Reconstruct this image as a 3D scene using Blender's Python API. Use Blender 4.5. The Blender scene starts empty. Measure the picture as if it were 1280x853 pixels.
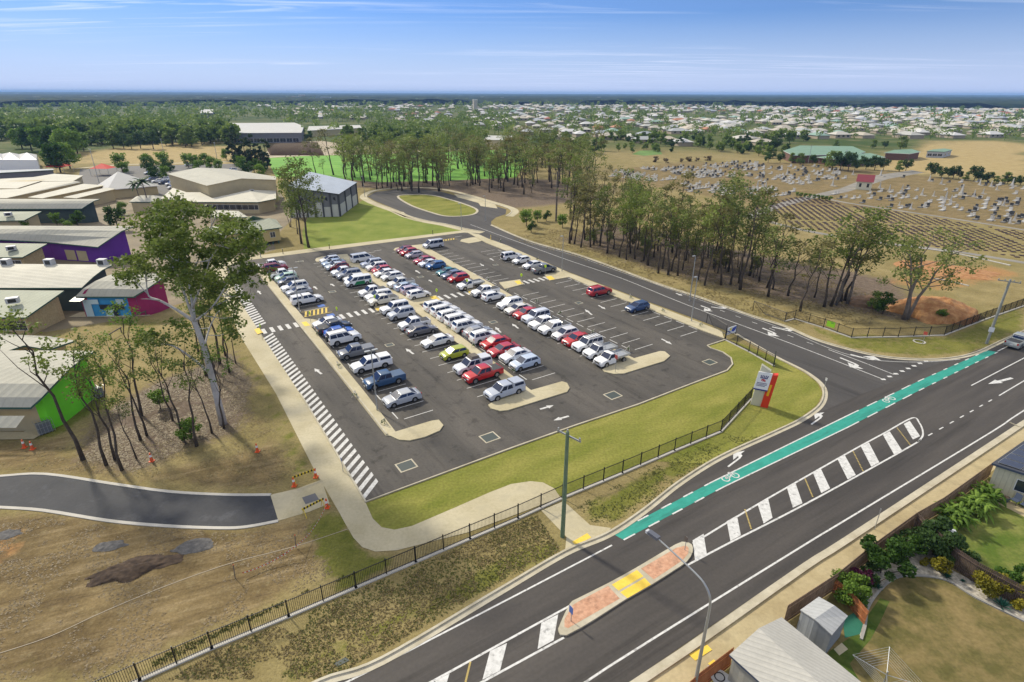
import bpy, bmesh, math, random
import numpy as np
from mathutils import Vector, Matrix
random.seed(7); RNG = np.random.default_rng(7)
S = bpy.context.scene
C = S.collection
# ---------------------------------------------------------------- camera (surveyed from the photo)
FOC, CX, CY, HY, HGT, ROLL = 711.0, 640.0, 426.5, 116.5, 34.0, math.radians(0.18)
PITCH = math.atan((CY - HY) / FOC)
def G(x, y, z=0.0):
    u, v = x - CX, CY - y
    u, v = u*math.cos(ROLL) - v*math.sin(ROLL), u*math.sin(ROLL) + v*math.cos(ROLL)
    d = (u/FOC, math.cos(PITCH) + v/FOC*math.sin(PITCH), -math.sin(PITCH) + v/FOC*math.cos(PITCH))
    t = (z - HGT) / d[2]
    return Vector((d[0]*t, d[1]*t, z))
def PROJ(p):
    d = (p[0], p[1], p[2]-HGT)
    dz = d[1]*math.cos(PITCH) - d[2]*math.sin(PITCH)
    a = d[0]/dz*FOC; b = (d[1]*math.sin(PITCH) + d[2]*math.cos(PITCH))/dz*FOC
    return CX + a*math.cos(ROLL) + b*math.sin(ROLL), CY - (-a*math.sin(ROLL) + b*math.cos(ROLL))
def height_at(base, ytop):
    g = G(*base); lo, hi = 0.0, 60.0
    for _ in range(40):
        m = (lo+hi)/2
        if PROJ((g.x, g.y, m))[1] > ytop: lo = m
        else: hi = m
    return lo
cam_d = bpy.data.cameras.new("camera"); cam = bpy.data.objects.new("camera", cam_d); C.objects.link(cam)
cam_d.sensor_width = 36.0; cam_d.lens = FOC/1280*36; cam_d.clip_start = 0.5; cam_d.clip_end = 60000
cam.matrix_world = Matrix.Translation((0, 0, HGT)) @ Matrix.Rotation(math.pi/2 - PITCH, 4, 'X') @ Matrix.Rotation(ROLL, 4, 'Z')
S.camera = cam
# car park frame: a runs along the rows (away), b across them
TH = math.radians(123.5)
AV = Vector((math.cos(TH), math.sin(TH), 0)); BV = Vector((math.sin(TH), -math.cos(TH), 0))
OO = G(490, 548)
def W(a, b, z=0.0): return OO + AV*a + BV*b + Vector((0, 0, z))
# ---------------------------------------------------------------- light
S.view_settings.view_transform = 'Standard'; S.view_settings.look = 'None'
S.view_settings.exposure = 0.62; S.view_settings.gamma = 1.0
SUN_EL, SUN_AZ = math.radians(38), math.radians(-47)     # azimuth from +Y, clockwise positive
w = bpy.data.worlds.new("World"); S.world = w; w.use_nodes = True
nt = w.node_tree; N = nt.nodes; L = nt.links
for n in list(N): N.remove(n)
out = N.new('ShaderNodeOutputWorld'); bg = N.new('ShaderNodeBackground'); sky = N.new('ShaderNodeTexSky')
sky.sky_type = 'NISHITA'; sky.sun_disc = False; sky.sun_elevation = SUN_EL; sky.sun_rotation = SUN_AZ
sky.air_density = 1.0; sky.dust_density = 0.0; sky.ozone_density = 3.0; sky.altitude = 0
bg.inputs['Strength'].default_value = 0.06
tc = N.new('ShaderNodeTexCoord'); sx = N.new('ShaderNodeSeparateXYZ'); L.new(tc.outputs['Generated'], sx.inputs[0])
def wmath(op, a, b=None, c=None):
    m = N.new('ShaderNodeMath'); m.operation = op
    for i, v in enumerate((a, b, c)):
        if v is None: continue
        if isinstance(v, (int, float)): m.inputs[i].default_value = v
        else: L.new(v, m.inputs[i])
    return m.outputs[0]
zz = wmath('ADD', wmath('MAXIMUM', sx.outputs['Z'], 0.0), 0.035)
cu = wmath('DIVIDE', sx.outputs['X'], zz); cv = wmath('DIVIDE', sx.outputs['Y'], zz)
cb = N.new('ShaderNodeCombineXYZ'); L.new(cu, cb.inputs[0]); L.new(cv, cb.inputs[1])
mp = N.new('ShaderNodeMapping'); mp.inputs['Rotation'].default_value = (0, 0, math.radians(14)); mp.inputs['Scale'].default_value = (0.17, 1.3, 1)
L.new(cb.outputs[0], mp.inputs[0])
n1 = N.new('ShaderNodeTexNoise'); n1.inputs['Scale'].default_value = 1.0; n1.inputs['Detail'].default_value = 9; n1.inputs['Roughness'].default_value = 0.6; n1.inputs['Distortion'].default_value = 1.7
L.new(mp.outputs[0], n1.inputs['Vector'])
mp2 = N.new('ShaderNodeMapping'); mp2.inputs['Rotation'].default_value = (0, 0, math.radians(-20)); mp2.inputs['Scale'].default_value = (0.10, 0.22, 1)
L.new(cb.outputs[0], mp2.inputs[0])
n2 = N.new('ShaderNodeTexNoise'); n2.inputs['Scale'].default_value = 1.0; n2.inputs['Detail'].default_value = 3
L.new(mp2.outputs[0], n2.inputs['Vector'])
def wrange(v, a, b, c=0.0, d=1.0):
    m = N.new('ShaderNodeMapRange'); m.inputs[1].default_value = a; m.inputs[2].default_value = b; m.inputs[3].default_value = c; m.inputs[4].default_value = d
    L.new(v, m.inputs[0]); return m.outputs[0]
mask = wmath('MULTIPLY', wrange(n1.outputs[0], 0.48, 0.72), wrange(n2.outputs[0], 0.45, 0.60))
veil = wmath('MULTIPLY', wrange(n2.outputs[0], 0.4, 0.75), 0.05)
mask = wmath('MINIMUM', wmath('ADD', wmath('MULTIPLY', mask, 0.9), veil), 0.8)
tint = N.new('ShaderNodeMix'); tint.data_type = 'RGBA'; tint.blend_type = 'MULTIPLY'; tint.inputs[0].default_value = 1.0
L.new(sky.outputs[0], tint.inputs[6]); tint.inputs[7].default_value = (0.50, 0.70, 1.18, 1)
mx = N.new('ShaderNodeMix'); mx.data_type = 'RGBA'; L.new(mask, mx.inputs[0]); L.new(tint.outputs[2], mx.inputs[6]); mx.inputs[7].default_value = (12, 12.6, 14, 1)
hz_ = N.new('ShaderNodeMix'); hz_.data_type = 'RGBA'; L.new(wrange(sx.outputs['Z'], 0.11, 0.0, 0.0, 0.9), hz_.inputs[0]); L.new(mx.outputs[2], hz_.inputs[6]); hz_.inputs[7].default_value = (6.6, 7.7, 11.2, 1)
# broken cloud higher up (above the frame): it lights the ground softly
n4 = N.new('ShaderNodeTexNoise'); n4.inputs['Scale'].default_value = 2.2; n4.inputs['Detail'].default_value = 6; L.new(tc.outputs['Generated'], n4.inputs['Vector'])
over = wmath('MULTIPLY', wrange(sx.outputs['Z'], 0.22, 0.5), wrange(n4.outputs[0], 0.40, 0.58))
mo = N.new('ShaderNodeMix'); mo.data_type = 'RGBA'; L.new(over, mo.inputs[0]); L.new(hz_.outputs[2], mo.inputs[6]); mo.inputs[7].default_value = (13, 12.7, 12, 1)
L.new(mo.outputs[2], bg.inputs['Color']); L.new(bg.outputs[0], out.inputs[0])
sd = bpy.data.lights.new("sun", 'SUN'); sd.energy = 2.8; sd.angle = math.radians(5.0); sd.color = (1.0, 0.91, 0.74)
so = bpy.data.objects.new("sun", sd); C.objects.link(so)
sdir = Vector((math.sin(SUN_AZ)*math.cos(SUN_EL), math.cos(SUN_AZ)*math.cos(SUN_EL), math.sin(SUN_EL)))
so.rotation_euler = sdir.to_track_quat('Z', 'Y').to_euler()
# ---------------------------------------------------------------- materials
MATS = {}
def mat(name, col, rough=0.85, var=0.0, scale=1.0, col2=None, bump=0.0, metal=0.0, coat=0.0, spec=None, detail=6, thr=(0.35, 0.65), stretch=None, fine=0.0, objrand=0.0, emis=None):
    if name in MATS: return MATS[name]
    m = bpy.data.materials.new(name); m.use_nodes = True; t = m.node_tree; b = t.nodes['Principled BSDF']
    b.inputs['Roughness'].default_value = rough; b.inputs['Metallic'].default_value = metal; b.inputs['Coat Weight'].default_value = coat
    if spec is not None: b.inputs['Specular IOR Level'].default_value = spec
    c = (*col, 1); b.inputs['Base Color'].default_value = c; last = None
    if col2 is None and var > 0: col2 = tuple(min(1, x*(1+var)) for x in col); c = (*[x*(1-var) for x in col], 1)
    if col2 is not None:
        g = t.nodes.new('ShaderNodeNewGeometry'); vec = g.outputs['Position']
        if stretch:
            mpn = t.nodes.new('ShaderNodeMapping'); mpn.vector_type = 'TEXTURE'; mpn.inputs['Rotation'].default_value = (0, 0, -stretch[0]); mpn.inputs['Scale'].default_value = (1/max(stretch[1], .01), 1/stretch[2], 1)
            t.links.new(vec, mpn.inputs[0]); vec = mpn.outputs[0]
        n = t.nodes.new('ShaderNodeTexNoise'); n.inputs['Scale'].default_value = scale; n.inputs['Detail'].default_value = detail; n.inputs['Roughness'].default_value = 0.6
        t.links.new(vec, n.inputs['Vector'])
        r = t.nodes.new('ShaderNodeMapRange'); r.inputs[1].default_value = thr[0]; r.inputs[2].default_value = thr[1]; t.links.new(n.outputs[0], r.inputs[0])
        x = t.nodes.new('ShaderNodeMix'); x.data_type = 'RGBA'; t.links.new(r.outputs[0], x.inputs[0]); x.inputs[6].default_value = c; x.inputs[7].default_value = (*col2, 1)
        last = x.outputs[2]
        if fine:
            n3 = t.nodes.new('ShaderNodeTexNoise'); n3.inputs['Scale'].default_value = 4.0; n3.inputs['Detail'].default_value = 4; t.links.new(g.outputs['Position'], n3.inputs['Vector'])
            r3 = t.nodes.new('ShaderNodeMapRange'); r3.inputs[1].default_value = 0.3; r3.inputs[2].default_value = 0.7; r3.inputs[3].default_value = 1-fine; r3.inputs[4].default_value = 1+fine; t.links.new(n3.outputs[0], r3.inputs[0])
            mu = t.nodes.new('ShaderNodeMix'); mu.data_type = 'RGBA'; mu.blend_type = 'MULTIPLY'; mu.inputs[0].default_value = 1; t.links.new(last, mu.inputs[6]); t.links.new(r3.outputs[0], mu.inputs[7]); last = mu.outputs[2]
        t.links.new(last, b.inputs['Base Color'])
        if bump:
            bn = t.nodes.new('ShaderNodeBump'); bn.inputs['Strength'].default_value = bump; bn.inputs['Distance'].default_value = 0.2; t.links.new(n.outputs[0], bn.inputs['Height']); t.links.new(bn.outputs[0], b.inputs['Normal'])
    MATS[name] = m; return m
def ribbed(name, col, angle, pitch=0.76, rough=0.45, depth=0.10, var=0.08):
    """sheet metal: fine ribs across a world direction, slight weathering"""
    if name in MATS: return MATS[name]
    m = mat(name, col, max(rough, .7), var=var, scale=0.35, thr=(0.3, 0.7), fine=0.05, spec=.12); t = m.node_tree; b = t.nodes['Principled BSDF']
    g = t.nodes.new('ShaderNodeNewGeometry'); mpn = t.nodes.new('ShaderNodeMapping'); mpn.inputs['Rotation'].default_value = (0, 0, angle); t.links.new(g.outputs['Position'], mpn.inputs[0])
    wv = t.nodes.new('ShaderNodeTexWave'); wv.inputs['Scale'].default_value = 0.314/pitch; wv.wave_profile = 'TRI'; t.links.new(mpn.outputs[0], wv.inputs['Vector'])
    src = b.inputs['Base Color'].links[0].from_socket
    r3 = t.nodes.new('ShaderNodeMapRange'); r3.inputs[1].default_value = 0.75; r3.inputs[2].default_value = 1.0; r3.inputs[3].default_value = 1.0; r3.inputs[4].default_value = 1-depth; t.links.new(wv.outputs['Fac'], r3.inputs[0])
    mu = t.nodes.new('ShaderNodeMix'); mu.data_type = 'RGBA'; mu.blend_type = 'MULTIPLY'; mu.inputs[0].default_value = 1; t.links.new(src, mu.inputs[6]); t.links.new(r3.outputs[0], mu.inputs[7])
    t.links.new(mu.outputs[2], b.inputs['Base Color'])
    bn = t.nodes.new('ShaderNodeBump'); bn.inputs['Strength'].default_value = 0.4; bn.inputs['Distance'].default_value = 0.05; t.links.new(wv.outputs['Fac'], bn.inputs['Height']); t.links.new(bn.outputs[0], b.inputs['Normal'])
    return m
def leafmat(name, c1, c2, trans=0.4, rough=0.6):
    if name in MATS: return MATS[name]
    m = bpy.data.materials.new(name); m.use_nodes = True; t = m.node_tree; b = t.nodes['Principled BSDF']; b.inputs['Roughness'].default_value = rough; b.inputs['Specular IOR Level'].default_value = 0.25
    at = t.nodes.new('ShaderNodeAttribute'); at.attribute_name = 'tint'; oi = t.nodes.new('ShaderNodeObjectInfo')
    ad = t.nodes.new('ShaderNodeMath'); ad.operation = 'MULTIPLY_ADD'; t.links.new(oi.outputs['Random'], ad.inputs[0]); ad.inputs[1].default_value = 0.5; 
    a2 = t.nodes.new('ShaderNodeMath'); a2.operation = 'MULTIPLY_ADD'; t.links.new(at.outputs['Fac'], a2.inputs[0]); a2.inputs[1].default_value = 0.8; a2.inputs[2].default_value = -0.15
    t.links.new(a2.outputs[0], ad.inputs[2])
    x = t.nodes.new('ShaderNodeMix'); x.data_type = 'RGBA'; x.clamp_factor = True; t.links.new(ad.outputs[0], x.inputs[0]); x.inputs[6].default_value = (*c1, 1); x.inputs[7].default_value = (*c2, 1)
    t.links.new(x.outputs[2], b.inputs['Base Color'])
    tr = t.nodes.new('ShaderNodeBsdfTranslucent'); t.links.new(x.outputs[2], tr.inputs[0]); ms = t.nodes.new('ShaderNodeMixShader'); ms.inputs[0].default_value = trans
    o = t.nodes['Material Output']; t.links.new(b.outputs[0], ms.inputs[1]); t.links.new(tr.outputs[0], ms.inputs[2]); t.links.new(ms.outputs[0], o.inputs[0])
    MATS[name] = m; return m
def paintmat(name, rough=0.28, metal=0.0, mult=1.0):
    """car paint: colour comes from the object's own colour"""
    m = bpy.data.materials.new(name); m.use_nodes = True; t = m.node_tree; b = t.nodes['Principled BSDF']; b.inputs['Roughness'].default_value = rough; b.inputs['Coat Weight'].default_value = 0.5; b.inputs['Coat Roughness'].default_value = 0.05
    oi = t.nodes.new('ShaderNodeObjectInfo'); t.links.new(oi.outputs['Color'], b.inputs['Base Color']); MATS[name] = m; return m
def worn(m, amt=.45, spot=1.1, lo=.60, hi=.70, line=None):
    """oil stains and scuffs: darker blotches with their own shapes"""
    t = m.node_tree; b = t.nodes['Principled BSDF']; src = b.inputs['Base Color'].links[0].from_socket; g = t.nodes.new('ShaderNodeNewGeometry'); vec = g.outputs['Position']
    if line:
        mpn = t.nodes.new('ShaderNodeMapping'); mpn.vector_type = 'TEXTURE'; mpn.inputs['Rotation'].default_value = (0, 0, -line[0]); mpn.inputs['Scale'].default_value = (1/line[1], 1/line[2], 1); t.links.new(vec, mpn.inputs[0]); vec = mpn.outputs[0]
    n = t.nodes.new('ShaderNodeTexNoise'); n.inputs['Scale'].default_value = spot; n.inputs['Detail'].default_value = 5; n.inputs['Roughness'].default_value = .7; t.links.new(vec, n.inputs['Vector'])
    r = t.nodes.new('ShaderNodeMapRange'); r.inputs[1].default_value = lo; r.inputs[2].default_value = hi; r.inputs[3].default_value = 1; r.inputs[4].default_value = 1-amt; t.links.new(n.outputs[0], r.inputs[0])
    x = t.nodes.new('ShaderNodeMix'); x.data_type = 'RGBA'; x.blend_type = 'MULTIPLY'; x.inputs[0].default_value = 1; t.links.new(src, x.inputs[6]); t.links.new(r.outputs[0], x.inputs[7]); t.links.new(x.outputs[2], b.inputs['Base Color'])
# ---------------------------------------------------------------- mesh helpers
class MB:
    def __init__(s): s.v = []; s.f = []; s.m = []; s.mi = 0
    def add(s, vs, fs, mi=None):
        k = len(s.v); s.v += [tuple(v) for v in vs]; s.f += [tuple(i+k for i in f) for f in fs]; s.m += [s.mi if mi is None else mi]*len(fs)
    def box(s, x0, x1, y0, y1, z0, z1, mi=None, M=None):
        vs = [(x, y, z) for z in (z0, z1) for y in (y0, y1) for x in (x0, x1)]
        if M is not None: vs = [M @ Vector(v) for v in vs]
        s.add(vs, [(0, 2, 3, 1), (4, 5, 7, 6), (0, 1, 5, 4), (1, 3, 7, 5), (3, 2, 6, 7), (2, 0, 4, 6)], mi)
    def bar(s, p, q, w, h, mi=None):
        """box along p-q, w wide, h high, bottom at the points' z"""
        p, q = Vector(p), Vector(q); d = (q-p); n = Vector((-d.y, d.x, 0)); n = n.normalized()*w/2 if n.length > 1e-6 else Vector((w/2, 0, 0)); u = Vector((0, 0, h))
        s.add([p+n, p-n, q-n, q+n, p+n+u, p-n+u, q-n+u, q+n+u], [(0, 3, 2, 1), (4, 5, 6, 7), (0, 1, 5, 4), (1, 2, 6, 5), (2, 3, 7, 6), (3, 0, 4, 7)], mi)
    def tube(s, pts, rs, n=8, mi=None, cap=True):
        pts = [Vector(p) for p in pts]
        if not isinstance(rs, (list, tuple)): rs = [rs]*len(pts)
        vs = []; fs = []
        for i, p in enumerate(pts):
            d = (pts[min(i+1, len(pts)-1)] - pts[max(i-1, 0)]).normalized()
            a = d.orthogonal().normalized() if i == 0 else (a - d*a.dot(d)).normalized()
            b = d.cross(a)
            for k in range(n):
                t = 2*math.pi*k/n; vs.append(p + (a*math.cos(t) + b*math.sin(t))*rs[i])
        for i in range(len(pts)-1):
            for k in range(n): fs.append((i*n+k, i*n+(k+1) % n, (i+1)*n+(k+1) % n, (i+1)*n+k))
        if cap: fs += [tuple(range(n-1, -1, -1)), tuple((len(pts)-1)*n+k for k in range(n))]
        s.add(vs, fs, mi)
    def prism(s, poly, z0, z1, mi=None, top=None):
        """poly: list of (x,y) any winding"""
        n = len(poly); ar = sum(poly[i][0]*poly[(i+1) % n][1]-poly[(i+1) % n][0]*poly[i][1] for i in range(n))
        if ar < 0: poly = poly[::-1]
        vs = [(p[0], p[1], z0) for p in poly] + [(p[0], p[1], z1) for p in poly]
        s.add(vs, [(i, (i+1) % n, n+(i+1) % n, n+i) for i in range(n)] + [tuple(range(n-1, -1, -1))], mi); s.add([(p[0], p[1], z1) for p in poly], [tuple(range(n))], mi if top is None else top)
    def sheet(s, poly, z, mi=None):
        n = len(poly); ar = sum(poly[i][0]*poly[(i+1) % n][1]-poly[(i+1) % n][0]*poly[i][1] for i in range(n))
        if ar < 0: poly = poly[::-1]
        s.add([(p[0], p[1], z) for p in poly], [tuple(range(n))], mi)
    def disc(s, c, r, z, n=16, mi=None): s.sheet([(c[0]+r*math.cos(2*math.pi*i/n), c[1]+r*math.sin(2*math.pi*i/n)) for i in range(n)], z, mi)
    def build(s, name, mats, parent=None, loc=None, smooth=False):
        me = bpy.data.meshes.new(name); me.from_pydata(s.v, [], s.f); 
        if not isinstance(mats, (list, tuple)): mats = [mats]
        for m in mats: me.materials.append(m)
        if len(mats) > 1: me.polygons.foreach_set('material_index', s.m)
        if smooth: me.polygons.foreach_set('use_smooth', [True]*len(me.polygons))
        me.update(); o = bpy.data.objects.new(name, me); C.objects.link(o)
        if parent is not None: o.parent = parent
        if loc is not None: o.location = loc
        return o
def tag(o, label=None, cat=None, group=None, kind=None):
    if label: o['label'] = label
    if cat: o['category'] = cat
    if group: o['group'] = group
    if kind: o['kind'] = kind
    return o
def empty(name, loc=(0, 0, 0), rz=0.0, label=None, cat=None, group=None):
    o = bpy.data.objects.new(name, None); o.empty_display_size = 0.5; C.objects.link(o); o.location = loc; o.rotation_euler = (0, 0, rz)
    return tag(o, label, cat, group)
def struct(o, label=None): o['kind'] = 'structure'; return o if label is None else tag(o, label)
def copy_tree(o, parent=None):
    c = o.copy(); C.objects.link(c); c.parent = parent
    for ch in list(KIDS.get(o.name, [])): KIDS.setdefault(c.name, []).append(copy_tree(ch, c))
    return c
KIDS = {}
def reg(root, *kids): KIDS.setdefault(root.name, []).extend(kids)
def npmesh(name, verts, faces4, mats, tint=None, parent=None, midx=None, smooth=False):
    """quads (n,4) or tris (n,3) from numpy"""
    me = bpy.data.meshes.new(name); nv, nf, k = len(verts), len(faces4), faces4.shape[1]
    me.vertices.add(nv); me.vertices.foreach_set('co', np.asarray(verts, np.float32).ravel())
    me.loops.add(nf*k); me.loops.foreach_set('vertex_index', np.asarray(faces4, np.int32).ravel())
    me.polygons.add(nf); me.polygons.foreach_set('loop_start', np.arange(0, nf*k, k, dtype=np.int32)); me.polygons.foreach_set('loop_total', np.full(nf, k, np.int32))
    for m in (mats if isinstance(mats, (list, tuple)) else [mats]): me.materials.append(m)
    if midx is not None: me.polygons.foreach_set('material_index', np.asarray(midx, np.int32))
    if smooth: me.polygons.foreach_set('use_smooth', np.ones(nf, bool))
    me.update(calc_edges=True)
    if tint is not None:
        at = me.attributes.new('tint', 'FLOAT', 'FACE'); at.data.foreach_set('value', np.asarray(tint, np.float32))
    o = bpy.data.objects.new(name, me); C.objects.link(o)
    if parent is not None: o.parent = parent
    return o
def px(pts, z=0.0): return [G(p[0], p[1], z) for p in pts]
def smooth_line(pts, n=6, closed=False):
    """Catmull-Rom through 2D/3D points"""
    P = [Vector(p) for p in pts]; out_ = []; m = len(P)
    rng = range(m) if closed else range(m-1)
    for i in rng:
        p0 = P[(i-1) % m] if closed or i > 0 else P[0]; p1 = P[i]; p2 = P[(i+1) % m]; p3 = P[(i+2) % m] if closed or i+2 < m else P[-1]
        for k in range(n):
            t = k/n; out_.append(0.5*((2*p1) + (p2-p0)*t + (2*p0-5*p1+4*p2-p3)*t*t + (3*p1-p0-3*p2+p3)*t*t*t))
    if not closed: out_.append(P[-1])
    return out_
def offset_line(pts, d):
    out_ = []
    for i, p in enumerate(pts):
        a = pts[max(i-1, 0)]; b = pts[min(i+1, len(pts)-1)]; t = (b-a); n = Vector((-t.y, t.x, 0)).normalized(); out_.append(p + n*d)
    return out_
def strip(mb, pts, d0, d1, z, mi=None, z1=None):
    """flat ribbon (or raised kerb when z1 is given) between offsets d0, d1 of a line"""
    A = offset_line(pts, d0); B = offset_line(pts, d1)
    for i in range(len(pts)-1):
        q = [A[i], A[i+1], B[i+1], B[i]]
        if d0 > d1: q = q
        if z1 is None: mb.sheet(q, z, mi)
        else:
            vs = [(v.x, v.y, z) for v in q] + [(v.x, v.y, z1) for v in q]
            mb.add(vs, [(0, 1, 5, 4), (2, 3, 7, 6)] + ([(3, 0, 4, 7)] if i == 0 else []) + ([(1, 2, 6, 5)] if i == len(pts)-2 else []), mi); mb.sheet(q, z1, mi)
# ================================================================ GROUND
def axis(lo, hi, step, far, gr):
    a = list(np.arange(lo, hi+.01, step)); s = step
    r = []; x = hi
    while x < far: s *= gr; x += s; r.append(x)
    l = []; x = lo; s = step
    while x > -far: s *= gr; x -= s; l.append(x)
    return np.array(l[::-1]+a+r)
gx = axis(-120, 175, 1.5, 15500, 1.22)
gy = axis(16, 270, 1.5, 15500, 1.22); gy = np.concatenate([[-60, -30, 0], gy[gy > 5]])
GXX, GYY = np.meshgrid(gx, gy); gp = np.stack([GXX.ravel(), GYY.ravel()], 1)
def sdist(poly, P):
    """signed distance (inside positive) to a polygon given as world points"""
    q = np.array([(p[0], p[1]) for p in poly]); n = len(q); best = np.full(len(P), 1e9); ins = np.zeros(len(P), bool)
    for i in range(n):
        a, b = q[i], q[(i+1) % n]; ab = b-a; t = np.clip(((P-a) @ ab)/(ab @ ab+1e-9), 0, 1); d = np.hypot(*(P-a-t[:, None]*ab).T); best = np.minimum(best, d)
        c = ((a[1] > P[:, 1]) != (b[1] > P[:, 1])); xx = (b[0]-a[0])*(P[:, 1]-a[1])/(b[1]-a[1]+1e-12)+a[0]; ins ^= c & (P[:, 0] < xx)
    return np.where(ins, best, -best)
def zone(pts, feather, amt=1.0): return np.clip(sdist(px(pts), gp)/feather+0.5, 0, 1)*amt
Z = {k: np.zeros(len(gp)) for k in ('green', 'dirt', 'litter', 'orange', 'soil', 'gold', 'wood')}
def zadd(k, pts, f, amt=1.0): Z[k] = np.maximum(Z[k], zone(pts, f, amt))
# olive strips and weedy verges
zadd('green', [(300, 440), (322, 470), (398, 598), (372, 598), (352, 540), (318, 480), (292, 440)], 1.5, .85)
zadd('green', [(384, 645), (425, 640), (455, 690), (500, 700), (432, 738), (402, 700)], 1.2, 1)
zadd('green', [(300, 770), (440, 725), (480, 712), (300, 790), (200, 853), (140, 853)], 3, .55)
zadd('green', [(360, 853), (470, 800), (590, 745), (700, 690), (705, 672), (640, 690), (560, 735), (430, 800), (330, 853)], 1.2, .75)
zadd('green', [(0, 640), (0, 540), (60, 550), (130, 510), (130, 490), (60, 535), (0, 545)], 1.0, .8)
zadd('green', [(985, 398), (1050, 418), (1180, 420), (1280, 380), (1280, 412), (1225, 440), (1150, 448), (1060, 436)], 1.5, .65)
zadd('green', [(720, 636), (900, 545), (940, 500), (1020, 470), (1028, 495), (960, 545), (840, 600), (765, 658)], 1.0, .75)
zadd('green', [(385, 330), (565, 290), (460, 250), (380, 290)], 2, .9)
zadd('green', [(100, 395), (130, 395), (230, 400), (150, 420)], 1.5, .5)
# worn dirt of the works area
zadd('dirt', [(-200, 655), (60, 640), (300, 662), (390, 645), (408, 700), (330, 760), (100, 853), (-200, 853)], 3, .9)
zadd('dirt', [(-200, 590), (60, 595), (338, 618), (372, 596), (330, 520), (300, 500), (320, 560), (180, 590), (80, 560), (130, 520), (60, 550), (-200, 560)], 3, .7)
zadd('litter', [(92, 575), (120, 520), (190, 480), (290, 440), (318, 480), (300, 540), (235, 562), (165, 592)], 4, .95)
zadd('litter', [(700, 300), (840, 345), (960, 372), (1130, 402), (1170, 400), (1120, 350), (960, 320), (760, 280)], 8, .9)
zadd('litter', [(440, 235), (560, 240), (640, 262), (760, 250), (700, 225), (450, 215)], 8, .8)
zadd('orange', [(1120, 345), (1235, 330), (1290, 345), (1180, 365), (1100, 355)], 4, .55)
zadd('orange', [(1140, 390), (1165, 365), (1215, 398), (1180, 408)], 3, .6)
zadd('orange', [(-10, 660), (25, 650), (30, 690), (-10, 710)], 1.5, .6)
zadd('orange', [(455, 763), (480, 757), (478, 778), (452, 782)], .8, .5)
zadd('dirt', [(850, 202), (1000, 203), (1300, 235), (1300, 292), (1100, 262), (940, 256), (850, 240), (760, 225), (765, 212)], 6, .62)
zadd('gold', [(1090, 215), (1290, 222), (1290, 176), (1180, 178), (1120, 196)], 10, .9)
zadd('gold', [(95, 205), (90, 190), (190, 178), (290, 182), (300, 206), (200, 206)], 10, .8)
D = np.hypot(gp[:, 0], gp[:, 1]); Z['wood'] = np.clip((D-330)/160, 0, 1)*np.where((Z['gold'] > .1), 0, 1)*(1-.95*zone([(740, 196), (900, 199), (1000, 202), (1300, 228), (1300, 300), (900, 260), (740, 226)], 10))
me = bpy.data.meshes.new("ground"); nx, ny = len(gx), len(gy)
gz = np.zeros(len(gp))
idx = np.arange(nx*ny).reshape(ny, nx); fq = np.stack([idx[:-1, :-1], idx[:-1, 1:], idx[1:, 1:], idx[1:, :-1]], -1).reshape(-1, 4)
ground = npmesh("ground", np.column_stack([gp, gz]), fq, [mat('tmp', (0.3, 0.25, 0.12))]); struct(ground)
for nm, ks in (('zone_a', ('green', 'dirt', 'litter')), ('zone_b', ('orange', 'soil', 'gold')), ('zone_c', ('wood', 'wood', 'wood'))):
    at = ground.data.attributes.new(nm, 'FLOAT_COLOR', 'POINT'); arr = np.ones((len(gp), 4), np.float32)
    for i, k in enumerate(ks): arr[:, i] = Z[k]
    at.data.foreach_set('color', arr.ravel())
m = bpy.data.materials.new('ground_soil'); m.use_nodes = True; t = m.node_tree; ground.data.materials[0] = m
b = t.nodes['Principled BSDF']; b.inputs['Roughness'].default_value = 0.95; b.inputs['Specular IOR Level'].default_value = 0.1
geo = t.nodes.new('ShaderNodeNewGeometry')
def noise(sc, det=6, rough=.6, vec=None):
    n = t.nodes.new('ShaderNodeTexNoise'); n.inputs['Scale'].default_value = sc; n.inputs['Detail'].default_value = det; n.inputs['Roughness'].default_value = rough; t.links.new(vec or geo.outputs['Position'], n.inputs['Vector']); return n.outputs[0]
def rng(v, a, b_, c=0., d=1.):
    r = t.nodes.new('ShaderNodeMapRange'); t.links.new(v, r.inputs[0])
    for i, q in enumerate((a, b_, c, d)): r.inputs[i+1].default_value = q
    return r.outputs[0]
def mixc(f, a, b_, mode='MIX'):
    x = t.nodes.new('ShaderNodeMix'); x.data_type = 'RGBA'; x.blend_type = mode
    for s_, v in ((0, f), (6, a), (7, b_)):
        if isinstance(v, tuple): x.inputs[s_].default_value = (*v, 1)
        elif isinstance(v, (int, float)): x.inputs[s_].default_value = v
        else: t.links.new(v, x.inputs[s_])
    return x.outputs[2]
def ma(op, a, b_):
    x = t.nodes.new('ShaderNodeMath'); x.operation = op
    for i, v in enumerate((a, b_)):
        if isinstance(v, (int, float)): x.inputs[i].default_value = v
        else: t.links.new(v, x.inputs[i])
    return x.outputs[0]
nb, nm_, nf, nff = noise(.045, 5), noise(.22, 8, .7), noise(1.1, 7, .75), noise(5, 5, .75)
mpt = t.nodes.new('ShaderNodeMapping'); mpt.vector_type = 'TEXTURE'; mpt.inputs['Rotation'].default_value = (0, 0, math.radians(22)); mpt.inputs['Scale'].default_value = (7, .8, 1); t.links.new(geo.outputs['Position'], mpt.inputs[0]); ntr = noise(1.0, 6, .65, mpt.outputs[0])
def attr(nm):
    a_ = t.nodes.new('ShaderNodeAttribute'); a_.attribute_name = nm; s_ = t.nodes.new('ShaderNodeSeparateColor'); t.links.new(a_.outputs['Color'], s_.inputs[0]); return s_.outputs
za, zb, zc = attr('zone_a'), attr('zone_b'), attr('zone_c')
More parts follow.
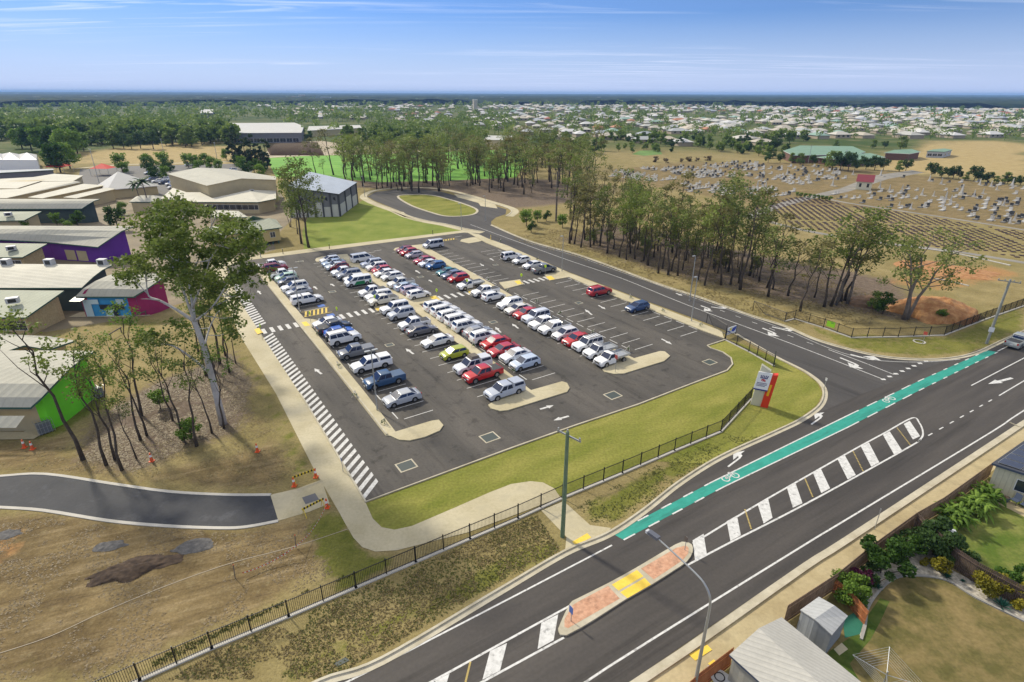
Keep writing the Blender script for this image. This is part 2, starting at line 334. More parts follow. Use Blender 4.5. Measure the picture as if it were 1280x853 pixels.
brk = ma('ADD', ma('MULTIPLY', ma('SUBTRACT', nm_, .5), .9), ma('MULTIPLY', ma('SUBTRACT', nf, .5), 1.1))
def msk(v, lo=.3, hi=.7): return rng(ma('ADD', v, ma('MULTIPLY', brk, 1.0)), lo, hi)
base = mixc(rng(nm_, .36, .66), (.222, .178, .077), (.33, .268, .125))
base = mixc(rng(nb, .45, .65, 0, .55), base, (.20, .175, .062))
base = mixc(rng(nf, .52, .72, 0, .5), base, (.13, .105, .048))
green = mixc(rng(nm_, .38, .62), (.11, .125, .022), (.19, .185, .045)); green = mixc(rng(nf, .55, .72, 0, .6), green, (.055, .075, .018))
dirt = mixc(rng(nm_, .35, .65), (.112, .080, .037), (.255, .19, .092)); dirt = mixc(rng(nf, .55, .7, 0, .6), dirt, (.33, .28, .155)); dirt = mixc(rng(nb, .5, .7, 0, .5), dirt, (.12, .092, .052)); dirt = mixc(rng(ntr, .52, .68, 0, .65), dirt, (.34, .265, .15)); dirt = mixc(rng(ntr, .46, .34, 0, .6), dirt, (.085, .060, .034))
lit = mixc(rng(nf, .35, .65), (.105, .078, .055), (.21, .165, .125))
ora = mixc(rng(nf, .35, .65), (.32, .15, .055), (.42, .24, .10))
gold = mixc(rng(nm_, .35, .65), (.33, .25, .11), (.42, .33, .16))
far = mixc(rng(noise(.012, 6), .4, .6), (.050, .082, .018), (.12, .135, .045)); far = mixc(rng(nb, .55, .65, 0, .5), far, (.24, .2, .11))
c_ = mixc(msk(zb[2]), base, gold); c_ = mixc(msk(za[1]), c_, dirt); c_ = mixc(msk(za[2]), c_, lit); c_ = mixc(msk(za[0], .35, .65), c_, green); c_ = mixc(msk(zb[0]), c_, ora); c_ = mixc(ma('MULTIPLY', msk(zc[0]), 1.0), c_, far)
c_ = mixc(1.0, c_, rng(nff, .3, .7, .70, 1.30), 'MULTIPLY')
t.links.new(c_, b.inputs['Base Color'])
bn = t.nodes.new('ShaderNodeBump'); bn.inputs['Strength'].default_value = .5; bn.inputs['Distance'].default_value = .25; t.links.new(nf, bn.inputs['Height']); t.links.new(bn.outputs[0], b.inputs['Normal'])

# surfaces
M_ASPH = mat('car_park_asphalt', (.070, .066, .060), .8, spec=.2, col2=(.116, .106, .093), scale=.13, thr=(.36, .64), stretch=(-TH, .35, 1.6), fine=.10)
M_ROAD = mat('road_asphalt', (.056, .052, .049), .8, spec=.2, col2=(.100, .091, .082), scale=.5, thr=(.35, .7), stretch=(-math.radians(32.3), .06, .75), fine=.07)
M_ACC = mat('access_asphalt', (.066, .063, .061), .8, spec=.2, col2=(.092, .087, .083), scale=.35, thr=(.35, .7), stretch=(math.radians(56.5), .07, .6), fine=.08)
M_NEW = mat('fresh_asphalt', (.040, .043, .050), .75, spec=.2, col2=(.060, .062, .068), scale=.4, thr=(.3, .7), fine=.08)
M_CONC = mat('pale_concrete', (.41, .36, .225), .85, col2=(.53, .475, .325), scale=.25, thr=(.35, .68), fine=.06)
M_CONC2 = mat('straw_concrete', (.36, .29, .155), .85, col2=(.50, .42, .25), scale=.22, thr=(.35, .68), fine=.08)
M_KERB = mat('kerb_concrete', (.40, .36, .26), .85, col2=(.52, .48, .37), scale=.6, fine=.06)
M_PLINTH = mat('plinth_concrete', (.48, .46, .41), .85, var=.08, scale=.6)
M_WHITE = mat('road_paint_white', (.50, .50, .48), .6, col2=(.66, .66, .64), scale=3.0, thr=(.35, .6))
M_WORN = mat('car_park_paint_white', (.42, .41, .39), .7, col2=(.62, .62, .60), scale=3.0, thr=(.3, .6))
M_YEL = mat('tactile_yellow', (.72, .50, .05), .7, col2=(.84, .60, .08), scale=2.5)
M_LINEY = mat('stripe_yellow', (.62, .45, .08), .7, var=.1, scale=2.5)
M_BRICK = mat('paver_salmon', (.48, .25, .15), .85, col2=(.58, .34, .22), scale=2.0, thr=(.35, .65), fine=.1)
M_TEAL = mat('cycle_lane_teal', (.018, .26, .20), .75, col2=(.030, .32, .25), scale=.8, thr=(.3, .7), fine=.05)
M_TURF = mat('turf_green', (.15, .17, .030), .95, col2=(.255, .245, .062), scale=.16, thr=(.36, .64), fine=.2, stretch=(math.radians(-32), .6, 1.6), spec=.1)
M_TURF2 = mat('turf_bright', (.15, .20, .035), .95, col2=(.23, .26, .06), scale=.16, thr=(.36, .64), fine=.14, spec=.1)
M_BLACK = mat('black_steel', (.012, .012, .013), .5)
M_DARK = mat('dark_opening', (.015, .018, .022), .4)
M_GALV = mat('galvanised_steel', (.42, .44, .45), .4, metal=.6, var=.06, scale=1)
worn(M_ASPH, .35, .55, .56, .66); worn(M_ASPH, .28, .5, .55, .64, (-TH, .12, 1.6)); worn(M_ROAD, .30, .5, .54, .66, (-math.radians(32.3), .05, .9)); worn(M_ACC, .3, .5, .54, .66, (math.radians(56.5), .06, .9))
worn(M_TEAL, .28, .7, .50, .66, (-math.radians(32.3), .25, 2.2)); worn(M_CONC, .22, .5, .55, .70); worn(M_CONC2, .25, .35, .52, .70); worn(M_WHITE, .45, 2.2, .56, .66); worn(M_BRICK, .25, 1.2, .54, .66); worn(M_NEW, -.35, .5, .55, .68)
def sheetobj(name, pts, z, m_, lab=None, world=False):
    mb = MB(); mb.sheet(pts if world else px(pts), z); o = mb.build(name, m_); return struct(o, lab)
# car park asphalt
cp = [(286, 326), (585, 289.5), (612, 304.5), (712, 346), (760, 366), (822, 389.5), (880, 412.5), (909, 424.6), (884.4, 432.8), (889, 436), (904, 441), (914, 448), (916, 456), (909, 464), (869.6, 478.7), (797.5, 506.6), (720, 532.5), (640, 561), (457, 628.5), (375, 492.5), (300, 377.5), (281, 345)]
sheetobj("car_park", cp, .020, M_ASPH)
# access road incl. turning loop
east = [(614, 281.5), (660, 301), (720, 318), (775, 337.5), (822, 355), (880, 374), (939, 395), (981, 408), (1017.5, 424), (1063, 437.5), (1109, 447), (1155, 449.8), (1191, 448), (1221, 441), (1250, 427.6), (1280, 414.5), (1330, 392)]
west = [(598, 295.5), (635, 307.5), (710, 340), (810, 377.5), (860, 395.6), (919, 418), (968, 446), (988, 456), (1007, 466), (1024, 479), (1030, 492), (1024, 508), (1001, 525), (968, 541), (902, 571), (850, 603), (804, 639), (769, 668)]
acc = [(586, 290)] + west[:-1] + [(804, 639)] + [(960, 580), (1106, 500), (1250, 427.6)] + east[:14][::-1] + [(614, 277), (620, 272), (632, 268), (633, 262), (600, 252), (570, 245), (552, 240), (532, 237), (495, 237), (470, 240), (459, 246), (470, 252), (505, 266), (515, 272), (545, 279), (570, 286), (585, 289.5)]
sheetobj("access_road", acc, .024, M_ACC)
# main road
mr_n = [(300, 905), (400, 853), (478, 825), (619, 742), (706, 691), (769, 668), (804, 639), (850, 603), (902, 571), (968, 541), (1060, 500), (1160, 460), (1250, 427.6), (1280, 414.5), (1330, 392)]
mr_s = [(640, 930), (787, 853), (1000, 707), (1060, 669), (1257, 540), (1280, 525), (1400, 450)]
sheetobj("main_road", mr_n + mr_s[::-1], .028, M_ROAD)
# loop island turf
li = smooth_line(px([(497, 246), (515, 243.8), (540, 244.6), (565, 250.6), (590, 259), (597, 264.5), (588, 269.5), (560, 271), (540, 266.5), (513, 257)]), 4, True)
sheetobj("lawn", li, .05, M_TURF, world=True)
mb = MB(); lic = li+[li[0]]; strip(mb, lic, -.05, -.45, 0.02, z1=.12); strip(mb, lic, -.05, .3, 0.02, z1=.12); struct(mb.build("kerb", M_KERB))
# turf areas
L1 = [(457, 629.5), (640, 562), (720, 533.5), (797.5, 507.6), (869.6, 479.7), (909, 465), (917, 456), (914.5, 447), (904, 440), (889, 435), (886, 432.5), (909, 425.5), (968, 458), (948, 498), (903, 540), (820, 575), (702, 621), (679, 603.7), (663, 602), (638.8, 605.6), (612, 616), (568.7, 635), (515, 658), (493, 662.7), (477, 659.5), (466, 648.7)]
sheetobj("lawn", L1, .012, M_TURF)
L2 = [(912, 424), (968, 447), (988, 457.5), (1006, 467), (1022, 480), (1028, 492), (1021, 507), (998, 524), (965, 540.5), (920, 561), (880, 580), (820, 577), (903, 541), (948, 499), (969, 459)]
sheetobj("lawn", L2, .016, M_TURF)
sheetobj("lawn", [(380, 312), (585, 288.5), (560, 283.5), (535, 279), (512, 272), (500, 266), (455, 249.5), (448, 254.5), (426, 271), (385, 271.5), (378, 290)], .012, M_TURF2)
# concrete paths: left pavement, sweep to the verge, crossing ramp
pav = [(262, 333), (281, 333), (286.7, 345), (300, 377.5), (375, 492.5), (457, 628.5), (466, 648.7), (477, 659.5), (493, 662.7), (515, 658), (568.7, 635), (612, 616), (638.8, 605.6), (663, 602), (679, 603.7), (692.7, 611), (700, 622), (660, 638), (585, 666), (496, 688.5), (469, 690), (452.8, 684.5), (442, 673), (431, 654), (424, 641), (402, 603), (393, 588), (345, 492.5), (300, 420), (268, 345)]
sheetobj("footpath", pav, .034, M_CONC)
sheetobj("footpath", [(676.6, 638.8), (702, 628), (709, 631), (737.5, 656.9), (764, 660.6), (752, 675), (706, 692), (708, 671.6)], .034, M_CONC)
sheetobj("footpath", [(262, 333), (262, 329), (300, 322.5), (385, 311.5), (585, 287.5), (600, 292), (580, 291), (300, 327), (282, 334)], .038, M_CONC)
# path round the loop
lo_out = [(598, 293.5), (610, 298), (640, 311)]
outer = smooth_line(px([(600, 292), (575, 287.5), (552, 282), (527, 277.5), (505, 271.5), (488, 264), (470, 257.5), (456, 251), (451, 246), (458, 241), (470, 237.5), (495, 235), (532, 234.6), (560, 237.5), (584, 243), (612, 251), (640, 259.5), (647, 265), (640, 271)]), 5)
mb = MB(); strip(mb, outer, 0.4, -1.7, .03); struct(mb.build("footpath", M_CONC))
mb = MB(); strip(mb, outer, -1.7, -2.1, .02, z1=.13); struct(mb.build("kerb", M_KERB))
sheetobj("footpath", [(487, 263), (505, 265.5), (507, 272), (530, 279), (520, 275.5), (500, 269)], .042, M_CONC)
sheetobj("footpath", [(567, 242.5), (572, 247), (598, 254), (601, 258), (622, 261), (618, 254), (590, 246)], .042, M_CONC)
# strip between car park and access road
mb = MB(); kl = px([(598, 293.5), (610, 299), (635, 308), (710, 341.3), (760, 360.5), (810, 379.5), (860, 398.5), (902, 415)]); kr = px([(585, 291.5), (608, 304.5), (650, 321), (712, 347.5), (760, 368), (822, 391.5), (880, 415), (905, 424)])
mb.prism([(p.x, p.y) for p in kl] + [(p.x, p.y) for p in kr[::-1]], .02, .14); struct(mb.build("kerb_island", M_CONC))
# raised parking islands in the (a,b) frame
def island(poly, name="parking_island", h=.14):
    mb = MB(); mb.prism([(p.x, p.y) for p in poly], .02, h); return struct(mb.build(name, M_CONC))
def rnd(c, r, a0, a1, n=7): return [W(c[0]+r*math.cos(math.radians(a0+(a1-a0)*k/n)), c[1]+r*math.sin(math.radians(a0+(a1-a0)*k/n))) for k in range(n+1)]
island(px([(316, 334), (320, 331.5), (325, 331), (328, 335), (455, 490), (494.6, 541), (539, 527.4), (548.5, 526), (554.4, 532.8), (549.8, 539.5), (531, 547.6), (512, 552), (498.6, 551), (488, 546), (482.4, 545.7), (441, 492.5)]))
mb = MB(); strip(mb, px([(320, 337), (378, 412), (446, 496), (484, 545)]), .1, -.1, .14, z1=.26); struct(mb.build("kerb", M_KERB))
island(px([(394, 326), (395.5, 323.5), (402, 321.5), (425, 319), (434, 318.5), (436, 321), (512, 372), (517, 376), (612, 449), (642, 472), (663.8, 489), (702.5, 478), (708.8, 480), (712, 486), (708.8, 491), (635, 514), (625, 515), (613.8, 511.9), (610, 507.5), (622, 500), (640, 495), (622, 470), (606, 455.5), (508, 382), (498, 374), (423, 323.5), (404, 327.5), (396, 328)]))
island(px([(492, 313), (494, 310.8), (505, 309), (520, 307), (530, 306), (532, 309), (607, 351), (614, 355), (700, 405), (786, 446), (792.5, 449), (825, 440), (831, 440.5), (837.5, 446), (830, 452.5), (780, 468), (767, 468.6), (756, 466), (753, 463), (762, 457), (776, 452), (690, 408), (604, 358), (598, 354), (523, 312), (507, 314.5), (495, 315)]))
# crossing landings
for q in ([(380, 399), (392, 400), (410, 404), (388, 410), (376, 406)], [(467, 384), (480, 382), (486, 386), (471, 390)], [(509, 376), (545, 370), (552, 376), (513, 383)], [(583, 363), (594, 361), (599, 366), (588, 369)], [(624, 354), (650, 350), (655, 356), (631, 362)], [(680, 344), (704, 340.5), (712, 347), (687, 351.5)]):
    mb = MB(); mb.prism([(p.x, p.y) for p in px(q)], .02, .135); struct(mb.build("kerb_island", M_CONC))
for q in ([(377, 404), (383, 403), (388, 408), (381, 409)], [(469, 387), (477, 385), (483, 387), (473, 389.5)], [(537, 372), (544, 371), (550, 376), (543, 377)], [(585, 366), (593, 363), (597, 365.5), (588, 368)], [(643, 352.5), (649, 351.5), (653, 355.5), (647, 356.5)], [(682, 347), (689, 346), (694, 350), (687, 351)], [(318, 413), (324, 411), (329, 417), (322, 419)]):
    sheetobj("tactile_paving", q, .142, M_YEL)
sheetobj("parking_island", [(575, 302), (577, 299.5), (590, 297), (602, 297), (608, 300), (598, 302.5), (586, 304.5)], .036, M_CONC)
# north kerbs of the main road & corners
mb = MB()
kn = smooth_line(px([(300, 905), (400, 853), (478, 825), (619, 742), (706, 691), (760, 668), (804, 639), (850, 603), (902, 571), (968, 541), (1001, 525), (1024, 508), (1030, 492), (1024, 479), (1007, 466), (988, 456), (968, 446), (919, 418)]), 6)
strip(mb, kn, 0.0, .18, .02, z1=.15); strip(mb, kn, -.42, 0, .046); struct(mb.build("kerb", M_KERB))
mb = MB(); ke = smooth_line(px(east), 5); strip(mb, ke, -0.0, .18, .02, z1=.15); strip(mb, ke, -.42, 0, .046); struct(mb.build("kerb", M_KERB))
mb = MB(); ks = smooth_line(px(mr_s), 4); strip(mb, ks, 0, -.45, .046); strip(mb, ks, -.45, -.62, .02, z1=.14); struct(mb.build("kerb", M_KERB))
mb = MB(); wn = smooth_line(px(cp[10:19]), 3); strip(mb, px(cp[7:20][:13]), -.12, .05, .02, z1=.13); struct(mb.build("kerb", M_KERB))
# south verge path up to the garden fences
sheetobj("footpath", [(640, 935), (787, 856), (1000, 709.5), (1060, 671), (1257, 542), (1400, 455), (1400, 480), (1236, 592), (1172.5, 640), (1139.5, 659), (1084, 700), (1040, 737), (978, 778), (912, 828), (872, 860), (700, 980)], .010, M_CONC2)
# service driveway on the left
dt = [(-160, 600), (-60, 601), (0, 596.5), (55.8, 594), (138, 606), (210, 616), (282, 620), (338, 620)]; db = [(-160, 628), (-60, 630), (0, 633.6), (55.8, 637.5), (138, 650.6), (210, 657), (275.6, 659.5), (308.5, 658), (348, 650.6)]
dtl, dbl = smooth_line(px(dt), 4), smooth_line(px(db), 4)
sheetobj("driveway", dtl + dbl[::-1], .020, M_NEW, world=True)
mb = MB(); strip(mb, dtl, -.05, .28, .01, z1=.07); strip(mb, dbl, .05, -.28, .01, z1=.07); struct(mb.build("kerb", M_PLINTH))
sheetobj("driveway", [(338, 619), (372, 611), (402, 600), (412, 630), (387, 640), (348, 651.5)], .024, M_CONC)
sheetobj("drain_cover", [(377.5, 622.5), (394, 617), (399, 625), (382, 631)], .040, mat('grate_grey', (.12, .12, .125), .6))
# cemetery roads, back street, farm fields, school parking
M_CEM = mat('cemetery_road', (.20, .19, .17), .9, col2=(.28, .26, .22), scale=.2)
sheetobj("cemetery_road", [(925, 270), (965, 256), (1010, 245), (1050, 236), (1075, 226), (1090, 220), (1140, 213), (1155, 216), (1110, 224), (1080, 234), (1060, 240), (1015, 249), (975, 260), (940, 275)], .020, M_CEM)
mb = MB(); strip(mb, smooth_line(px([(1035, 249), (1060, 254), (1120, 263), (1200, 275), (1300, 291)]), 5), .9, -.9, .024); struct(mb.build("cemetery_road", M_CEM))
mb = MB(); strip(mb, smooth_line(px([(960, 277), (1000, 287), (1060, 298), (1120, 306), (1190, 314), (1300, 332)]), 5), 1.1, -1.1, .020); struct(mb.build("cemetery_road", M_CEM))
mb = MB(); strip(mb, smooth_line(px([(1110, 306), (1185, 316), (1262, 332.5)]), 5), .5, -.0, .020, z1=.16); struct(mb.build("kerb", M_PLINTH))
mb = MB(); strip(mb, smooth_line(px([(1165, 349), (1185, 352), (1210, 358)]), 5), .3, -.0, .020, z1=.16); struct(mb.build("kerb", M_PLINTH))
sheetobj("farm_field", [(333, 198), (375, 195.5), (480, 193), (560, 190), (640, 187), (660, 200), (645, 222), (560, 226), (470, 228), (400, 221), (345, 222)], .010, mat('crop_green', (.085, .27, .012), .9, col2=(.17, .38, .03), scale=.12, thr=(.35, .65), stretch=(.3, .5, 3), fine=.25))
sheetobj("farm_field", [(790, 193), (800, 188.5), (825, 188), (828, 193), (805, 195)], .010, mat('crop_dull', (.09, .17, .03), .9, col2=(.13, .24, .04), scale=.2))
mb = MB(); strip(mb, smooth_line(px([(300, 204), (335, 197), (400, 194), (480, 191.5), (560, 188), (660, 183)]), 4), 2.2, -2.2, .016); struct(mb.build("farm_track", mat('pale_track', (.5, .44, .33), .9, var=.1, scale=.3)))
sheetobj("school_car_park", [(95, 240), (100, 212), (150, 208), (290, 205), (320, 208), (300, 235), (230, 232), (215, 245), (110, 245)], .012, mat('old_asphalt', (.14, .135, .125), .9, var=.1, scale=.3))
mb = MB(); strip(mb, smooth_line(px([(95, 211), (150, 206.5), (230, 204), (300, 202)]), 4), 1.6, -1.2, .018); struct(mb.build("footpath", M_CONC))
sheetobj("school_yard", [(-120, 415), (60, 415), (150, 400), (262, 370), (262, 340), (345, 312), (340, 300), (370, 270), (350, 240), (200, 240), (-60, 235), (-200, 330)], .006, mat('yard_ground', (.16, .13, .08), .9, col2=(.27, .22, .14), scale=.15, fine=.1))
# ================================================================ MARKINGS
WM = MB(); CM = MB(); YM = MB()
def line(mb, p, q, w_, z, dash=None, gap=None):
    p, q = Vector(p), Vector(q); d = q-p; Ln = d.length; d.normalize(); n = Vector((-d.y, d.x, 0))*w_/2; s0 = 0
    while s0 < Ln-.05:
        e = min(Ln, s0+dash) if dash else Ln; a, b_ = p+d*s0, p+d*e
        mb.sheet([a-n, b_-n, b_+n, a+n], z)
        if not dash: break
        s0 += dash+gap
def pline(mb, pts, w_, z, dash=None, gap=None, sm=4):
    P = smooth_line(px(pts), sm) if len(pts) > 2 else px(pts)
    if not dash:
        strip(mb, P, w_/2, -w_/2, z); return
    for i in range(len(P)-1): line(mb, P[i], P[i+1], w_, z, dash, gap)
ZR, ZC, ZA = .034, .030, .032
def dline(mb, p, q, w_, z, dash, gap): line(mb, G(*p), G(*q), w_, z, dash, gap)
pline(WM, [(320, 905), (434, 853), (600, 768), (765, 682)], .14, ZR)
# cycle lane
gl_u = [(766, 668), (890, 603), (1060, 519.7), (1150, 476), (1234, 438.5)]; gl_l = [(779.5, 675.5), (905, 609), (1060, 534.5), (1150, 488), (1247, 440.5)]
GU, GLL = px(gl_u), px(gl_l)
mb = MB(); mb.sheet(GU+GLL[::-1], ZR+.002); struct(mb.build("cycle_lane", M_TEAL))
for ln in (gl_u, gl_l):
    P = px(ln)
    line(WM, P[0], P[1]+(P[0]-P[1])*.0, .14, ZR+.004, 1.3, 1.6)
    line(WM, P[1], P[2], .14, ZR+.004); line(WM, P[2], P[3], .14, ZR+.004, 2.2, 1.8); line(WM, P[3], P[4], .14, ZR+.004, 1.0, 2.0)
pline(WM, [(1247, 439.5), (1262, 432)], .14, ZR)
# painted median
mu = [(500, 872), (539, 853), (640, 797.5), (722, 752.5)]; ml = [(580, 866), (603, 853), (660, 822), (705, 797.5)]
pline(WM, mu, .16, ZR); pline(WM, ml, .16, ZR)
pline(WM, [(866, 680), (947, 631), (1060, 566.6), (1105, 542), (1140, 523), (1149, 529), (1153.6, 541), (1150, 550), (1135, 560), (1060, 601.7), (985, 642), (912, 679), (859, 707)], .17, ZR, sm=6)
for q in ([(865.7, 676), (879.4, 667.8), (883.5, 693.8), (868.7, 701)], [(908.3, 652.2), (921.2, 645), (926, 669.7), (913, 676.8)], [(947, 631), (960, 623.3), (965.5, 647.9), (954.5, 655)], [(983.5, 610), (994.3, 604.4), (1003, 629.7), (991, 635.2)], [(1016.3, 592), (1026, 586.6), (1037.5, 611), (1026.5, 617)], [(1047, 574.9), (1056, 570), (1069.7, 594.3), (1059.5, 599.8)], [(1076, 558.6), (1086, 553.8), (1099, 578.5), (1089, 584)], [(1103.5, 544), (1112, 539.8), (1127.4, 563.5), (1117.4, 568.6)], [(1129.5, 530.5), (1137, 526.5), (1150, 545.7), (1141, 550)], [(676.6, 779.4), (697.8, 768.4), (692, 801), (672, 812)], [(612.5, 814.5), (633.8, 804.4), (625, 839), (603, 850.5)], [(545, 851.5), (562, 842.5), (553, 872), (530, 878)]):
    WM.sheet(px(q), ZR+.004)
for p, q in (((931, 637), (939, 662)), ((1006, 598.5), (1016, 622)), ((1066, 564), (1079, 590)), ((1121, 535), (1138, 557)), ((588, 828), (582, 853))):
    A_, B_ = G(*p), G(*q); n_ = 14
    for k in range(n_): c_0 = A_.lerp(B_, (k+.5)/n_); YM.box(c_0.x-.06, c_0.x+.06, c_0.y-.06, c_0.y+.06, .03, .045)
# south lines
pline(WM, [(700, 880), (760, 834.5), (1000, 685), (1060, 648.7), (1240, 540), (1280, 513.5), (1400, 440)], .15, ZR)
pline(WM, [(1214, 482.4), (1280, 448), (1330, 422)], .14, ZR); pline(WM, [(1248.8, 495), (1280, 476.5), (1330, 448)], .14, ZR)
dline(WM, (1146, 553), (1240, 500), .13, ZR, .9, 1.5)
# arrows
def arrow(mb, tail, head, z, turn=None, s=1.0):
    """tail, head world points; straight arrow or a hooked turn arrow (turn=+1 left, -1 right)"""
    d = (head-tail); Ln = d.length; d.normalize(); n = Vector((-d.y, d.x, 0)); w_ = .09*s*1.4
    def q(*ps): mb.sheet([tail+d*a+n*b_ for a, b_ in ps], z)
    if turn is None:
        q((0, -w_), (Ln*.55, -w_), (Ln*.55, w_), (0, w_)); q((Ln*.55, -.32*s), (Ln, 0), (Ln*.55, .32*s))
    else:
        k = turn*s
        q((0, -w_), (Ln*.70, -w_), (Ln*.70, w_), (0, w_)); z += .0015
        q((Ln*.66, -w_*turn), (Ln*.86, .02*k), (Ln*.92, .42*k), (Ln*.74, .42*k), (Ln*.70, .16*k), (Ln*.62, w_*turn)); z += .0015
        q((Ln*1.16, .40*k), (Ln*.78, 1.25*k), (Ln*.44, .36*k))
arrow(WM, G(910, 584), G(931, 568), ZR, 1, .72); arrow(WM, G(1014, 531), G(1031, 519), ZR, 1, .72)
arrow(WM, G(1265, 473), G(1235, 480.5), ZR, None, 1.5)
# access road lines
pline(WM, [(588, 281), (640, 300), (710, 325.5), (775, 347.5), (860, 382), (985, 428.5), (1104, 474.6)], .14, ZA)
pline(WM, [(1035.6, 437.5), (1070, 450), (1117.6, 468.7)], .13, ZA); dline(WM, (900, 388), (1030, 436), .12, ZA, 1.0, 2.2)
pline(WM, [(640, 311), (710, 342), (805, 377)], .10, ZA); pline(WM, [(660, 303.5), (720, 320.5), (775, 340), (880, 377), (975, 410), (1040, 437), (1090, 450), (1150, 453), (1200, 449.5)], .10, ZA)
for k in range(8):
    c0 = G(1104, 474.6).lerp(G(1157, 451.5), k/7.); WM.box(c0.x-.28, c0.x+.28, c0.y-.2, c0.y+.2, .026, .033)
for (tl, hd, tn) in (((876, 382.5), (891, 388), -1), ((889, 384), (909, 387), 1), ((953, 410.5), (974, 419), -1), ((965, 409), (992, 415.5), 1), ((1050, 447.5), (1078, 459), -1), ((1063, 443.5), (1096, 452), 1), ((845, 367), (853, 370), None)):
    arrow(WM, G(*tl), G(*hd), ZA, tn, 1.3)
struct(WM.build("road_markings", M_WHITE))
struct(YM.build("median_markers", mat('marker_yellow', (.5, .38, .12), .6)))
# bays. rows: (b of head, b of tail)
PITCH_A = 2.6
def bay_row(bh, bt, a0, a1, skip=()):
    a = a0
    while a < a1+.1:
        if not any(s0 < a < s1 for s0, s1 in skip):
            s_ = 1 if bt > bh else -1
            line(CM, W(a, bh+s_*.9), W(a, bt), .11, ZC)
            if a+PITCH_A < a1+.2 and not any(s0 < a+1.3 < s1 for s0, s1 in skip):
                line(WS, W(a+.45, bh+s_*.35), W(a+PITCH_A-.45, bh+s_*.35), .13, ZC)
        a += PITCH_A
WS = MB()
bay_row(1.75, 6.3, 2.9, 77, [(38, 44.5)]); bay_row(17.6, 12.2, 2.8, 74, [(37.6, 40.2)]); bay_row(19.5, 24.1, 2.8, 71.5, [(36, 38.6)]); bay_row(35.0, 30.2, 2.4, 73.5, [(37, 39.5)]); bay_row(37.4, 41.9, 2.4, 73, [(33.6, 38)]); bay_row(52.4, 47.7, 2.2, 64, [(36, 38.8)])
for bb, aa in ((35., 0), ): pass
# zebra hatch on the drop-off lane, ramped crossing, arrows, grates
a = -7.75
while a < 73:
    if not 35.6 < a < 41.2:
        sh_ = 1.75 if a < 38 else 1.1; CM.sheet([W(a-.3, -5.95), W(a+.3, -5.95), W(a+.3+sh_, -4.0), W(a-.3+sh_, -4.0)], ZC+.002)
    a += 1.2
def zebra(p0, p1, n_, half=1.1):
    P0, P1 = G(*p0), G(*p1); d = (P1-P0).normalized()
    for k in range(n_):
        c0 = P0.lerp(P1, (k+.5)/n_); CM.sheet([c0-d*.27-AV*half, c0+d*.27-AV*half, c0+d*.27+AV*half, c0-d*.27+AV*half], ZC)
zebra((325, 415.5), (375, 405.5), 5); zebra((423, 397), (469, 387.5), 5); zebra((546, 373.5), (588, 366), 5); zebra((648, 354.8), (686, 347.5), 6, 1.0)
for (tl, hd) in (((326, 368), (322, 363.5)), ((402, 468), (393, 461)), ((396.5, 362), (392, 358)), ((418, 358), (413, 355)), ((490, 448), (480, 441)), ((517, 443), (507, 436)), ((506, 344), (501, 341)), ((525, 342), (519, 338)), ((540, 353), (536, 350)), ((648, 411), (640, 405)), ((626, 416), (619, 409)), ((600, 330), (605, 333)), ((617, 326), (612, 323)), ((740, 394), (731, 387)), ((748, 382), (757, 387)), ((827, 424), (840, 431)), ((675, 512), (692, 507)), ((711, 520.5), (692, 526)), ((462, 335), (456, 332))):
    arrow(CM, G(*tl), G(*hd), ZC, None, 1.15)
for q in ((842, 431.5), (853, 435)): pass
for (x_, y_) in ((374, 327), (416, 317), (464, 316), (472, 313.5), (573, 296)):
    g_ = G(x_, y_); line(CM, g_-BV*.9, g_+BV*.9, .16, ZC)
struct(CM.build("parking_markings", M_WORN)); 
WS_o = WS.build("parking_markings", M_WORN); struct(WS_o)
# yellow hatches
mb = MB()
for k in range(7):
    for (A0, A1, B0, B1, n_) in (((380, 395.5), (410, 384.5), (376, 388), (385, 384), 7),): pass
def hatch(mb, a0, a1, b0, b1, n_):
    for k in range(n_):
        b_ = b0+(b1-b0)*k/n_; mb.sheet([W(a0, b_), W(a0, b_+.33), W(a1, b_+1.1), W(a1, b_+.77)], ZC+.002)
    line(mb, W(a0, b0-.2), W(a0, b1+.5), .1, ZC+.002); line(mb, W(a1, b0), W(a1, b1+.7), .1, ZC+.002)
hatch(mb, 41.6, 44.2, 1.9, 6.0, 6); hatch(mb, 76.2, 77.6, 43.6, 48.6, 7)
struct(mb.build("parking_markings", M_LINEY))
mb = MB()
for a_ in (45.6, 40.2): mb.sheet([W(a_-.6, 5.2), W(a_+.6, 5.2), W(a_+.6, 6.4), W(a_-.6, 6.4)], ZC+.002)
struct(mb.build("parking_markings", mat('disabled_blue', (.05, .13, .42), .7)))
M_GR = mat('grate_dark', (.05, .065, .06), .6)
for (x_, y_, s) in ((508, 582.5, 1.5), (612, 547, 1.5), (766, 494.5, 1.5), (887, 453, 1.35), (415.5, 365, 1.0), (487, 431.5, 1.0), (616.5, 403, 1.0), (525.5, 346.5, 1.0), (723.5, 379, 1.0), (619.5, 331.5, .9), (376, 327, .9)):
    g_ = G(x_, y_); q = [g_+AV*s*.54*i+BV*s*.62*j for i, j in ((-1, -1), (1, -1), (1, 1), (-1, 1))]; q2 = [g_+AV*s*.44*i+BV*s*.52*j for i, j in ((-1, -1), (1, -1), (1, 1), (-1, 1))]
    mb = MB(); mb.sheet(q, .034, 0); mb.sheet(q2, .038, 1); struct(mb.build("drain_cover", [M_KERB, M_GR]))
for q in ([(417, 830), (432, 822), (437, 826), (422, 834)],): mb = MB(); mb.sheet(px(q), .042); struct(mb.build("drain_cover", M_GR))
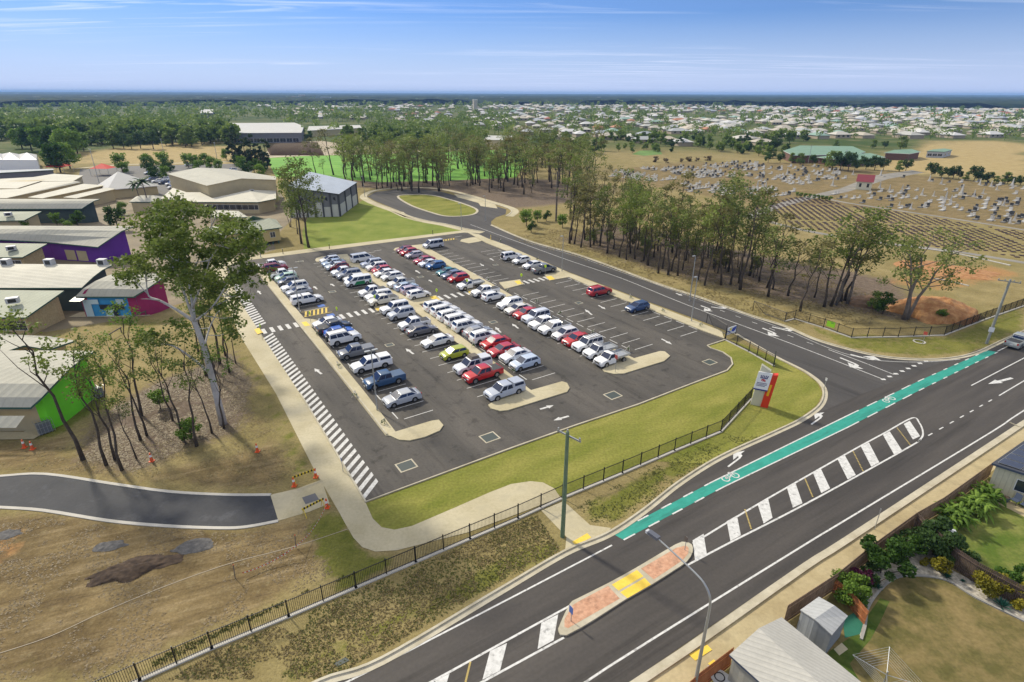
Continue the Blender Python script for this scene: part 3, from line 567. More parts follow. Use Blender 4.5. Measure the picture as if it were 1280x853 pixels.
# traffic island
def raised(poly, z0, z1, m_, name): mb = MB(); mb.prism([(p.x, p.y) for p in poly], z0, z1); return struct(mb.build(name, m_))
ti = smooth_line(px([(698, 791), (700, 782), (712, 757), (722, 750), (759, 731.5), (797, 710.5), (844, 682.5), (856, 679.5), (864.5, 682.8), (865.5, 692), (858, 704), (842, 715), (816, 731.6), (780.5, 752), (745, 775), (708, 796)]), 2, True)
raised(ti, .03, .16, M_KERB, "traffic_island")
for q in ([(760, 734.5), (774.5, 750.5), (710, 787.5), (705.5, 786), (705.5, 776), (716, 758.5), (724, 753.5)], [(801, 713), (845, 687), (857, 684), (860.5, 687), (860, 694), (853, 702.5), (817, 726.5)]):
    mb = MB(); mb.sheet(px(q, 0), .165); struct(mb.build("traffic_island", M_BRICK))
for q in ([(764.5, 733), (796, 714.5), (804, 722.5), (773, 740.5)], [(775, 742.5), (805.5, 724.5), (813.5, 733), (784, 750)]):
    mb = MB(); mb.sheet(px(q), .165); struct(mb.build("tactile_paving", M_YEL))
for q in ([(715, 678), (734, 667), (739, 672.5), (720, 682.5)], [(861, 819), (884, 806.5), (890, 813), (869, 826.5)], [(885, 830), (892, 825), (897, 829), (889, 834)]):
    sheetobj("tactile_paving", q, .040, M_YEL)
# bicycle symbols on the lane
M_SYM = MATS['road_paint_white']
def bike(p, q):
    A_, B_ = G(*p), G(*q); d = (B_-A_).normalized(); n = Vector((-d.y, d.x, 0)); mb = MB(); z = ZR+.008
    def ring(c, r):
        for k in range(16):
            t0, t1 = 2*math.pi*k/16, 2*math.pi*(k+1)/16
            mb.sheet([c+(d*math.cos(t0)+n*math.sin(t0))*r, c+(d*math.cos(t1)+n*math.sin(t1))*r, c+(d*math.cos(t1)+n*math.sin(t1))*(r-.12), c+(d*math.cos(t0)+n*math.sin(t0))*(r-.12)], z)
    c = (A_+B_)/2; ring(c-d*.62, .42); ring(c+d*.62, .42)
    for s0, s1 in (((-.62, 0), (-.15, .45)), ((-.15, .45), (.42, .42)), ((-.62, 0), (0, 0)), ((0, 0), (.42, .42)), ((.62, 0), (.38, .6)), ((-.15, .5), (0, 0)), ((.25, .6), (.5, .6))):
        line(mb, c+d*s0[0]+n*s0[1], c+d*s1[0]+n*s1[1], .11, z)
    struct(mb.build("cycle_symbol", M_SYM))
bike((905, 600), (921, 594)); bike((1104, 503), (1118, 497))
# ================================================================ VEHICLES
PAINT = paintmat('car_paint')
GLASS = mat('car_glass', (.012, .022, .060), .12, spec=.5); TYRE = mat('tyre_rubber', (.012, .012, .012), .8); RIM = mat('wheel_alloy', (.35, .35, .36), .35, metal=.7)
TRIM = mat('black_trim', (.018, .018, .02), .6); LAMP = mat('lamp_glass', (.65, .68, .70), .15, spec=.8); TAIL = mat('tail_lamp_red', (.35, .015, .012), .25); PLATE = mat('number_plate_white', (.7, .7, .66), .5)
CHROME = mat('chrome_bar', (.6, .6, .62), .25, metal=.9); LINER = mat('tray_liner', (.05, .052, .056), .7); CANV = mat('soft_cover', (.14, .12, .10), .8); ALU = mat('tray_alloy', (.42, .44, .46), .4, metal=.5, var=.05, scale=3)
# body outline (x forward), cabin = rear base, rear top, front top, front base
SPECS = {
 'sedan': dict(L=4.75, Wd=1.82, top=[(-2.37, .62), (-2.30, .98), (-1.75, 1.04), (1.05, .98), (1.95, .84), (2.30, .68)], cab=[(-1.85, 1.02), (-1.10, 1.42), (.25, 1.45), (1.15, .97)], r=.32, wx=(-1.38, 1.42), z0=.22),
 'hatchback': dict(L=4.15, Wd=1.74, top=[(-2.07, .60), (-2.04, 1.0), (-1.8, 1.02), (.95, .99), (1.70, .86), (2.02, .66)], cab=[(-2.0, 1.0), (-1.62, 1.45), (.15, 1.50), (1.08, .98)], r=.31, wx=(-1.25, 1.28), z0=.22),
 'suv': dict(L=4.7, Wd=1.88, top=[(-2.34, .7), (-2.31, 1.12), (-2.1, 1.14), (1.0, 1.10), (2.0, 1.0), (2.30, .78)], cab=[(-2.28, 1.12), (-2.0, 1.68), (.25, 1.72), (1.1, 1.10)], r=.37, wx=(-1.38, 1.42), z0=.28, rails=1),
 'four_wheel_drive': dict(L=4.75, Wd=1.92, top=[(-2.36, .7), (-2.36, 1.18), (-2.2, 1.19), (.95, 1.16), (2.1, 1.12), (2.32, .85)], cab=[(-2.33, 1.18), (-2.22, 1.86), (.30, 1.88), (.95, 1.16)], r=.40, wx=(-1.35, 1.48), z0=.34, rails=1),
 'van': dict(L=5.1, Wd=1.92, top=[(-2.54, .7), (-2.54, 1.10), (-2.4, 1.12), (1.75, 1.12), (2.3, .98), (2.52, .70)], cab=[(-2.52, 1.10), (-2.42, 1.92), (.95, 1.95), (1.9, 1.10)], r=.34, wx=(-1.5, 1.62), z0=.22),
 'ute': dict(L=5.3, Wd=1.88, top=[(-2.63, .7), (-2.63, 1.10), (-1.0, 1.10), (1.3, 1.12), (2.2, 1.04), (2.60, .80)], cab=[(-.85, 1.10), (-.70, 1.74), (.62, 1.77), (1.35, 1.11)], r=.39, wx=(-1.55, 1.65), z0=.34, bed=(-2.55, -.95)),
 'flatbed': dict(L=5.2, Wd=1.84, top=[(-.05, .62), (-.05, 1.10), (.3, 1.11), (1.3, 1.10), (2.2, 1.03), (2.58, .80)], cab=[(.02, 1.10), (.12, 1.74), (.75, 1.76), (1.42, 1.10)], r=.38, wx=(-1.55, 1.65), z0=.34, flat=1),
}
def base_car(kind, extras=()):
    s = SPECS[kind]; hw = s['Wd']/2; r = s['r']; root = empty(CARNAME[kind])
    tp = s['top']; x0, x1 = tp[0][0], tp[-1][0]; z0 = s['z0']; ar = r+.09
    prof = [(x0, z0+.1), (x0, tp[0][1])] + tp[1:] + [(x1+.03, z0+.25), (x1, z0)]
    def arch(cx): return [(cx+ar*math.cos(math.radians(t)), max(z0, r+ar*math.sin(math.radians(t)))) for t in range(0, 181, 30)]
    prof += arch(s['wx'][1])
    if not s.get('flat'): prof += arch(s['wx'][0])
    prof += [(x0+.04, z0)]
    def hwf(x, z): 
        k = 1 - .07*max(0, (x-(x1-.7))/.7)**2 - .04*max(0, ((x0+.5)-x)/.5)**2; return hw*k*(1 - .05*max(0, (z-.75)/.5))
    bm = bmesh.new(); Lv = [bm.verts.new((x, hwf(x, z), z)) for x, z in prof]; Rv = [bm.verts.new((x, -hwf(x, z), z)) for x, z in prof]; n = len(prof)
    bm.faces.new(Lv); bm.faces.new(Rv[::-1])
    for i in range(n): bm.faces.new((Lv[(i+1) % n], Lv[i], Rv[i], Rv[(i+1) % n]))
    bmesh.ops.recalc_face_normals(bm, faces=bm.faces); ntop = 2+len(tp)+1
    ed = [e for e in bm.edges if (e.verts[0].co.y > 0) == (e.verts[1].co.y > 0) and all(v.co.z > .55 for v in e.verts)]
    ed2 = [e for e in ed if abs(e.verts[0].co.x-e.verts[1].co.x)+abs(e.verts[0].co.z-e.verts[1].co.z) > .12 and not any((v.co.x-s['wx'][0])**2+(v.co.z-r)**2 < (ar+.02)**2 or (v.co.x-s['wx'][1])**2+(v.co.z-r)**2 < (ar+.02)**2 for v in e.verts)]
    bmesh.ops.bevel(bm, geom=ed2, offset=.07, segments=2, affect='EDGES', profile=.6)
    # cabin
    c = s['cab']; bw, tw = hw-.06, hw-.21
    cb = [bm.verts.new((x, y*(bw if i in (0, 3) else tw), z)) for y in (1, -1) for i, (x, z) in enumerate(c)]
    for f in ((0, 1, 2, 3), (7, 6, 5, 4), (0, 4, 5, 1), (1, 5, 6, 2), (2, 6, 7, 3)): bm.faces.new([cb[i] for i in f])
    bmesh.ops.recalc_face_normals(bm, faces=bm.faces)
    ce = [e for e in bm.edges if e.verts[0] in cb and e.verts[1] in cb and not (min(e.verts[0].co.z, e.verts[1].co.z) < min(c[0][1], c[3][1])+.03 and max(e.verts[0].co.z, e.verts[1].co.z) < max(c[0][1], c[3][1])+.03)]
    bmesh.ops.bevel(bm, geom=ce, offset=.06, segments=2, affect='EDGES', profile=.6)
    if s.get('bed') and 'canopy' not in extras and 'cover' not in extras:
        pass
    me_ = bpy.data.meshes.new('body'); bm.to_mesh(me_); bm.free(); me_.materials.append(PAINT); body = bpy.data.objects.new('body', me_); C.objects.link(body); body.parent = root
    for p in me_.polygons: p.use_smooth = abs(p.normal.y) < .9
    kids = [body]
    def quadglass(name, p, side=0, m_=GLASS):
        mb = MB(); 
        for q in (p if isinstance(p[0][0], (tuple, list, Vector)) else [p]): mb.add(q, [tuple(range(len(q)))])
        o = mb.build(name, m_, root); kids.append(o); return o
    def face_inset(A, B, Cc, Dd, u0, u1, v0, v1, off):
        A, B, Cc, Dd = map(Vector, (A, B, Cc, Dd)); nrm = (B-A).cross(Dd-A).normalized()
        f = lambda u, v: A.lerp(B, u).lerp(Dd.lerp(Cc, u), v) + nrm*off
        return [f(u0, v0), f(u1, v0), f(u1, v1), f(u0, v1)]
    (xa, za), (xb, zb), (xc, zc), (xd, zd) = c
    quadglass('windscreen', face_inset((xd, -bw, zd), (xd, bw, zd), (xc, tw, zc), (xc, -tw, zc), .05, .95, .06, .92, .015))
    quadglass('rear_window', face_inset((xa, bw, za), (xa, -bw, za), (xb, -tw, zb), (xb, tw, zb), .10, .90, .18 if kind != 'sedan' else .08, .90, .015))
    splits = {'sedan': [(.07, .46), (.50, .93)], 'hatchback': [(.08, .50), (.54, .92)], 'suv': [(.05, .28), (.31, .62), (.65, .92)], 'four_wheel_drive': [(.04, .34), (.37, .67), (.70, .94)], 'van': [(.04, .36), (.38, .68), (.71, .93)], 'ute': [(.06, .46), (.52, .92)], 'flatbed': [(.08, .92)]}[kind]
    for sgn in (1, -1):
        A, B, Cc, Dd = (xa, sgn*bw, za), (xd, sgn*bw, zd), (xc, sgn*tw, zc), (xb, sgn*tw, zb)
        if sgn > 0: qs = [face_inset(A, B, Cc, Dd, u0, u1, .12, .86, -.015) for u0, u1 in splits]
        else: qs = [face_inset(A, B, Cc, Dd, u0, u1, .12, .86, .015) for u0, u1 in splits]
        quadglass('side_window', qs)
    for wx in s['wx']:
        for sgn in (1, -1):
            mb = MB(); mb.tube([(wx, sgn*(hw-.22), r), (wx, sgn*(hw-.005), r)], r, 16, 0); mb.tube([(wx, sgn*(hw-.02), r), (wx, sgn*(hw+.008), r)], r*.62, 10, 1); kids.append(mb.build('wheel', [TYRE, RIM], root))
            mb = MB(); mb.sheet([(wx+ar*.97*math.cos(2*math.pi*k/14), r+ar*.97*math.sin(2*math.pi*k/14)) for k in range(14)], 0)
    mb = MB(); mb.box(x0+.1, x1-.05, -hw*.86, hw*.86, z0-.06, z0+.45); kids.append(mb.build('underbody', TRIM, root))
    zl = tp[-1][1]
    for sgn in (1, -1):
        mb = MB(); mb.box(x1-.16, x1+.012, sgn*hw*.60-.17, sgn*hw*.60+.17, zl-.10, zl+.035); kids.append(mb.build('headlight', LAMP, root))
        xt = tp[0][0]; zt = tp[0][1] + (.12 if kind != 'flatbed' else -.05)
        if kind != 'flatbed': mb = MB(); mb.box(xt-.015, xt+.10, sgn*hw*.80-.10, sgn*hw*.80+.10, zt-.05, zt+.24); kids.append(mb.build('tail_light', TAIL, root))
        mb = MB(); mb.box(xd-.28, xd-.08, sgn*(bw+.02), sgn*(bw+.20), zd+.02, zd+.17); kids.append(mb.build('mirror', PAINT if kind in ('sedan', 'hatchback', 'suv') else TRIM, root))
    mb = MB(); mb.box(x1-.05, x1+.055, -hw*.42, hw*.42, zl-.22, zl-.02); kids.append(mb.build('grille', TRIM, root))
    mb = MB(); mb.box(x1+.04, x1+.062, -.19, .19, z0+.12, z0+.25); kids.append(mb.build('number_plate', PLATE, root))
    if kind != 'flatbed': mb = MB(); mb.box(x0-.02, x0, -.19, .19, .62, .74); kids.append(mb.build('number_plate', PLATE, root))
    if s.get('rails'):
        mb = MB()
        for sgn in (1, -1): mb.tube([(xb+.15, sgn*(tw-.08), zb+.05), (xc-.1, sgn*(tw-.08), zc+.05)], .025, 5)
        kids.append(mb.build('roof_rail', TRIM, root))
    if s.get('bed'):
        b0, b1 = s['bed']
        if 'canopy' in extras:
            mb = MB(); yb, yt = hw-.08, hw-.20; v = [(b0-.05, yb, 1.10), (b1+.05, yb, 1.10), (b1+.02, yt, 1.74), (b0+.08, yt, 1.68)]; v += [(x, -y, z) for x, y, z in v]
            mb.add(v, [(0, 3, 2, 1), (4, 5, 6, 7), (3, 7, 6, 2), (0, 4, 7, 3), (1, 2, 6, 5)]); kids.append(mb.build('canopy', PAINT, root))
            for sgn in (1, -1):
                mb = MB(); f = lambda u, t: (b0+.12+u*(b1-b0-.2), sgn*(yb+(yt-yb)*t+.012), 1.10+.6*t); mb.add([f(0, .28), f(1, .28), f(1, .85), f(.04, .85)], [(0, 1, 2, 3)]); kids.append(mb.build('side_window', GLASS, root))
        elif 'cover' in extras:
            mb = MB(); mb.box(b0, b1, -hw+.1, hw-.1, 1.10, 1.17); kids.append(mb.build('tray_cover', PAINT, root))
        else:
            mb = MB(); mb.box(b0+.08, b1-.03, -hw+.15, hw-.15, 1.085, 1.118); kids.append(mb.build('tray_liner', LINER, root))
            mb = MB(); mb.tube([(b1-.05, hw-.2, 1.1), (b1+.0, hw-.25, 1.6), (b1, -hw+.25, 1.6), (b1-.05, -hw+.2, 1.1)], .035, 6); kids.append(mb.build('sports_bar', CHROME, root))
    if s.get('flat'):
        mb = MB(); mb.box(-2.6, -.12, -.95, .95, .86, .95); 
        for q in ((-2.6, -.12, .91, .95), (-2.6, -.12, -.95, -.91), (-2.6, -2.56, -.91, .91)): mb.box(q[0], q[1], q[2], q[3], .95, 1.18)
        kids.append(mb.build('tray', ALU, root)); mb = MB(); mb.box(-2.5, 0, -.35, .35, .5, .86); kids.append(mb.build('chassis', TRIM, root))
        mb = MB(); 
        for y in (-.9, .9): mb.tube([(-.14, y, .95), (-.14, y, 1.75)], .03, 5)
        mb.tube([(-.14, -.9, 1.75), (-.14, .9, 1.75)], .03, 5); mb.tube([(-.14, -.9, 1.4), (-.14, .9, 1.4)], .025, 5); kids.append(mb.build('headboard', CHROME, root))
    if 'rack' in extras:
        mb = MB()
        for k in range(6): x_ = xb+.05+(xc-xb-.1)*k/5; mb.tube([(x_, -tw+.02, zb+.14), (x_, tw-.02, zb+.14)], .025, 5)
        for y in (-tw+.05, tw-.05): mb.tube([(xb, y, zb+.14), (xc, y, zc+.14)], .03, 5)
        kids.append(mb.build('roof_rack', CHROME if kind == 'flatbed' else TRIM, root))
    if 'pack' in extras:
        mb = MB(); mb.add([(xb-.1, -tw+.1, zb+.03), (xc-.1, -tw+.1, zb+.03), (xc-.1, tw-.1, zb+.03), (xb-.1, tw-.1, zb+.03), (xb, -tw+.2, zb+.36), (xc-.3, -tw+.2, zb+.42), (xc-.3, tw-.2, zb+.42), (xb, tw-.2, zb+.36)], [(0, 3, 2, 1), (4, 5, 6, 7), (0, 1, 5, 4), (1, 2, 6, 5), (2, 3, 7, 6), (3, 0, 4, 7)]); kids.append(mb.build('roof_bag', CANV, root))
    if 'spare' in extras: mb = MB(); mb.tube([(x0-.02, 0, 1.0), (x0-.24, 0, 1.0)], r*.95, 16); kids.append(mb.build('spare_wheel', TYRE, root))
    if 'bullbar' in extras:
        mb = MB()
        for z in (.6, .95): mb.tube([(x1+.02, -.7, z), (x1+.16, -.5, z), (x1+.16, .5, z), (x1+.02, .7, z)], .035, 6)
        for y in (-.35, .35): mb.tube([(x1+.16, y, .5), (x1+.16, y, 1.05)], .03, 6)
        kids.append(mb.build('bull_bar', CHROME, root))
    if 'green' in extras:
        mb = MB()
        for sgn in (1, -1): q = [(-2.3, sgn*(hw+.006), .45), (-1.93, sgn*(hw+.006), .45), (-1.93, sgn*(hw+.006), 1.02), (-2.3, sgn*(hw+.006), 1.02)]; q2 = [(-1.05, sgn*(hw+.006), .36), (1.1, sgn*(hw+.006), .36), (.55, sgn*(hw+.006), 1.02), (-1.05, sgn*(hw+.006), 1.02)]; mb.add(q, [(0, 1, 2, 3)]); mb.add(q2, [(0, 1, 2, 3)])
        kids.append(mb.build('side_decal', mat('decal_green', (.01, .22, .07), .35), root))
    reg(root, *kids); return root
CARNAME = dict(sedan='parked_sedan', hatchback='parked_hatchback', suv='parked_suv', four_wheel_drive='parked_four_wheel_drive', van='parked_van', ute='parked_ute', flatbed='parked_flatbed_ute')
TEMPL = {}; CS = random.Random(77)
def place_car(kind, extras, col, loc, ang, label, group, cat='car'):
    key = (kind, tuple(extras))
    if key not in TEMPL: r = base_car(kind, extras); TEMPL[key] = r
    else: r = copy_tree(TEMPL[key])
    r.location = loc; r.rotation_euler = (0, 0, ang); tag(r, label, cat, group)
    for ch in KIDS[r.name]: ch.color = (*col, 1)
    r.scale = (CS.uniform(.94, 1.05), CS.uniform(.97, 1.03), CS.uniform(.95, 1.05))
    return r
WH, CRM, SIL, GRY, LBL, BLU, NAV, RED, MAR, TEAL, LIME, DKG, BRT = (.78, .79, .80), (.70, .68, .60), (.42, .44, .47), (.16, .17, .19), (.36, .46, .60), (.03, .12, .32), (.02, .04, .10), (.48, .015, .02), (.22, .012, .03), (.02, .17, .20), (.38, .42, .03), (.045, .048, .055), (.02, .10, .45)
ANG_L = math.atan2(-BV.y, -BV.x); ANG_R = math.atan2(BV.y, BV.x)
u, h, s, v, f, x, k, b_ = 'ute', 'hatchback', 'suv', 'van', 'four_wheel_drive', 'sedan', 'flatbed', None
ROWS = {
 'A': (4.1, 'beside the long left island', [(341, 329, u, WH, 'R'), (344.7, 335, s, MAR, 'R'), (350.3, 342, u, WH, 'R'), (358.8, 346.3, h, (.45, .62, .48), 'L'), (358.8, 352.8, h, GRY, 'L'), (370.5, 357, s, WH, 'L'), (372.3, 362.7, x, SIL, 'L'), (380.3, 373.9, 'ute+canopy', WH, 'R'),
   (407, 401, x, WH, 'L'), (412.8, 408.7, u, DKG, 'R'), (422, 412.8, x, BRT, 'R'), (426.9, 421.6, 'four_wheel_drive+spare', WH, 'R'), (446.8, 438.6, 'ute+cover', GRY, 'L'), (459.7, 453.2, 'ute+canopy', WH, 'L'), (476.3, 474.8, 'ute+cover', (.03, .08, .17), 'L'), (491.9, 499, x, SIL, 'L')]),
 'B': (15.3, 'left of the middle island', [(415.6, 323.4, h, WH, 'L'), (419.4, 327.2, x, LBL, 'L'), (419.8, 332.3, x, (.5, .56, .62), 'L'), (426, 333.3, h, MAR, 'L'), (428.8, 339.4, u, WH, 'L'), (439.5, 343, s, (.3, .32, .37), 'L'), (440, 348, h, WH, 'L'), (450.3, 351.4, 'van+green', WH, 'L'), (463.9, 362.8, u, WH, 'L'), (471, 369.8, s, WH, 'L'), (479.4, 374, u, CRM, 'L'),
   (494, 383, 'four_wheel_drive', WH, 'L'), (500.6, 392.5, s, (.5, .53, .58), 'L'), (519.4, 402.8, 'ute', WH, 'L'), (526, 413, x, (.13, .13, .14), 'R'), (547.6, 425.7, x, WH, 'L'), (565.7, 442, h, LIME, 'L'), (588.6, 456.5, 'ute+canopy+pack', (.62, .64, .68), 'L'), (599.5, 467.5, u, RED, 'L'), (626, 489.4, 'ute+canopy', (.42, .46, .54), 'L')]),
 'C': (21.9, 'right of the middle island', [(454, 322.5, v, WH, 'R'), (466, 329, s, (.5, .55, .66), 'L'), (470, 333.8, s, WH, 'L'), (470, 338.4, h, RED, 'L'), (476.6, 341.3, x, WH, 'L'), (489.7, 346, h, WH, 'L'), (501, 354.5, u, (.66, .66, .62), 'L'), (511, 357.2, x, LBL, 'R'), (514.7, 362, h, (.42, .36, .45), 'R'), (519.8, 369, h, WH, 'R'),
   (543.8, 383, s, WH, 'R'), (552, 388.8, s, WH, 'R'), (562.8, 394, s, WH, 'R'), (570, 401, 'four_wheel_drive', WH, 'R'), (578.6, 408.7, s, WH, 'R'), (588.6, 416.9, x, (.27, .29, .33), 'R'), (599, 423.3, s, WH, 'R'), (610.9, 429.8, x, RED, 'L'), (623.8, 438, x, (.42, .015, .03), 'L'), (633, 446.5, x, (.70, .72, .76), 'L'), (648.5, 454.8, h, (.50, .58, .70), 'L')]),
 'D': (32.6, 'left of the right island', [(509, 311, h, MAR, 'L'), (512.8, 314.4, h, RED, 'L'), (522, 318, h, (.46, .44, .50), 'L'), (534.8, 324.7, x, (.40, .02, .05), 'L'), (541, 328, x, (.66, .70, .78), 'L'), (549, 331.7, h, BLU, 'L'), (561.6, 339.7, x, TEAL, 'L'), (565.3, 344, x, (.12, .16, .25), 'L'), (577, 347.7, h, RED, 'L'), (588, 355.6, k, WH, 'L'),
   (610, 362, u, WH, 'L'), (617.5, 371, h, WH, 'R'), (636, 381, s, WH, 'L'), (644.7, 386.9, x, (.68, .67, .62), 'L'), (657, 391.6, x, RED, 'L'), (668, 396.5, 'four_wheel_drive', (.64, .68, .76), 'L'), (679, 402.5, u, WH, 'L'), (687.8, 409.4, u, WH, 'L'), (699.4, 418, h, (.66, .66, .68), 'L'), (712.5, 425.4, x, RED, 'L'), (725.6, 432.4, 'four_wheel_drive+rack', WH, 'L'), (743, 440.5, 'flatbed+rack', WH, 'L'), (760, 448.3, 'flatbed+bullbar', WH, 'L')]),
 'E': (40.2, 'alone across the right-hand island at the far end', [(543.8, 305.5, v, (.55, .57, .62), 'L')]),
 'F': (50.4, 'beside the access road strip', [(643, 319.5, 'four_wheel_drive+spare', (.72, .74, .80), 'R'), (653.5, 324.5, h, WH, 'L'), (664, 331.6, x, WH, 'L'), (677, 336.5, u, GRY, 'R'), (748.8, 363.8, s, (.40, .015, .03), 'R'), (797.5, 382.5, h, (.03, .07, .18), 'L')]),
}
CNAME = {WH: 'white', CRM: 'cream', SIL: 'silver', GRY: 'grey', LBL: 'light blue', BLU: 'blue', NAV: 'navy', RED: 'red', MAR: 'maroon', TEAL: 'teal', LIME: 'lime yellow', DKG: 'dark grey', BRT: 'bright blue', (.45, .62, .48): 'pale green', (.03, .08, .17): 'dark blue', (.5, .56, .62): 'pale silver blue', (.3, .32, .37): 'grey', (.5, .53, .58): 'silver', (.13, .13, .14): 'charcoal', (.62, .64, .68): 'silver', (.42, .46, .54): 'silver', (.5, .55, .66): 'silver blue', (.66, .66, .62): 'off-white', (.42, .36, .45): 'mauve grey', (.27, .29, .33): 'grey', (.42, .015, .03): 'dark red', (.70, .72, .76): 'white', (.50, .58, .70): 'pale blue', (.46, .44, .50): 'lilac silver', (.40, .02, .05): 'crimson', (.66, .70, .78): 'bluish white', (.12, .16, .25): 'slate blue', (.68, .67, .62): 'ivory', (.64, .68, .76): 'white', (.66, .66, .68): 'pearl', (.55, .57, .62): 'silver', (.72, .74, .80): 'white', (.40, .015, .03): 'red', (.03, .07, .18): 'dark blue'}
KN = {'ute': 'dual-cab ute', 'hatchback': 'hatchback', 'suv': 'SUV', 'van': 'van', 'four_wheel_drive': 'boxy four-wheel drive', 'sedan': 'sedan', 'flatbed': 'tray-back ute'}
ORD = ['nearest', 'second', 'third', 'fourth', 'fifth', 'sixth', 'seventh', 'eighth', 'ninth', 'tenth', 'eleventh', 'twelfth', 'thirteenth', 'fourteenth', 'fifteenth', 'sixteenth', 'seventeenth', 'eighteenth', 'nineteenth', 'twentieth', 'twenty-first', 'twenty-second', 'twenty-third']
rj = random.Random(3)
for rk, (bc, phrase, cars) in ROWS.items():
    n_ = len(cars)
    for i, (px_, py_, kd, col, dr) in enumerate(cars):
        kk, *ex = kd.split('+'); q = G(px_, py_, .75) - OO; a_ = q.dot(AV)
        if rk != 'E' and rk != 'F':   # sit in a bay
            ph = {'A': 2.9, 'B': 2.8, 'C': 2.8, 'D': 2.4}[rk]; a_ = .35*a_ + .65*(ph + PITCH_A*(round((a_-ph)/PITCH_A-.5)+.5))
        loc = W(a_+rj.uniform(-.1, .1), bc+rj.uniform(-.2, .2), .03)
        ang = (ANG_L if dr == 'L' else ANG_R) + math.radians(rj.uniform(-2.0, 2.0))
        o_ = ORD[n_-1-i]; cn = CNAME[col]
        lab = f"{cn} {KN[kk]}{' with spare wheel' if 'spare' in ex else ''}, {o_ if o_ != 'nearest' else 'nearest'}{' from near end' if o_ != 'nearest' else ''} {phrase}"
        if rk == 'E': lab = "silver van parked alone right of the right-hand island at its far end"
        place_car(kk, ex, col, loc, ang, lab, 'cars in the school car park', 'van' if kk == 'van' else 'ute' if kk in ('ute', 'flatbed') else 'car')
# the ute leaving the frame on the main road, and the staff cars far off
d_ = (G(1234, 438.5)-G(1060, 519.7)).normalized()
place_car('ute', [], (.40, .43, .40), G(1274, 426, .75)-Vector((0, 0, .72)), math.atan2(d_.y, d_.x), 'pale grey-green ute driving away on the main road past the green cycle lane', None, 'ute').name = 'moving_ute'
fcs = [(206, 224, WH), (210, 227, SIL), (214, 230, WH), (196, 220, WH), (201, 217, DKG), (237, 206, WH), (187, 216, WH), (192, 219, SIL), (211, 221, WH), (205, 228, NAV), (283, 217, MAR), (290, 213, WH), (197, 226, WH), (216, 234, WH), (190, 225, GRY)]
for i, (px_, py_, col) in enumerate(fcs):
    place_car(['sedan', 'hatchback', 'suv'][i % 3], [], col, G(px_, py_, .7)-Vector((0, 0, .68)), ANG_L+math.radians(8), f"tiny {CNAME[col]} car in the tree-lined staff parking behind the school roofs", f"{CNAME[col]} cars in the distant staff parking")
# ================================================================ BUILDINGS
M_CREAM = ribbed('roof_cream', (.43, .42, .35), math.radians(32), .9); M_CREAM2 = ribbed('roof_pale_cream', (.56, .54, .45), math.radians(100), .9)
M_GREYR = ribbed('roof_pale_grey', (.40, .43, .44), math.radians(20), .9); M_BLUEGREY = ribbed('roof_silver_blue', (.38, .43, .50), math.radians(28), 1.1, .35)
M_OLIVE = ribbed('roof_pale_olive', (.38, .40, .31), math.radians(14), .8); M_WHROOF = mat('roof_white_membrane', (.52, .51, .47), .5, var=.03, scale=.3)
M_TANB = mat('tan_brick', (.40, .30, .15), .9, col2=(.52, .41, .23), scale=3.5, thr=(.3, .7), fine=.12); M_TANW = mat('tan_render', (.50, .42, .25), .85, var=.06, scale=.6)
M_PURP = mat('purple_wall', (.13, .025, .30), .7, var=.08, scale=.4); M_LIMEW = mat('lime_green_wall', (.17, .70, .02), .7, var=.08, scale=.5); M_PINK = mat('magenta_wall', (.30, .015, .10), .7, var=.1, scale=.4)
M_BLUEW = mat('sky_blue_wall', (.04, .30, .62), .7, var=.06, scale=.6); M_LBW = mat('pale_blue_panel', (.50, .66, .72), .6); M_GREENT = mat('dark_green_trim', (.03, .10, .08), .5)
M_GREYP = mat('grey_cladding', (.17, .17, .19), .7, var=.06, scale=.5); M_GREYD = mat('dark_column', (.06, .06, .07), .6); M_PANEL = mat('pale_tilt_panel', (.55, .54, .50), .8, var=.05, scale=.5)
M_WIN = mat('window_glass', (.015, .025, .045), .08, spec=.9); M_FRAME = mat('window_frame_white', (.72, .72, .70), .5); M_YELW = mat('yellow_weatherboard', (.60, .47, .20), .8, var=.05, scale=.8)
M_SHADE = mat('shaded_teal_wall', (.045, .07, .075), .8, var=.1); M_AC = mat('aircon_grey', (.45, .46, .47), .5)
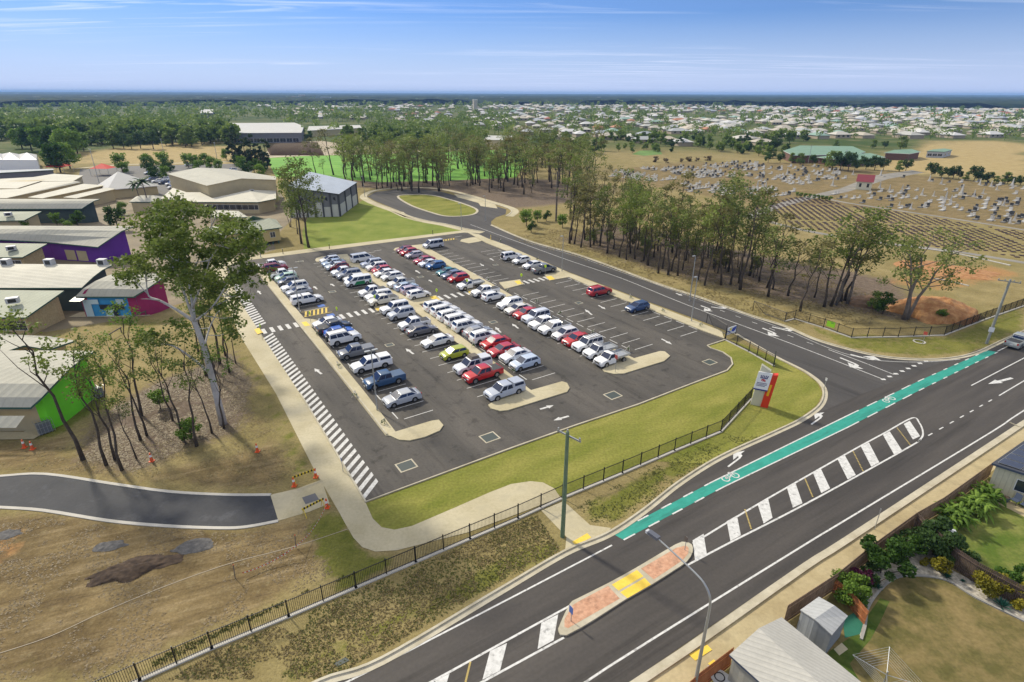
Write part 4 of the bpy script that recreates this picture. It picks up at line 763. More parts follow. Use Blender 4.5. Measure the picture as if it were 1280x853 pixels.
def roofed(name, label, verts, faces, wall, roof, inset=.6, thick=.22, per=None, edgemat={}, wins=(), base=0.0, trim=None, cat='building', skipwall=(), world=False, group=None):
    """verts: (px, py, z) roof points, the perimeter first (per = how many); faces over them. Root at the base centre; parts wall / roof / window."""
    V = [Vector(v) if world else G(*v) for v in verts]; per = per or len(V)
    cx_, cy_ = sum(v.x for v in V[:per])/per, sum(v.y for v in V[:per])/per; root = empty(name, (cx_, cy_, 0)); tag(root, label, cat, group)
    O_ = Vector((cx_, cy_, 0)); V = [v-O_ for v in V]; ar = sum(V[i].x*V[(i+1) % per].y-V[(i+1) % per].x*V[i].y for i in range(per)); sg = 1 if ar > 0 else -1
    mb = MB(); n = len(V); top = [v for v in V]; bot = [v-Vector((0, 0, thick)) for v in V]
    faces = [q for f_ in faces for q in (((f_[0], f_[1], f_[2]), (f_[0], f_[2], f_[3])) if len(f_) == 4 else (f_,))]
    for f_ in faces: mb.add([top[i] for i in f_], [tuple(range(len(f_)))], 0); mb.add([bot[i] for i in f_][::-1], [tuple(range(len(f_)))], 1)
    for i in range(per): j = (i+1) % per; mb.add([top[i], bot[i], bot[j], top[j]], [(0, 1, 2, 3)], 1)
    kids = [mb.build('roof', [roof, trim or M_GREENT], root)]
    ins = []
    for i in range(per):
        a, b_, c_ = V[i-1], V[i], V[(i+1) % per]; e1 = (b_-a).xy.normalized(); e2 = (c_-b_).xy.normalized(); n1_ = Vector((-e1.y, e1.x))*sg; n2_ = Vector((-e2.y, e2.x))*sg
        m_ = n1_+n2_; m_ = m_/max(.5, m_.dot(n1_)) if m_.length > 1e-6 else n1_
        ins.append(Vector((b_.x+m_.x*inset, b_.y+m_.y*inset, b_.z-thick+.02)))
    mats_ = [wall]; mb = MB()
    for i in range(per):
        if i in skipwall: continue
        j = (i+1) % per; mi = 0
        if i in edgemat:
            if edgemat[i] not in mats_: mats_.append(edgemat[i])
            mi = mats_.index(edgemat[i])
        a, b_ = ins[i], ins[j]; q = [(a.x, a.y, base), (b_.x, b_.y, base), b_, a]; mb.add(q if sg > 0 else q[::-1], [(0, 1, 2, 3)], mi)
    kids.append(mb.build('wall', mats_, root))
    for (ei, cnt, z0, z1, wd, *rest) in wins:
        a, b_ = ins[ei], ins[(ei+1) % per]; d = (b_-a).xy; Ln = d.length; d = d/Ln; nn = Vector((d.y, -d.x))*sg; u0, u1 = (rest[0] if rest else (.04, .96)); mm = rest[1] if len(rest) > 1 else M_WIN; fr = rest[2] if len(rest) > 2 else M_FRAME
        for k_ in range(cnt):
            c_ = a.xy + d*Ln*(u0+(u1-u0)*(k_+.5)/cnt); P = lambda s_, z, off: (c_.x+d.x*s_+nn.x*off, c_.y+d.y*s_+nn.y*off, z)
            mb = MB(); h_ = wd/2
            if fr is not None: mb.add([P(-h_-.07, z0-.07, .02), P(h_+.07, z0-.07, .02), P(h_+.07, z1+.07, .02), P(-h_-.07, z1+.07, .02)], [(0, 1, 2, 3)], 1)
            mb.add([P(-h_, z0, .035), P(h_, z0, .035), P(h_, z1, .035), P(-h_, z1, .035)], [(0, 1, 2, 3)], 0)
            if fr is not None and wd > .8: mb.add([P(-.03, z0, .05), P(.03, z0, .05), P(.03, z1, .05), P(-.03, z1, .05)], [(0, 1, 2, 3)], 1)
            kids.append(mb.build('window', [mm, fr or mm], root))
    root['_c'] = 0; del root['_c']; return root, ins, O_
def acunit(root, O_, p, s=1.0, name='roof_air_conditioner'):
    c_ = G(*p)-O_; mb = MB(); M_ = Matrix.Translation(c_) @ Matrix.Rotation(.5, 4, 'Z'); mb.box(-.8*s, .8*s, -.5*s, .5*s, .05, .9*s, 0, M_); mb.box(-.5*s, .5*s, -.52*s, -.5*s, .2, .75*s, 1, M_); return mb.build(name, [M_AC, M_DARK], root)
F4 = [(0, 1, 2, 3)]
def lerp3(a, b_, t): return tuple(a[i]+(b_[i]-a[i])*t for i in range(3))
def loft(near, far_, n=None):
    """roof between two edge polylines (px, py, z) of equal length: perimeter order near then reversed far"""
    k_ = len(near); verts = list(near)+list(far_)[::-1]; faces = [(i, i+1, 2*k_-2-i, 2*k_-1-i) for i in range(k_-1)]; return verts, faces
def gridroof(rows):
    nr, nc = len(rows), len(rows[0]); per = [(0, j) for j in range(nc)]+[(i, nc-1) for i in range(1, nr)]+[(nr-1, j) for j in range(nc-2, -1, -1)]+[(i, 0) for i in range(nr-2, 0, -1)]
    inner = [(i, j) for i in range(1, nr-1) for j in range(1, nc-1)]; ix = {k_: n_ for n_, k_ in enumerate(per+inner)}
    return [rows[i][j] for i, j in per+inner], [(ix[i, j], ix[i, j+1], ix[i+1, j+1], ix[i+1, j]) for i in range(nr-1) for j in range(nc-1)], len(per)
# green classroom block, bottom left
vs, fs = loft([(38, 509.5, 3.4), (52, 497, 4.3), (68, 480, 5.2), (88, 460, 5.7), (106, 446, 5.8), (119, 438.5, 5.7)], [(-160, 509, 3.4), (-140, 496, 4.3), (-120, 479, 5.2), (-100, 459, 5.7), (-80, 446, 5.8), (-65, 438, 5.7)])
r_, ins, O_ = roofed('classroom_block', 'bright lime green classroom with a curved cream roof beside the gum trees', vs, fs, M_LIMEW, M_CREAM, .8, edgemat={11: M_TANW, 10: M_TANW, 5: M_TANW}, wins=[])
mb = MB(); mb.add([q-O_ for q in (G(-160, 535, 2.2), G(20, 535, 2.2), G(31, 520, 3.0), G(-160, 520, 3.0))], F4); mb.build('awning', M_CREAM, r_)
mb = MB(); mb.sheet([q-O_ for q in px([(-100, 552), (42, 550), (58, 541), (72, 534), (131, 490.5), (126, 489), (60, 520), (30, 541), (-100, 540)])], .10); mb.build('apron', M_CONC, r_)
# upper wing in front
vs, fs = loft([(-60, 444, 5.2), (5, 440, 5.2), (31, 427, 5.4)], [(-60, 416, 5.2), (40, 417, 5.2), (94, 426, 5.2)])
roofed('classroom_block', 'low classroom wing with a flat pale roof right behind the lime green block', [(-60, 441, 4.6), (2, 441, 4.6), (30, 432, 4.7), (60, 437, 4.6), (94, 426, 4.6), (62, 420.5, 4.8), (-60, 415, 4.8)], [(0, 1, 2, 3, 4, 5, 6)], M_TANW, M_CREAM, .7)
# tan brick block
r_, ins, O_ = roofed('classroom_block', 'tan brick classroom with a sloping ribbed roof below the long curved roof', [(-60, 397, 3.2), (32, 397, 3.2), (80, 363.5, 4.6), (-60, 362, 4.6)], F4, M_TANB, M_OLIVE, .7, wins=[(0, 3, .9, 2.3, 2.4, (.35, .95))])
acunit(r_, O_, (17, 379, 4.2))
# long curved cream roof
vs, fs = loft([(-60, 360, 4.4), (40, 360, 4.4), (102, 359.8, 4.4), (117, 346, 5.6), (128, 337, 6.0), (141, 331, 6.0)], [(-60, 345, 5.2), (-50, 336, 5.8), (-40, 332, 6.0), (-30, 330, 6.0), (-25, 329.5, 6.0), (-20, 329, 6.0)])
g3 = gridroof([[(-60, 360, 4.4), (40, 360, 4.4), (102, 359.8, 4.4)], [(-60, 345, 5.4), (40, 345.3, 5.4), (117, 345.7, 5.4)], [(-60, 337, 5.9), (40, 337.2, 5.9), (128, 337.5, 5.9)], [(-60, 330, 6.1), (40, 330.2, 6.1), (141, 331, 6.1)]])
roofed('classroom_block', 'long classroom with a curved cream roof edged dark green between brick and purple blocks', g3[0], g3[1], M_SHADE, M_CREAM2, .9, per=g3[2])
# barrel roof with blue and magenta walls
g4 = gridroof([[(94, 371, 3.6), (130, 371, 3.6), (166.7, 371, 3.6)], [(104, 361, 4.7), (142, 361.3, 4.7), (182, 362, 4.6)], [(119, 351.5, 5.5), (155, 351.8, 5.5), (195, 353, 5.3)], [(135, 344.5, 5.9), (168, 345, 5.9), (204, 347, 5.6)], [(150, 340.5, 6.0), (180, 341.3, 6.0), (212, 343.5, 5.7)]])
r_, ins, O_ = roofed('classroom_block', 'classroom with blue, white and magenta front under a barrel curved cream roof', g4[0], g4[1], M_PINK, M_CREAM, .7, per=g4[2], edgemat={0: M_BLUEW, 1: M_BLUEW}, wins=[])
a_, b2 = ins[0], ins[2]
for k_, (u0, u1, z0, z1, m_, nm) in enumerate([(.02, .16, .1, 3.0, M_LBW, 'panel'), (.16, .30, 2.2, 3.0, M_LBW, 'panel'), (.38, .52, .1, 1.2, M_LBW, 'panel'), (.62, .76, 2.2, 3.0, M_LBW, 'panel'), (.52, .60, .1, 2.1, M_WIN, 'door'), (.30, .50, 1.3, 2.1, M_WIN, 'window'), (.60, .74, 1.2, 2.0, M_WIN, 'window'), (.84, 1.0, .1, 3.2, M_PINK, 'panel')]):
    d = (b2-a_); n_ = Vector((d.y, -d.x, 0)).normalized(); n_ = n_ if (a_+n_).length > a_.length else -n_
    P0, P1 = a_.lerp(b2, u0)+n_*.04, a_.lerp(b2, u1)+n_*.04; mb = MB(); mb.add([(P0.x, P0.y, z0), (P1.x, P1.y, z0), (P1.x, P1.y, z1), (P0.x, P0.y, z1)], F4); mb.build(nm, m_, r_)
mb = MB(); mb.sheet([q-O_ for q in px([(86, 397), (160, 397), (190, 395), (176, 390), (100, 391)])], .08); mb.build('apron', M_CONC, r_)
mb = MB(); mb.add([q-O_ for q in (G(86, 377, 3.2), G(94, 371, 3.5), G(110, 371, 3.5), G(100, 377, 3.2))], F4); mb.build('awning', M_DARK, r_)
# purple block
g5 = gridroof([[(-60, 299, 4.9), (0, 299.7, 4.8), (56, 302.5, 4.2), (122, 309, 3.8)], [(-60, 292, 6.0), (0, 292.3, 5.9), (60, 293.5, 5.6), (140, 297, 5.3)], [(-60, 286.5, 6.6), (0, 286.6, 6.6), (60, 287, 6.5), (152, 289, 6.3)], [(-60, 282.3, 6.9), (0, 282.3, 6.9), (60, 282.5, 6.9), (167, 283, 6.9)]])
vs, fs = loft([(-60, 299, 5.0), (0, 299.7, 4.9), (56, 302.5, 4.2), (122, 309, 3.8), (140, 297, 5.4), (152, 289, 6.3), (167, 283, 6.8)], [(-60, 291, 6), (-50, 287, 6.6), (-40, 284, 6.8), (-30, 283, 6.8), (-25, 282.6, 6.8), (-20, 282.4, 6.8), (-10, 282.3, 6.8)])
r_, ins, O_ = roofed('classroom_block', 'purple classroom block with a wavy cream roof behind the big white-limbed tree', g5[0], g5[1], M_PURP, M_CREAM, 1.0, per=g5[2], wins=[(2, 2, .2, 2.4, 2.6, (.25, .72), M_TANW, None)])
# small brick block by it
r_, ins, O_ = roofed('classroom_block', 'tan brick classroom with a sloping olive roof in front of the purple block', [(-60, 322, 3.2), (28, 321.7, 3.2), (59, 304.8, 4.6), (-60, 303.5, 4.6)], F4, M_TANB, M_OLIVE, .7, wins=[(0, 3, .9, 2.3, 2.4, (.4, .95))])
acunit(r_, O_, (15, 313, 4.0))
for p in ((9, 328), (63, 328), (129, 328)):
    mb = MB(); mb.box(-.7, .7, -.5, .5, 0, 1.1, 0); mb.box(-.45, .45, -.53, -.5, .2, .9, 1); o = mb.build('air_conditioner', [M_AC, M_DARK], None, G(*p, 6.1)); o.location.z = 6.02
    o.location = G(p[0], 331.5, 6.0); tag(o, {9: 'leftmost of three air conditioner boxes along the back edge of the long curved roof', 63: 'middle air conditioner box along the back edge of the long curved roof', 129: 'air conditioner box at the right end of the long curved roof'}[p[0]], 'air conditioner')
# second curved roof and block behind
g7 = gridroof([[(-60, 261.5, 4.2), (102, 261, 4.2)], [(-60, 255, 5.4), (112, 254.5, 5.4)], [(-60, 251, 6.0), (118, 251, 6.0)], [(-60, 248.6, 6.2), (125, 249, 6.2)]])
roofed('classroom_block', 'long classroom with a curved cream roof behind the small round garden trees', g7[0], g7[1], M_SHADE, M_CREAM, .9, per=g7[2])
r_, ins, O_ = roofed('classroom_block', 'small classroom with a pale olive roof left of the round garden trees', [(-60, 278, 3.0), (30, 275.5, 3.0), (52, 264.5, 4.4), (-60, 265, 4.4)], F4, M_TANW, M_OLIVE, .6)
acunit(r_, O_, (11, 270, 3.9))
# four skillion roofs
sk = [('zigzag skillion', [(-60, 235.7, 4.2), (21, 235.7, 4.2), (50.6, 226.6, 4.2), (91.4, 226.6, 4.2), (104, 219.5, 4.8), (67.5, 217.4, 5.0), (42, 221.5, 5.0), (-60, 227, 5.0)]),
      ('second skillion', [(-60, 248, 3.6), (8.4, 247.7, 3.6), (101, 228, 3.8), (97, 226.8, 4.2), (53.4, 227.2, 4.2), (25, 236, 4.2), (-60, 239.5, 4.2)]), ('third skillion', [(34.5, 246.8, 3.6), (53, 248, 3.4), (131, 231.8, 3.8), (104, 230, 4.2)]), ('fourth skillion', [(78.8, 246.8, 3.6), (95.6, 248, 3.4), (144, 236.4, 3.8), (133, 234.5, 4.2)])]
ll = ['cream zigzag skillion roof building, farthest of the parallel roofs near the white marquee', 'second of the parallel cream skillion roofs counting from the white marquee', 'third of the parallel cream skillion roofs, left of the white pyramid roof', 'nearest of the parallel cream skillion roofs, ending below the white pyramid roof']
for (nm, q), lb in zip(sk, ll): roofed('school_building', lb, q, [tuple(range(len(q)))], M_TANW, M_CREAM2, .5, trim=M_TANW)
# white pyramid roof
roofed('school_hall', 'hall under a tall white pyramid roof behind the skillion roofs', [(122, 231.5, 3.4), (134, 237.5, 3.2), (200, 232, 3.2), (178, 224.5, 3.4), (140, 226, 3.4), (147.5, 214.5, 8)], [(0, 1, 5), (1, 2, 5), (2, 3, 5), (3, 4, 5), (4, 0, 5)], M_TANW, M_WHROOF, .8, per=5, trim=M_FRAME)
# big hall
r_, ins, O_ = roofed('sports_hall', 'tall tan sports hall with a shallow gabled cream roof, biggest roof of the school', [(209, 217.5, 7.4), (258.4, 232.3, 7.4), (302, 223.2, 8.6), (345, 225, 7.4), (345, 221, 7.8), (282, 211, 7.8), (247, 209.7, 8.6)], [(0, 1, 2, 6), (2, 3, 4, 5, 6)], M_TANW, M_CREAM, .3, trim=M_TANW)
roofed('school_building', 'low pale grey lean-to roof along the front of the tall tan sports hall', [(255, 243.5, 3.8), (268, 249, 3.4), (345, 238, 3.4), (345, 230, 4.2), (302, 229, 4.4)], [(0, 1, 2, 3, 4)], M_TANW, M_GREYR, .4)
r_, ins, O_ = roofed('school_building', 'long cream-roofed block with a strip of nine dark windows in front of the sports hall', [(238.8, 252.6, 3.6), (323, 252.8, 3.6), (345, 248.5, 3.6), (345, 238.5, 3.8), (312, 237.5, 5.2), (265.5, 248, 3.9), (250, 240.5, 4.6), (233, 240.5, 4.6), (216, 235, 4.6), (200, 249, 3.6), (225, 250, 3.6)], [tuple(range(11))], M_TANW, M_CREAM2, .7, wins=[(0, 9, 1.2, 2.6, 2.3, (.12, .98))])
acunit(r_, O_, (315, 240, 4.6), .8)
roofed('school_building', 'small cream hip-roofed building in front of the block with nine windows', [(255, 262.6, 3.2), (268, 271.3, 2.9), (310.5, 271.8, 2.9), (298, 263.8, 3.2), (274, 263.2, 3.9), (292, 263.8, 3.9)], [(0, 1, 4), (1, 2, 5, 4), (2, 3, 5), (3, 0, 4, 5)], M_TANW, M_CREAM2, .6, per=4)
roofed('school_building', 'tan building with a pale hip roof by the palm trees', [(161, 252.5, 3.4), (198, 252.5, 3.4), (206, 246, 3.4), (170, 246, 3.4), (176, 244.4, 4.8), (192, 244.4, 4.8)], [(0, 1, 5, 4), (1, 2, 5), (2, 3, 4, 5), (3, 0, 4)], M_TANW, M_CREAM2, .6, per=4)
# yellow weatherboard building
r_, ins, O_ = roofed('school_building', 'yellow weatherboard building on low stumps with small cross-barred windows, nearest the car park', [(258, 296.5, 3.9), (353, 284.3, 3.9), (345, 274.5, 3.9), (262, 283.5, 3.9), (276, 283, 5.4), (336, 272.8, 5.4)], [(0, 1, 5, 4), (1, 2, 5), (2, 3, 4, 5), (3, 0, 4)], M_YELW, M_OLIVE, .7, per=4, wins=[(0, 4, 1.7, 2.9, 1.1, (.25, .98))], base=.7)
mb = MB()
for k_ in range(12): p = ins[0].lerp(ins[1], (k_+.5)/12); mb.box(p.x-.1, p.x+.1, p.y-.1, p.y+.1, 0, .7)
mb.build('stumps', M_GREENT, r_)
roofed('school_building', 'small pale pyramid-roofed room behind the yellow weatherboard building', [(300, 280.5, 3.2), (322, 279, 3.2), (336, 275, 3.2), (308, 274, 3.2), (316.5, 269.5, 5.6)], [(0, 1, 4), (1, 2, 4), (2, 3, 4), (3, 0, 4)], M_TANW, M_CREAM, .5, per=4)
# grey gymnasium with skillion roof
roofV = [(362, 229.5, 9.2), (423.2, 244.2, 6.7), (450.2, 227.6, 6.9), (397.5, 218.6, 9.2)]
A0, A1, A2, A3 = G(364, 272.5), G(426.4, 270.9), G(448, 254.5), G(392, 250)
hs = [9.0, 6.5, 6.7, 9.2]
vv = [(p.x, p.y, h_) for p, h_ in zip((A0, A1, A2, A3), hs)]
c0 = sum((Vector(p) for p in vv), Vector())/4; vo = [(p[0]+(p[0]-c0.x)*.03, p[1]+(p[1]-c0.y)*.03, p[2]+.15) for p in vv]
r_, ins, O_ = roofed('gymnasium', 'grey and cream gymnasium with a sloping silver roof beside the turning loop', vo, F4, M_GREYP, M_BLUEGREY, .5, world=True, trim=M_GREYD)
for (ei, cnt) in ((0, 6), (1, 3)):
    a_, b2 = ins[ei], ins[ei+1]; d = (b2-a_).normalized(); d.z = 0; n_ = Vector((d.y, -d.x, 0)); 
    for k_ in range(cnt):
        h_ = [2.9, 4.0, 2.9, 4.2, 2.9, 3.6][k_ % 6] if ei == 0 else [3.4, 4.2, 3.2][k_]
        P0, P1 = a_.lerp(b2, k_/cnt)+n_*.05, a_.lerp(b2, (k_+1)/cnt)+n_*.05; mb = MB(); mb.add([(P0.x, P0.y, 0), (P1.x, P1.y, 0), (P1.x, P1.y, h_), (P0.x, P0.y, h_)], F4); mb.build('tilt_panel', M_PANEL, r_)
        if ei == 0 and k_ in (1, 2, 3, 4, 5): q = a_.lerp(b2, (k_+.5)/cnt)+n_*.08; mb = MB(); mb.add([(q.x-d.x*.35, q.y-d.y*.35, 4.6+.1*k_ % 2), (q.x+d.x*.35, q.y+d.y*.35, 4.6), (q.x+d.x*.35, q.y+d.y*.35, 5.7), (q.x-d.x*.35, q.y-d.y*.35, 5.7)], F4); mb.build('window', M_WIN, r_)
    for k_ in range(cnt+1):
        q = a_.lerp(b2, k_/cnt)+n_*.12; zt = a_.z+(b2.z-a_.z)*k_/cnt; mb = MB(); mb.box(q.x-.2, q.x+.2, q.y-.2, q.y+.2, 0, zt-.05); mb.build('column', M_GREYD, r_)
# marquee and red shade sails
r_ = empty('marquee', G(5, 214)); tag(r_, 'large white peaked marquee at the left edge beside dense green trees', 'marquee'); O_ = r_.location.copy()
mb = MB(); R0 = [G(*p)-O_ for p in ((-60, 199, 5), (46, 200, 5), (46, 193.5, 5), (-60, 191, 5))]; nn = 5
for k_ in range(nn):
    q = [R0[0].lerp(R0[1], k_/nn), R0[0].lerp(R0[1], (k_+1)/nn), R0[3].lerp(R0[2], (k_+1)/nn), R0[3].lerp(R0[2], k_/nn)]; c_ = sum(q, Vector())/4+Vector((0, 0, 2.0))
    for i in range(4): mb.add([q[i], q[(i+1) % 4], c_], [(0, 1, 2)])
mb.build('canopy', M_WHROOF, r_)
mb = MB()
for i, j in ((0, 1), (1, 2)): a_, b2 = R0[i], R0[j]; mb.add([(a_.x, a_.y, 0), (b2.x, b2.y, 0), b2, a_], F4)
mb.build('side_wall', mat('marquee_white', (.8, .82, .85), .4), r_)
for (p, lb) in (((76, 216.5), 'red pyramid shade sail beyond the zigzag skillion roof'), ((131, 219), 'red shade sail tilted beside the white pyramid roof')):
    g_ = G(*p); r_ = empty('shade_sail', (g_.x, g_.y, 0), 0, lb, 'shade sail'); mb = MB(); mb.add([(-4, -3, 3), (4, -3, 3), (4, 3, 3), (-4, 3, 3), (0, 0, 5)], [(0, 1, 4), (1, 2, 4), (2, 3, 4), (3, 0, 4)]); mb.build('sail', mat('shade_red', (.65, .05, .03), .7), r_)
    for x_ in (-4, 4):
        for y_ in (-3, 3): mb = MB(); mb.tube([(x_, y_, 0), (x_, y_, 3)], .08, 6); mb.build('post', M_GALV, r_)
mb = MB(); g_ = G(75, 226); r_, _, _ = roofed('covered_walkway', 'long grey covered walkway in front of the white marquee', [(-60, 219.5, 3), (68, 212.5, 3), (66, 211, 3), (-60, 215, 3)], F4, M_GREYP, M_GREYR, .5)
# red-brick complex with green roofs, chapel, big sheds
M_GRN = ribbed('roof_green', (.19, .30, .22), math.radians(60), 1.2); M_REDB = mat('red_brick', (.15, .08, .06), .9, var=.15, scale=2); M_TERRA = mat('terracotta_tiles', (.42, .17, .08), .85, var=.15, scale=1.2)
roofed('brick_hall', 'large red brick hall with broad pale green roofs on the far edge of the cemetery', [(979, 188.5, 4.6), (992, 194.5, 4), (1072, 193, 4), (1082, 190, 4), (1066, 183, 4.6), (1000, 182, 5.4)], [(0, 1, 2, 3, 4, 5)], M_REDB, M_GRN, .5, trim=M_FRAME)
roofed('brick_hall', 'low wide brick building with a green hip roof before the larger hall', [(1020, 196.5, 3.4), (1060, 201.5, 3.0), (1107, 196.5, 3.2), (1088, 191.5, 3.6), (1050, 193.5, 4.6)], [(0, 1, 4), (1, 2, 3, 4), (3, 0, 4)], M_REDB, M_GRN, .8, per=4, trim=M_FRAME, wins=[(1, 5, .8, 2.2, 3.0, (.05, .7))])
roofed('brick_hall', 'small brick building with a green gable roof at the golden field edge', [(1105, 191, 3.8), (1137, 192.5, 3.6), (1151, 190, 3.8), (1140, 186.5, 4.2), (1118, 187.5, 4.8)], [(0, 1, 4), (1, 2, 3, 4), (3, 0, 4)], M_REDB, M_GRN, .6, per=4, trim=M_FRAME)
roofed('demountable', 'pale demountable building with a green roof standing alone in the golden field', [(1158, 189, 3.6), (1181, 190, 3.4), (1191, 187.5, 3.4), (1181, 185.7, 3.6), (1166, 187, 3.8)], [(0, 1, 2, 3, 4)], mat('grey_board', (.45, .47, .48), .8), M_GRN, .4, wins=[(0, 3, .9, 2.2, 2.2), (1, 2, .9, 2.2, 2.2)])
# chapel
cb = [G(1068.5, 237), G(1089, 238.5)]; g0 = (cb[0]+cb[1])/2; d = (cb[1]-cb[0]).normalized(); n_ = Vector((-d.y, d.x, 0)); r_ = empty('chapel', g0+n_*3.5, math.atan2(d.y, d.x), 'tiny cream chapel with a red gable roof among the graves', 'chapel')
mb = MB(); mb.add([(-2.6, -3, 0), (2.6, -3, 0), (2.6, 3, 0), (-2.6, 3, 0), (-2.6, -3, 3.2), (2.6, -3, 3.2), (2.6, 3, 3.2), (-2.6, 3, 3.2), (-2.6, 0, 5.2), (2.6, 0, 5.2)], [(0, 1, 5, 4), (1, 2, 6, 9, 5), (2, 3, 7, 6), (3, 0, 4, 8, 7)]); mb.build('wall', mat('chapel_cream', (.70, .67, .50), .8), r_)
mb = MB(); mb.add([(-3, -3.5, 3.0), (3, -3.5, 3.0), (3, 0, 5.4), (-3, 0, 5.4), (3, 3.5, 3.0), (-3, 3.5, 3.0)], [(0, 1, 2, 3), (3, 2, 4, 5)]); mb.build('roof', mat('roof_dull_red', (.20, .03, .045), .8), r_)
for s_ in (-1, 1): mb = MB(); mb.add([(s_*1.3-.4, -3.02, 1.0), (s_*1.3+.4, -3.02, 1.0), (s_*1.3+.4, -3.02, 2.4), (s_*1.3-.4, -3.02, 2.4)], F4); mb.build('window', M_WIN, r_)
# warehouses
M_WARE = ribbed('roof_warehouse', (.50, .50, .47), 0.2, 2.0)
def ware(lb, q, wall=M_GREYP, nwin=0, roof=None, nm='warehouse'): return roofed(nm, lb, q, [tuple(range(len(q)))], wall, roof or M_WARE, .5, trim=M_FRAME, wins=[(0, nwin, .5, 3.2, 4)] if nwin else [])
ware('long white-roofed warehouse beyond the bright green crop field', [(286, 166.5, 7), (377, 166, 7), (380, 158, 7.5), (368, 153.5, 7.5), (288, 154, 7.5)], nwin=10)
ware('low cream industrial shed just right of the long white warehouse', [(384, 163.5, 5), (452, 160, 5), (450, 156.5, 5), (386, 158, 5)], M_TANW)
ware('pale flat shed roof at the left edge beyond the round green trees', [(-40, 158.5, 7), (40, 158, 7), (58, 154, 7), (-40, 153.5, 7)])
ware('small white-roofed building with blue skirting in the trees beyond the crop field', [(605, 175, 5), (642, 175, 5), (640, 170, 5), (608, 169.5, 5)], M_TANW)
ware('low pale shed by the light poles beside the left forest', [(250, 141.5, 6), (266, 141.5, 6), (267, 137, 6), (252, 137, 6)])
# ================================================================ TREES
R_ = np.random.default_rng(11)
L_OLIVE = leafmat('gum_leaves', (.10, .15, .024), (.29, .35, .08)); L_DARK = leafmat('gum_leaves_dark', (.085, .12, .025), (.24, .28, .075)); L_LIME = leafmat('fresh_leaves', (.085, .165, .018), (.22, .34, .05))
L_FAR = leafmat('woodland_leaves', (.075, .135, .020), (.25, .33, .065), trans=.3); L_BRO = leafmat('gum_leaves_brown', (.12, .115, .030), (.27, .25, .095)); L_DEEP = leafmat('dark_leaves', (.035, .075, .018), (.10, .17, .042)); L_CAS = leafmat('casuarina_needles', (.020, .040, .018), (.055, .085, .035)); L_YEL = leafmat('yellow_leaves', (.12, .12, .01), (.34, .30, .03)); L_PUR = leafmat('purple_leaves', (.05, .008, .025), (.12, .02, .06)); L_BLU = leafmat('agave_leaves', (.02, .10, .07), (.06, .20, .14)); L_SHR = leafmat('shrub_leaves', (.028, .07, .010), (.085, .17, .022)); L_BRN = leafmat('dry_twigs', (.08, .055, .03), (.15, .11, .06))
BARKD = mat('bark_dark', (.045, .034, .026), .95, col2=(.10, .078, .058), scale=2.5, thr=(.3, .7)); BARKG = mat('bark_grey', (.12, .10, .085), .95, col2=(.20, .17, .14), scale=1.5); BARKW = mat('bark_pale', (.40, .38, .37), .85, col2=(.60, .58, .56), scale=1.2, thr=(.3, .7))
def leaves(cl, per, size, droop=.3, rng_=R_, clump_r=1.0, flat=.75, jitter=.25, fall=.42):
    """quads scattered through clumps. cl: (n,4) x y z r -> verts, faces, tint"""
    cl = np.asarray(cl, float); n = len(cl); cnt = np.maximum(3, (per*(cl[:, 3]/cl[:, 3].mean())**2).astype(int)); ids = np.repeat(np.arange(n), cnt); m = len(ids)
    d = rng_.normal(size=(m, 3)); d /= np.linalg.norm(d, axis=1)[:, None]; rad = rng_.random(m)**fall
    c = cl[ids, :3] + d*rad[:, None]*cl[ids, 3:4]*np.array([1, 1, flat])*clump_r
    a = rng_.normal(size=(m, 3)); a[:, 2] *= .5; a /= np.linalg.norm(a, axis=1)[:, None]; b_ = np.cross(a, rng_.normal(size=(m, 3))); b_ /= np.linalg.norm(b_, axis=1)[:, None]
    s = size*(.6+.8*rng_.random(m)); a *= s[:, None]*.5; b_ *= (s*(.35+.4*rng_.random(m)))[:, None]*.5*1.4
    v = np.stack([c-a, c-b_*.9+a*.1, c+a, c+b_], 1).reshape(-1, 3); f = np.arange(m*4).reshape(-1, 4)
    tc_ = rng_.random(n)*.55; t = tc_[ids] + rng_.random(m)*.35 + .1*d[:, 2]
    return v, f, t
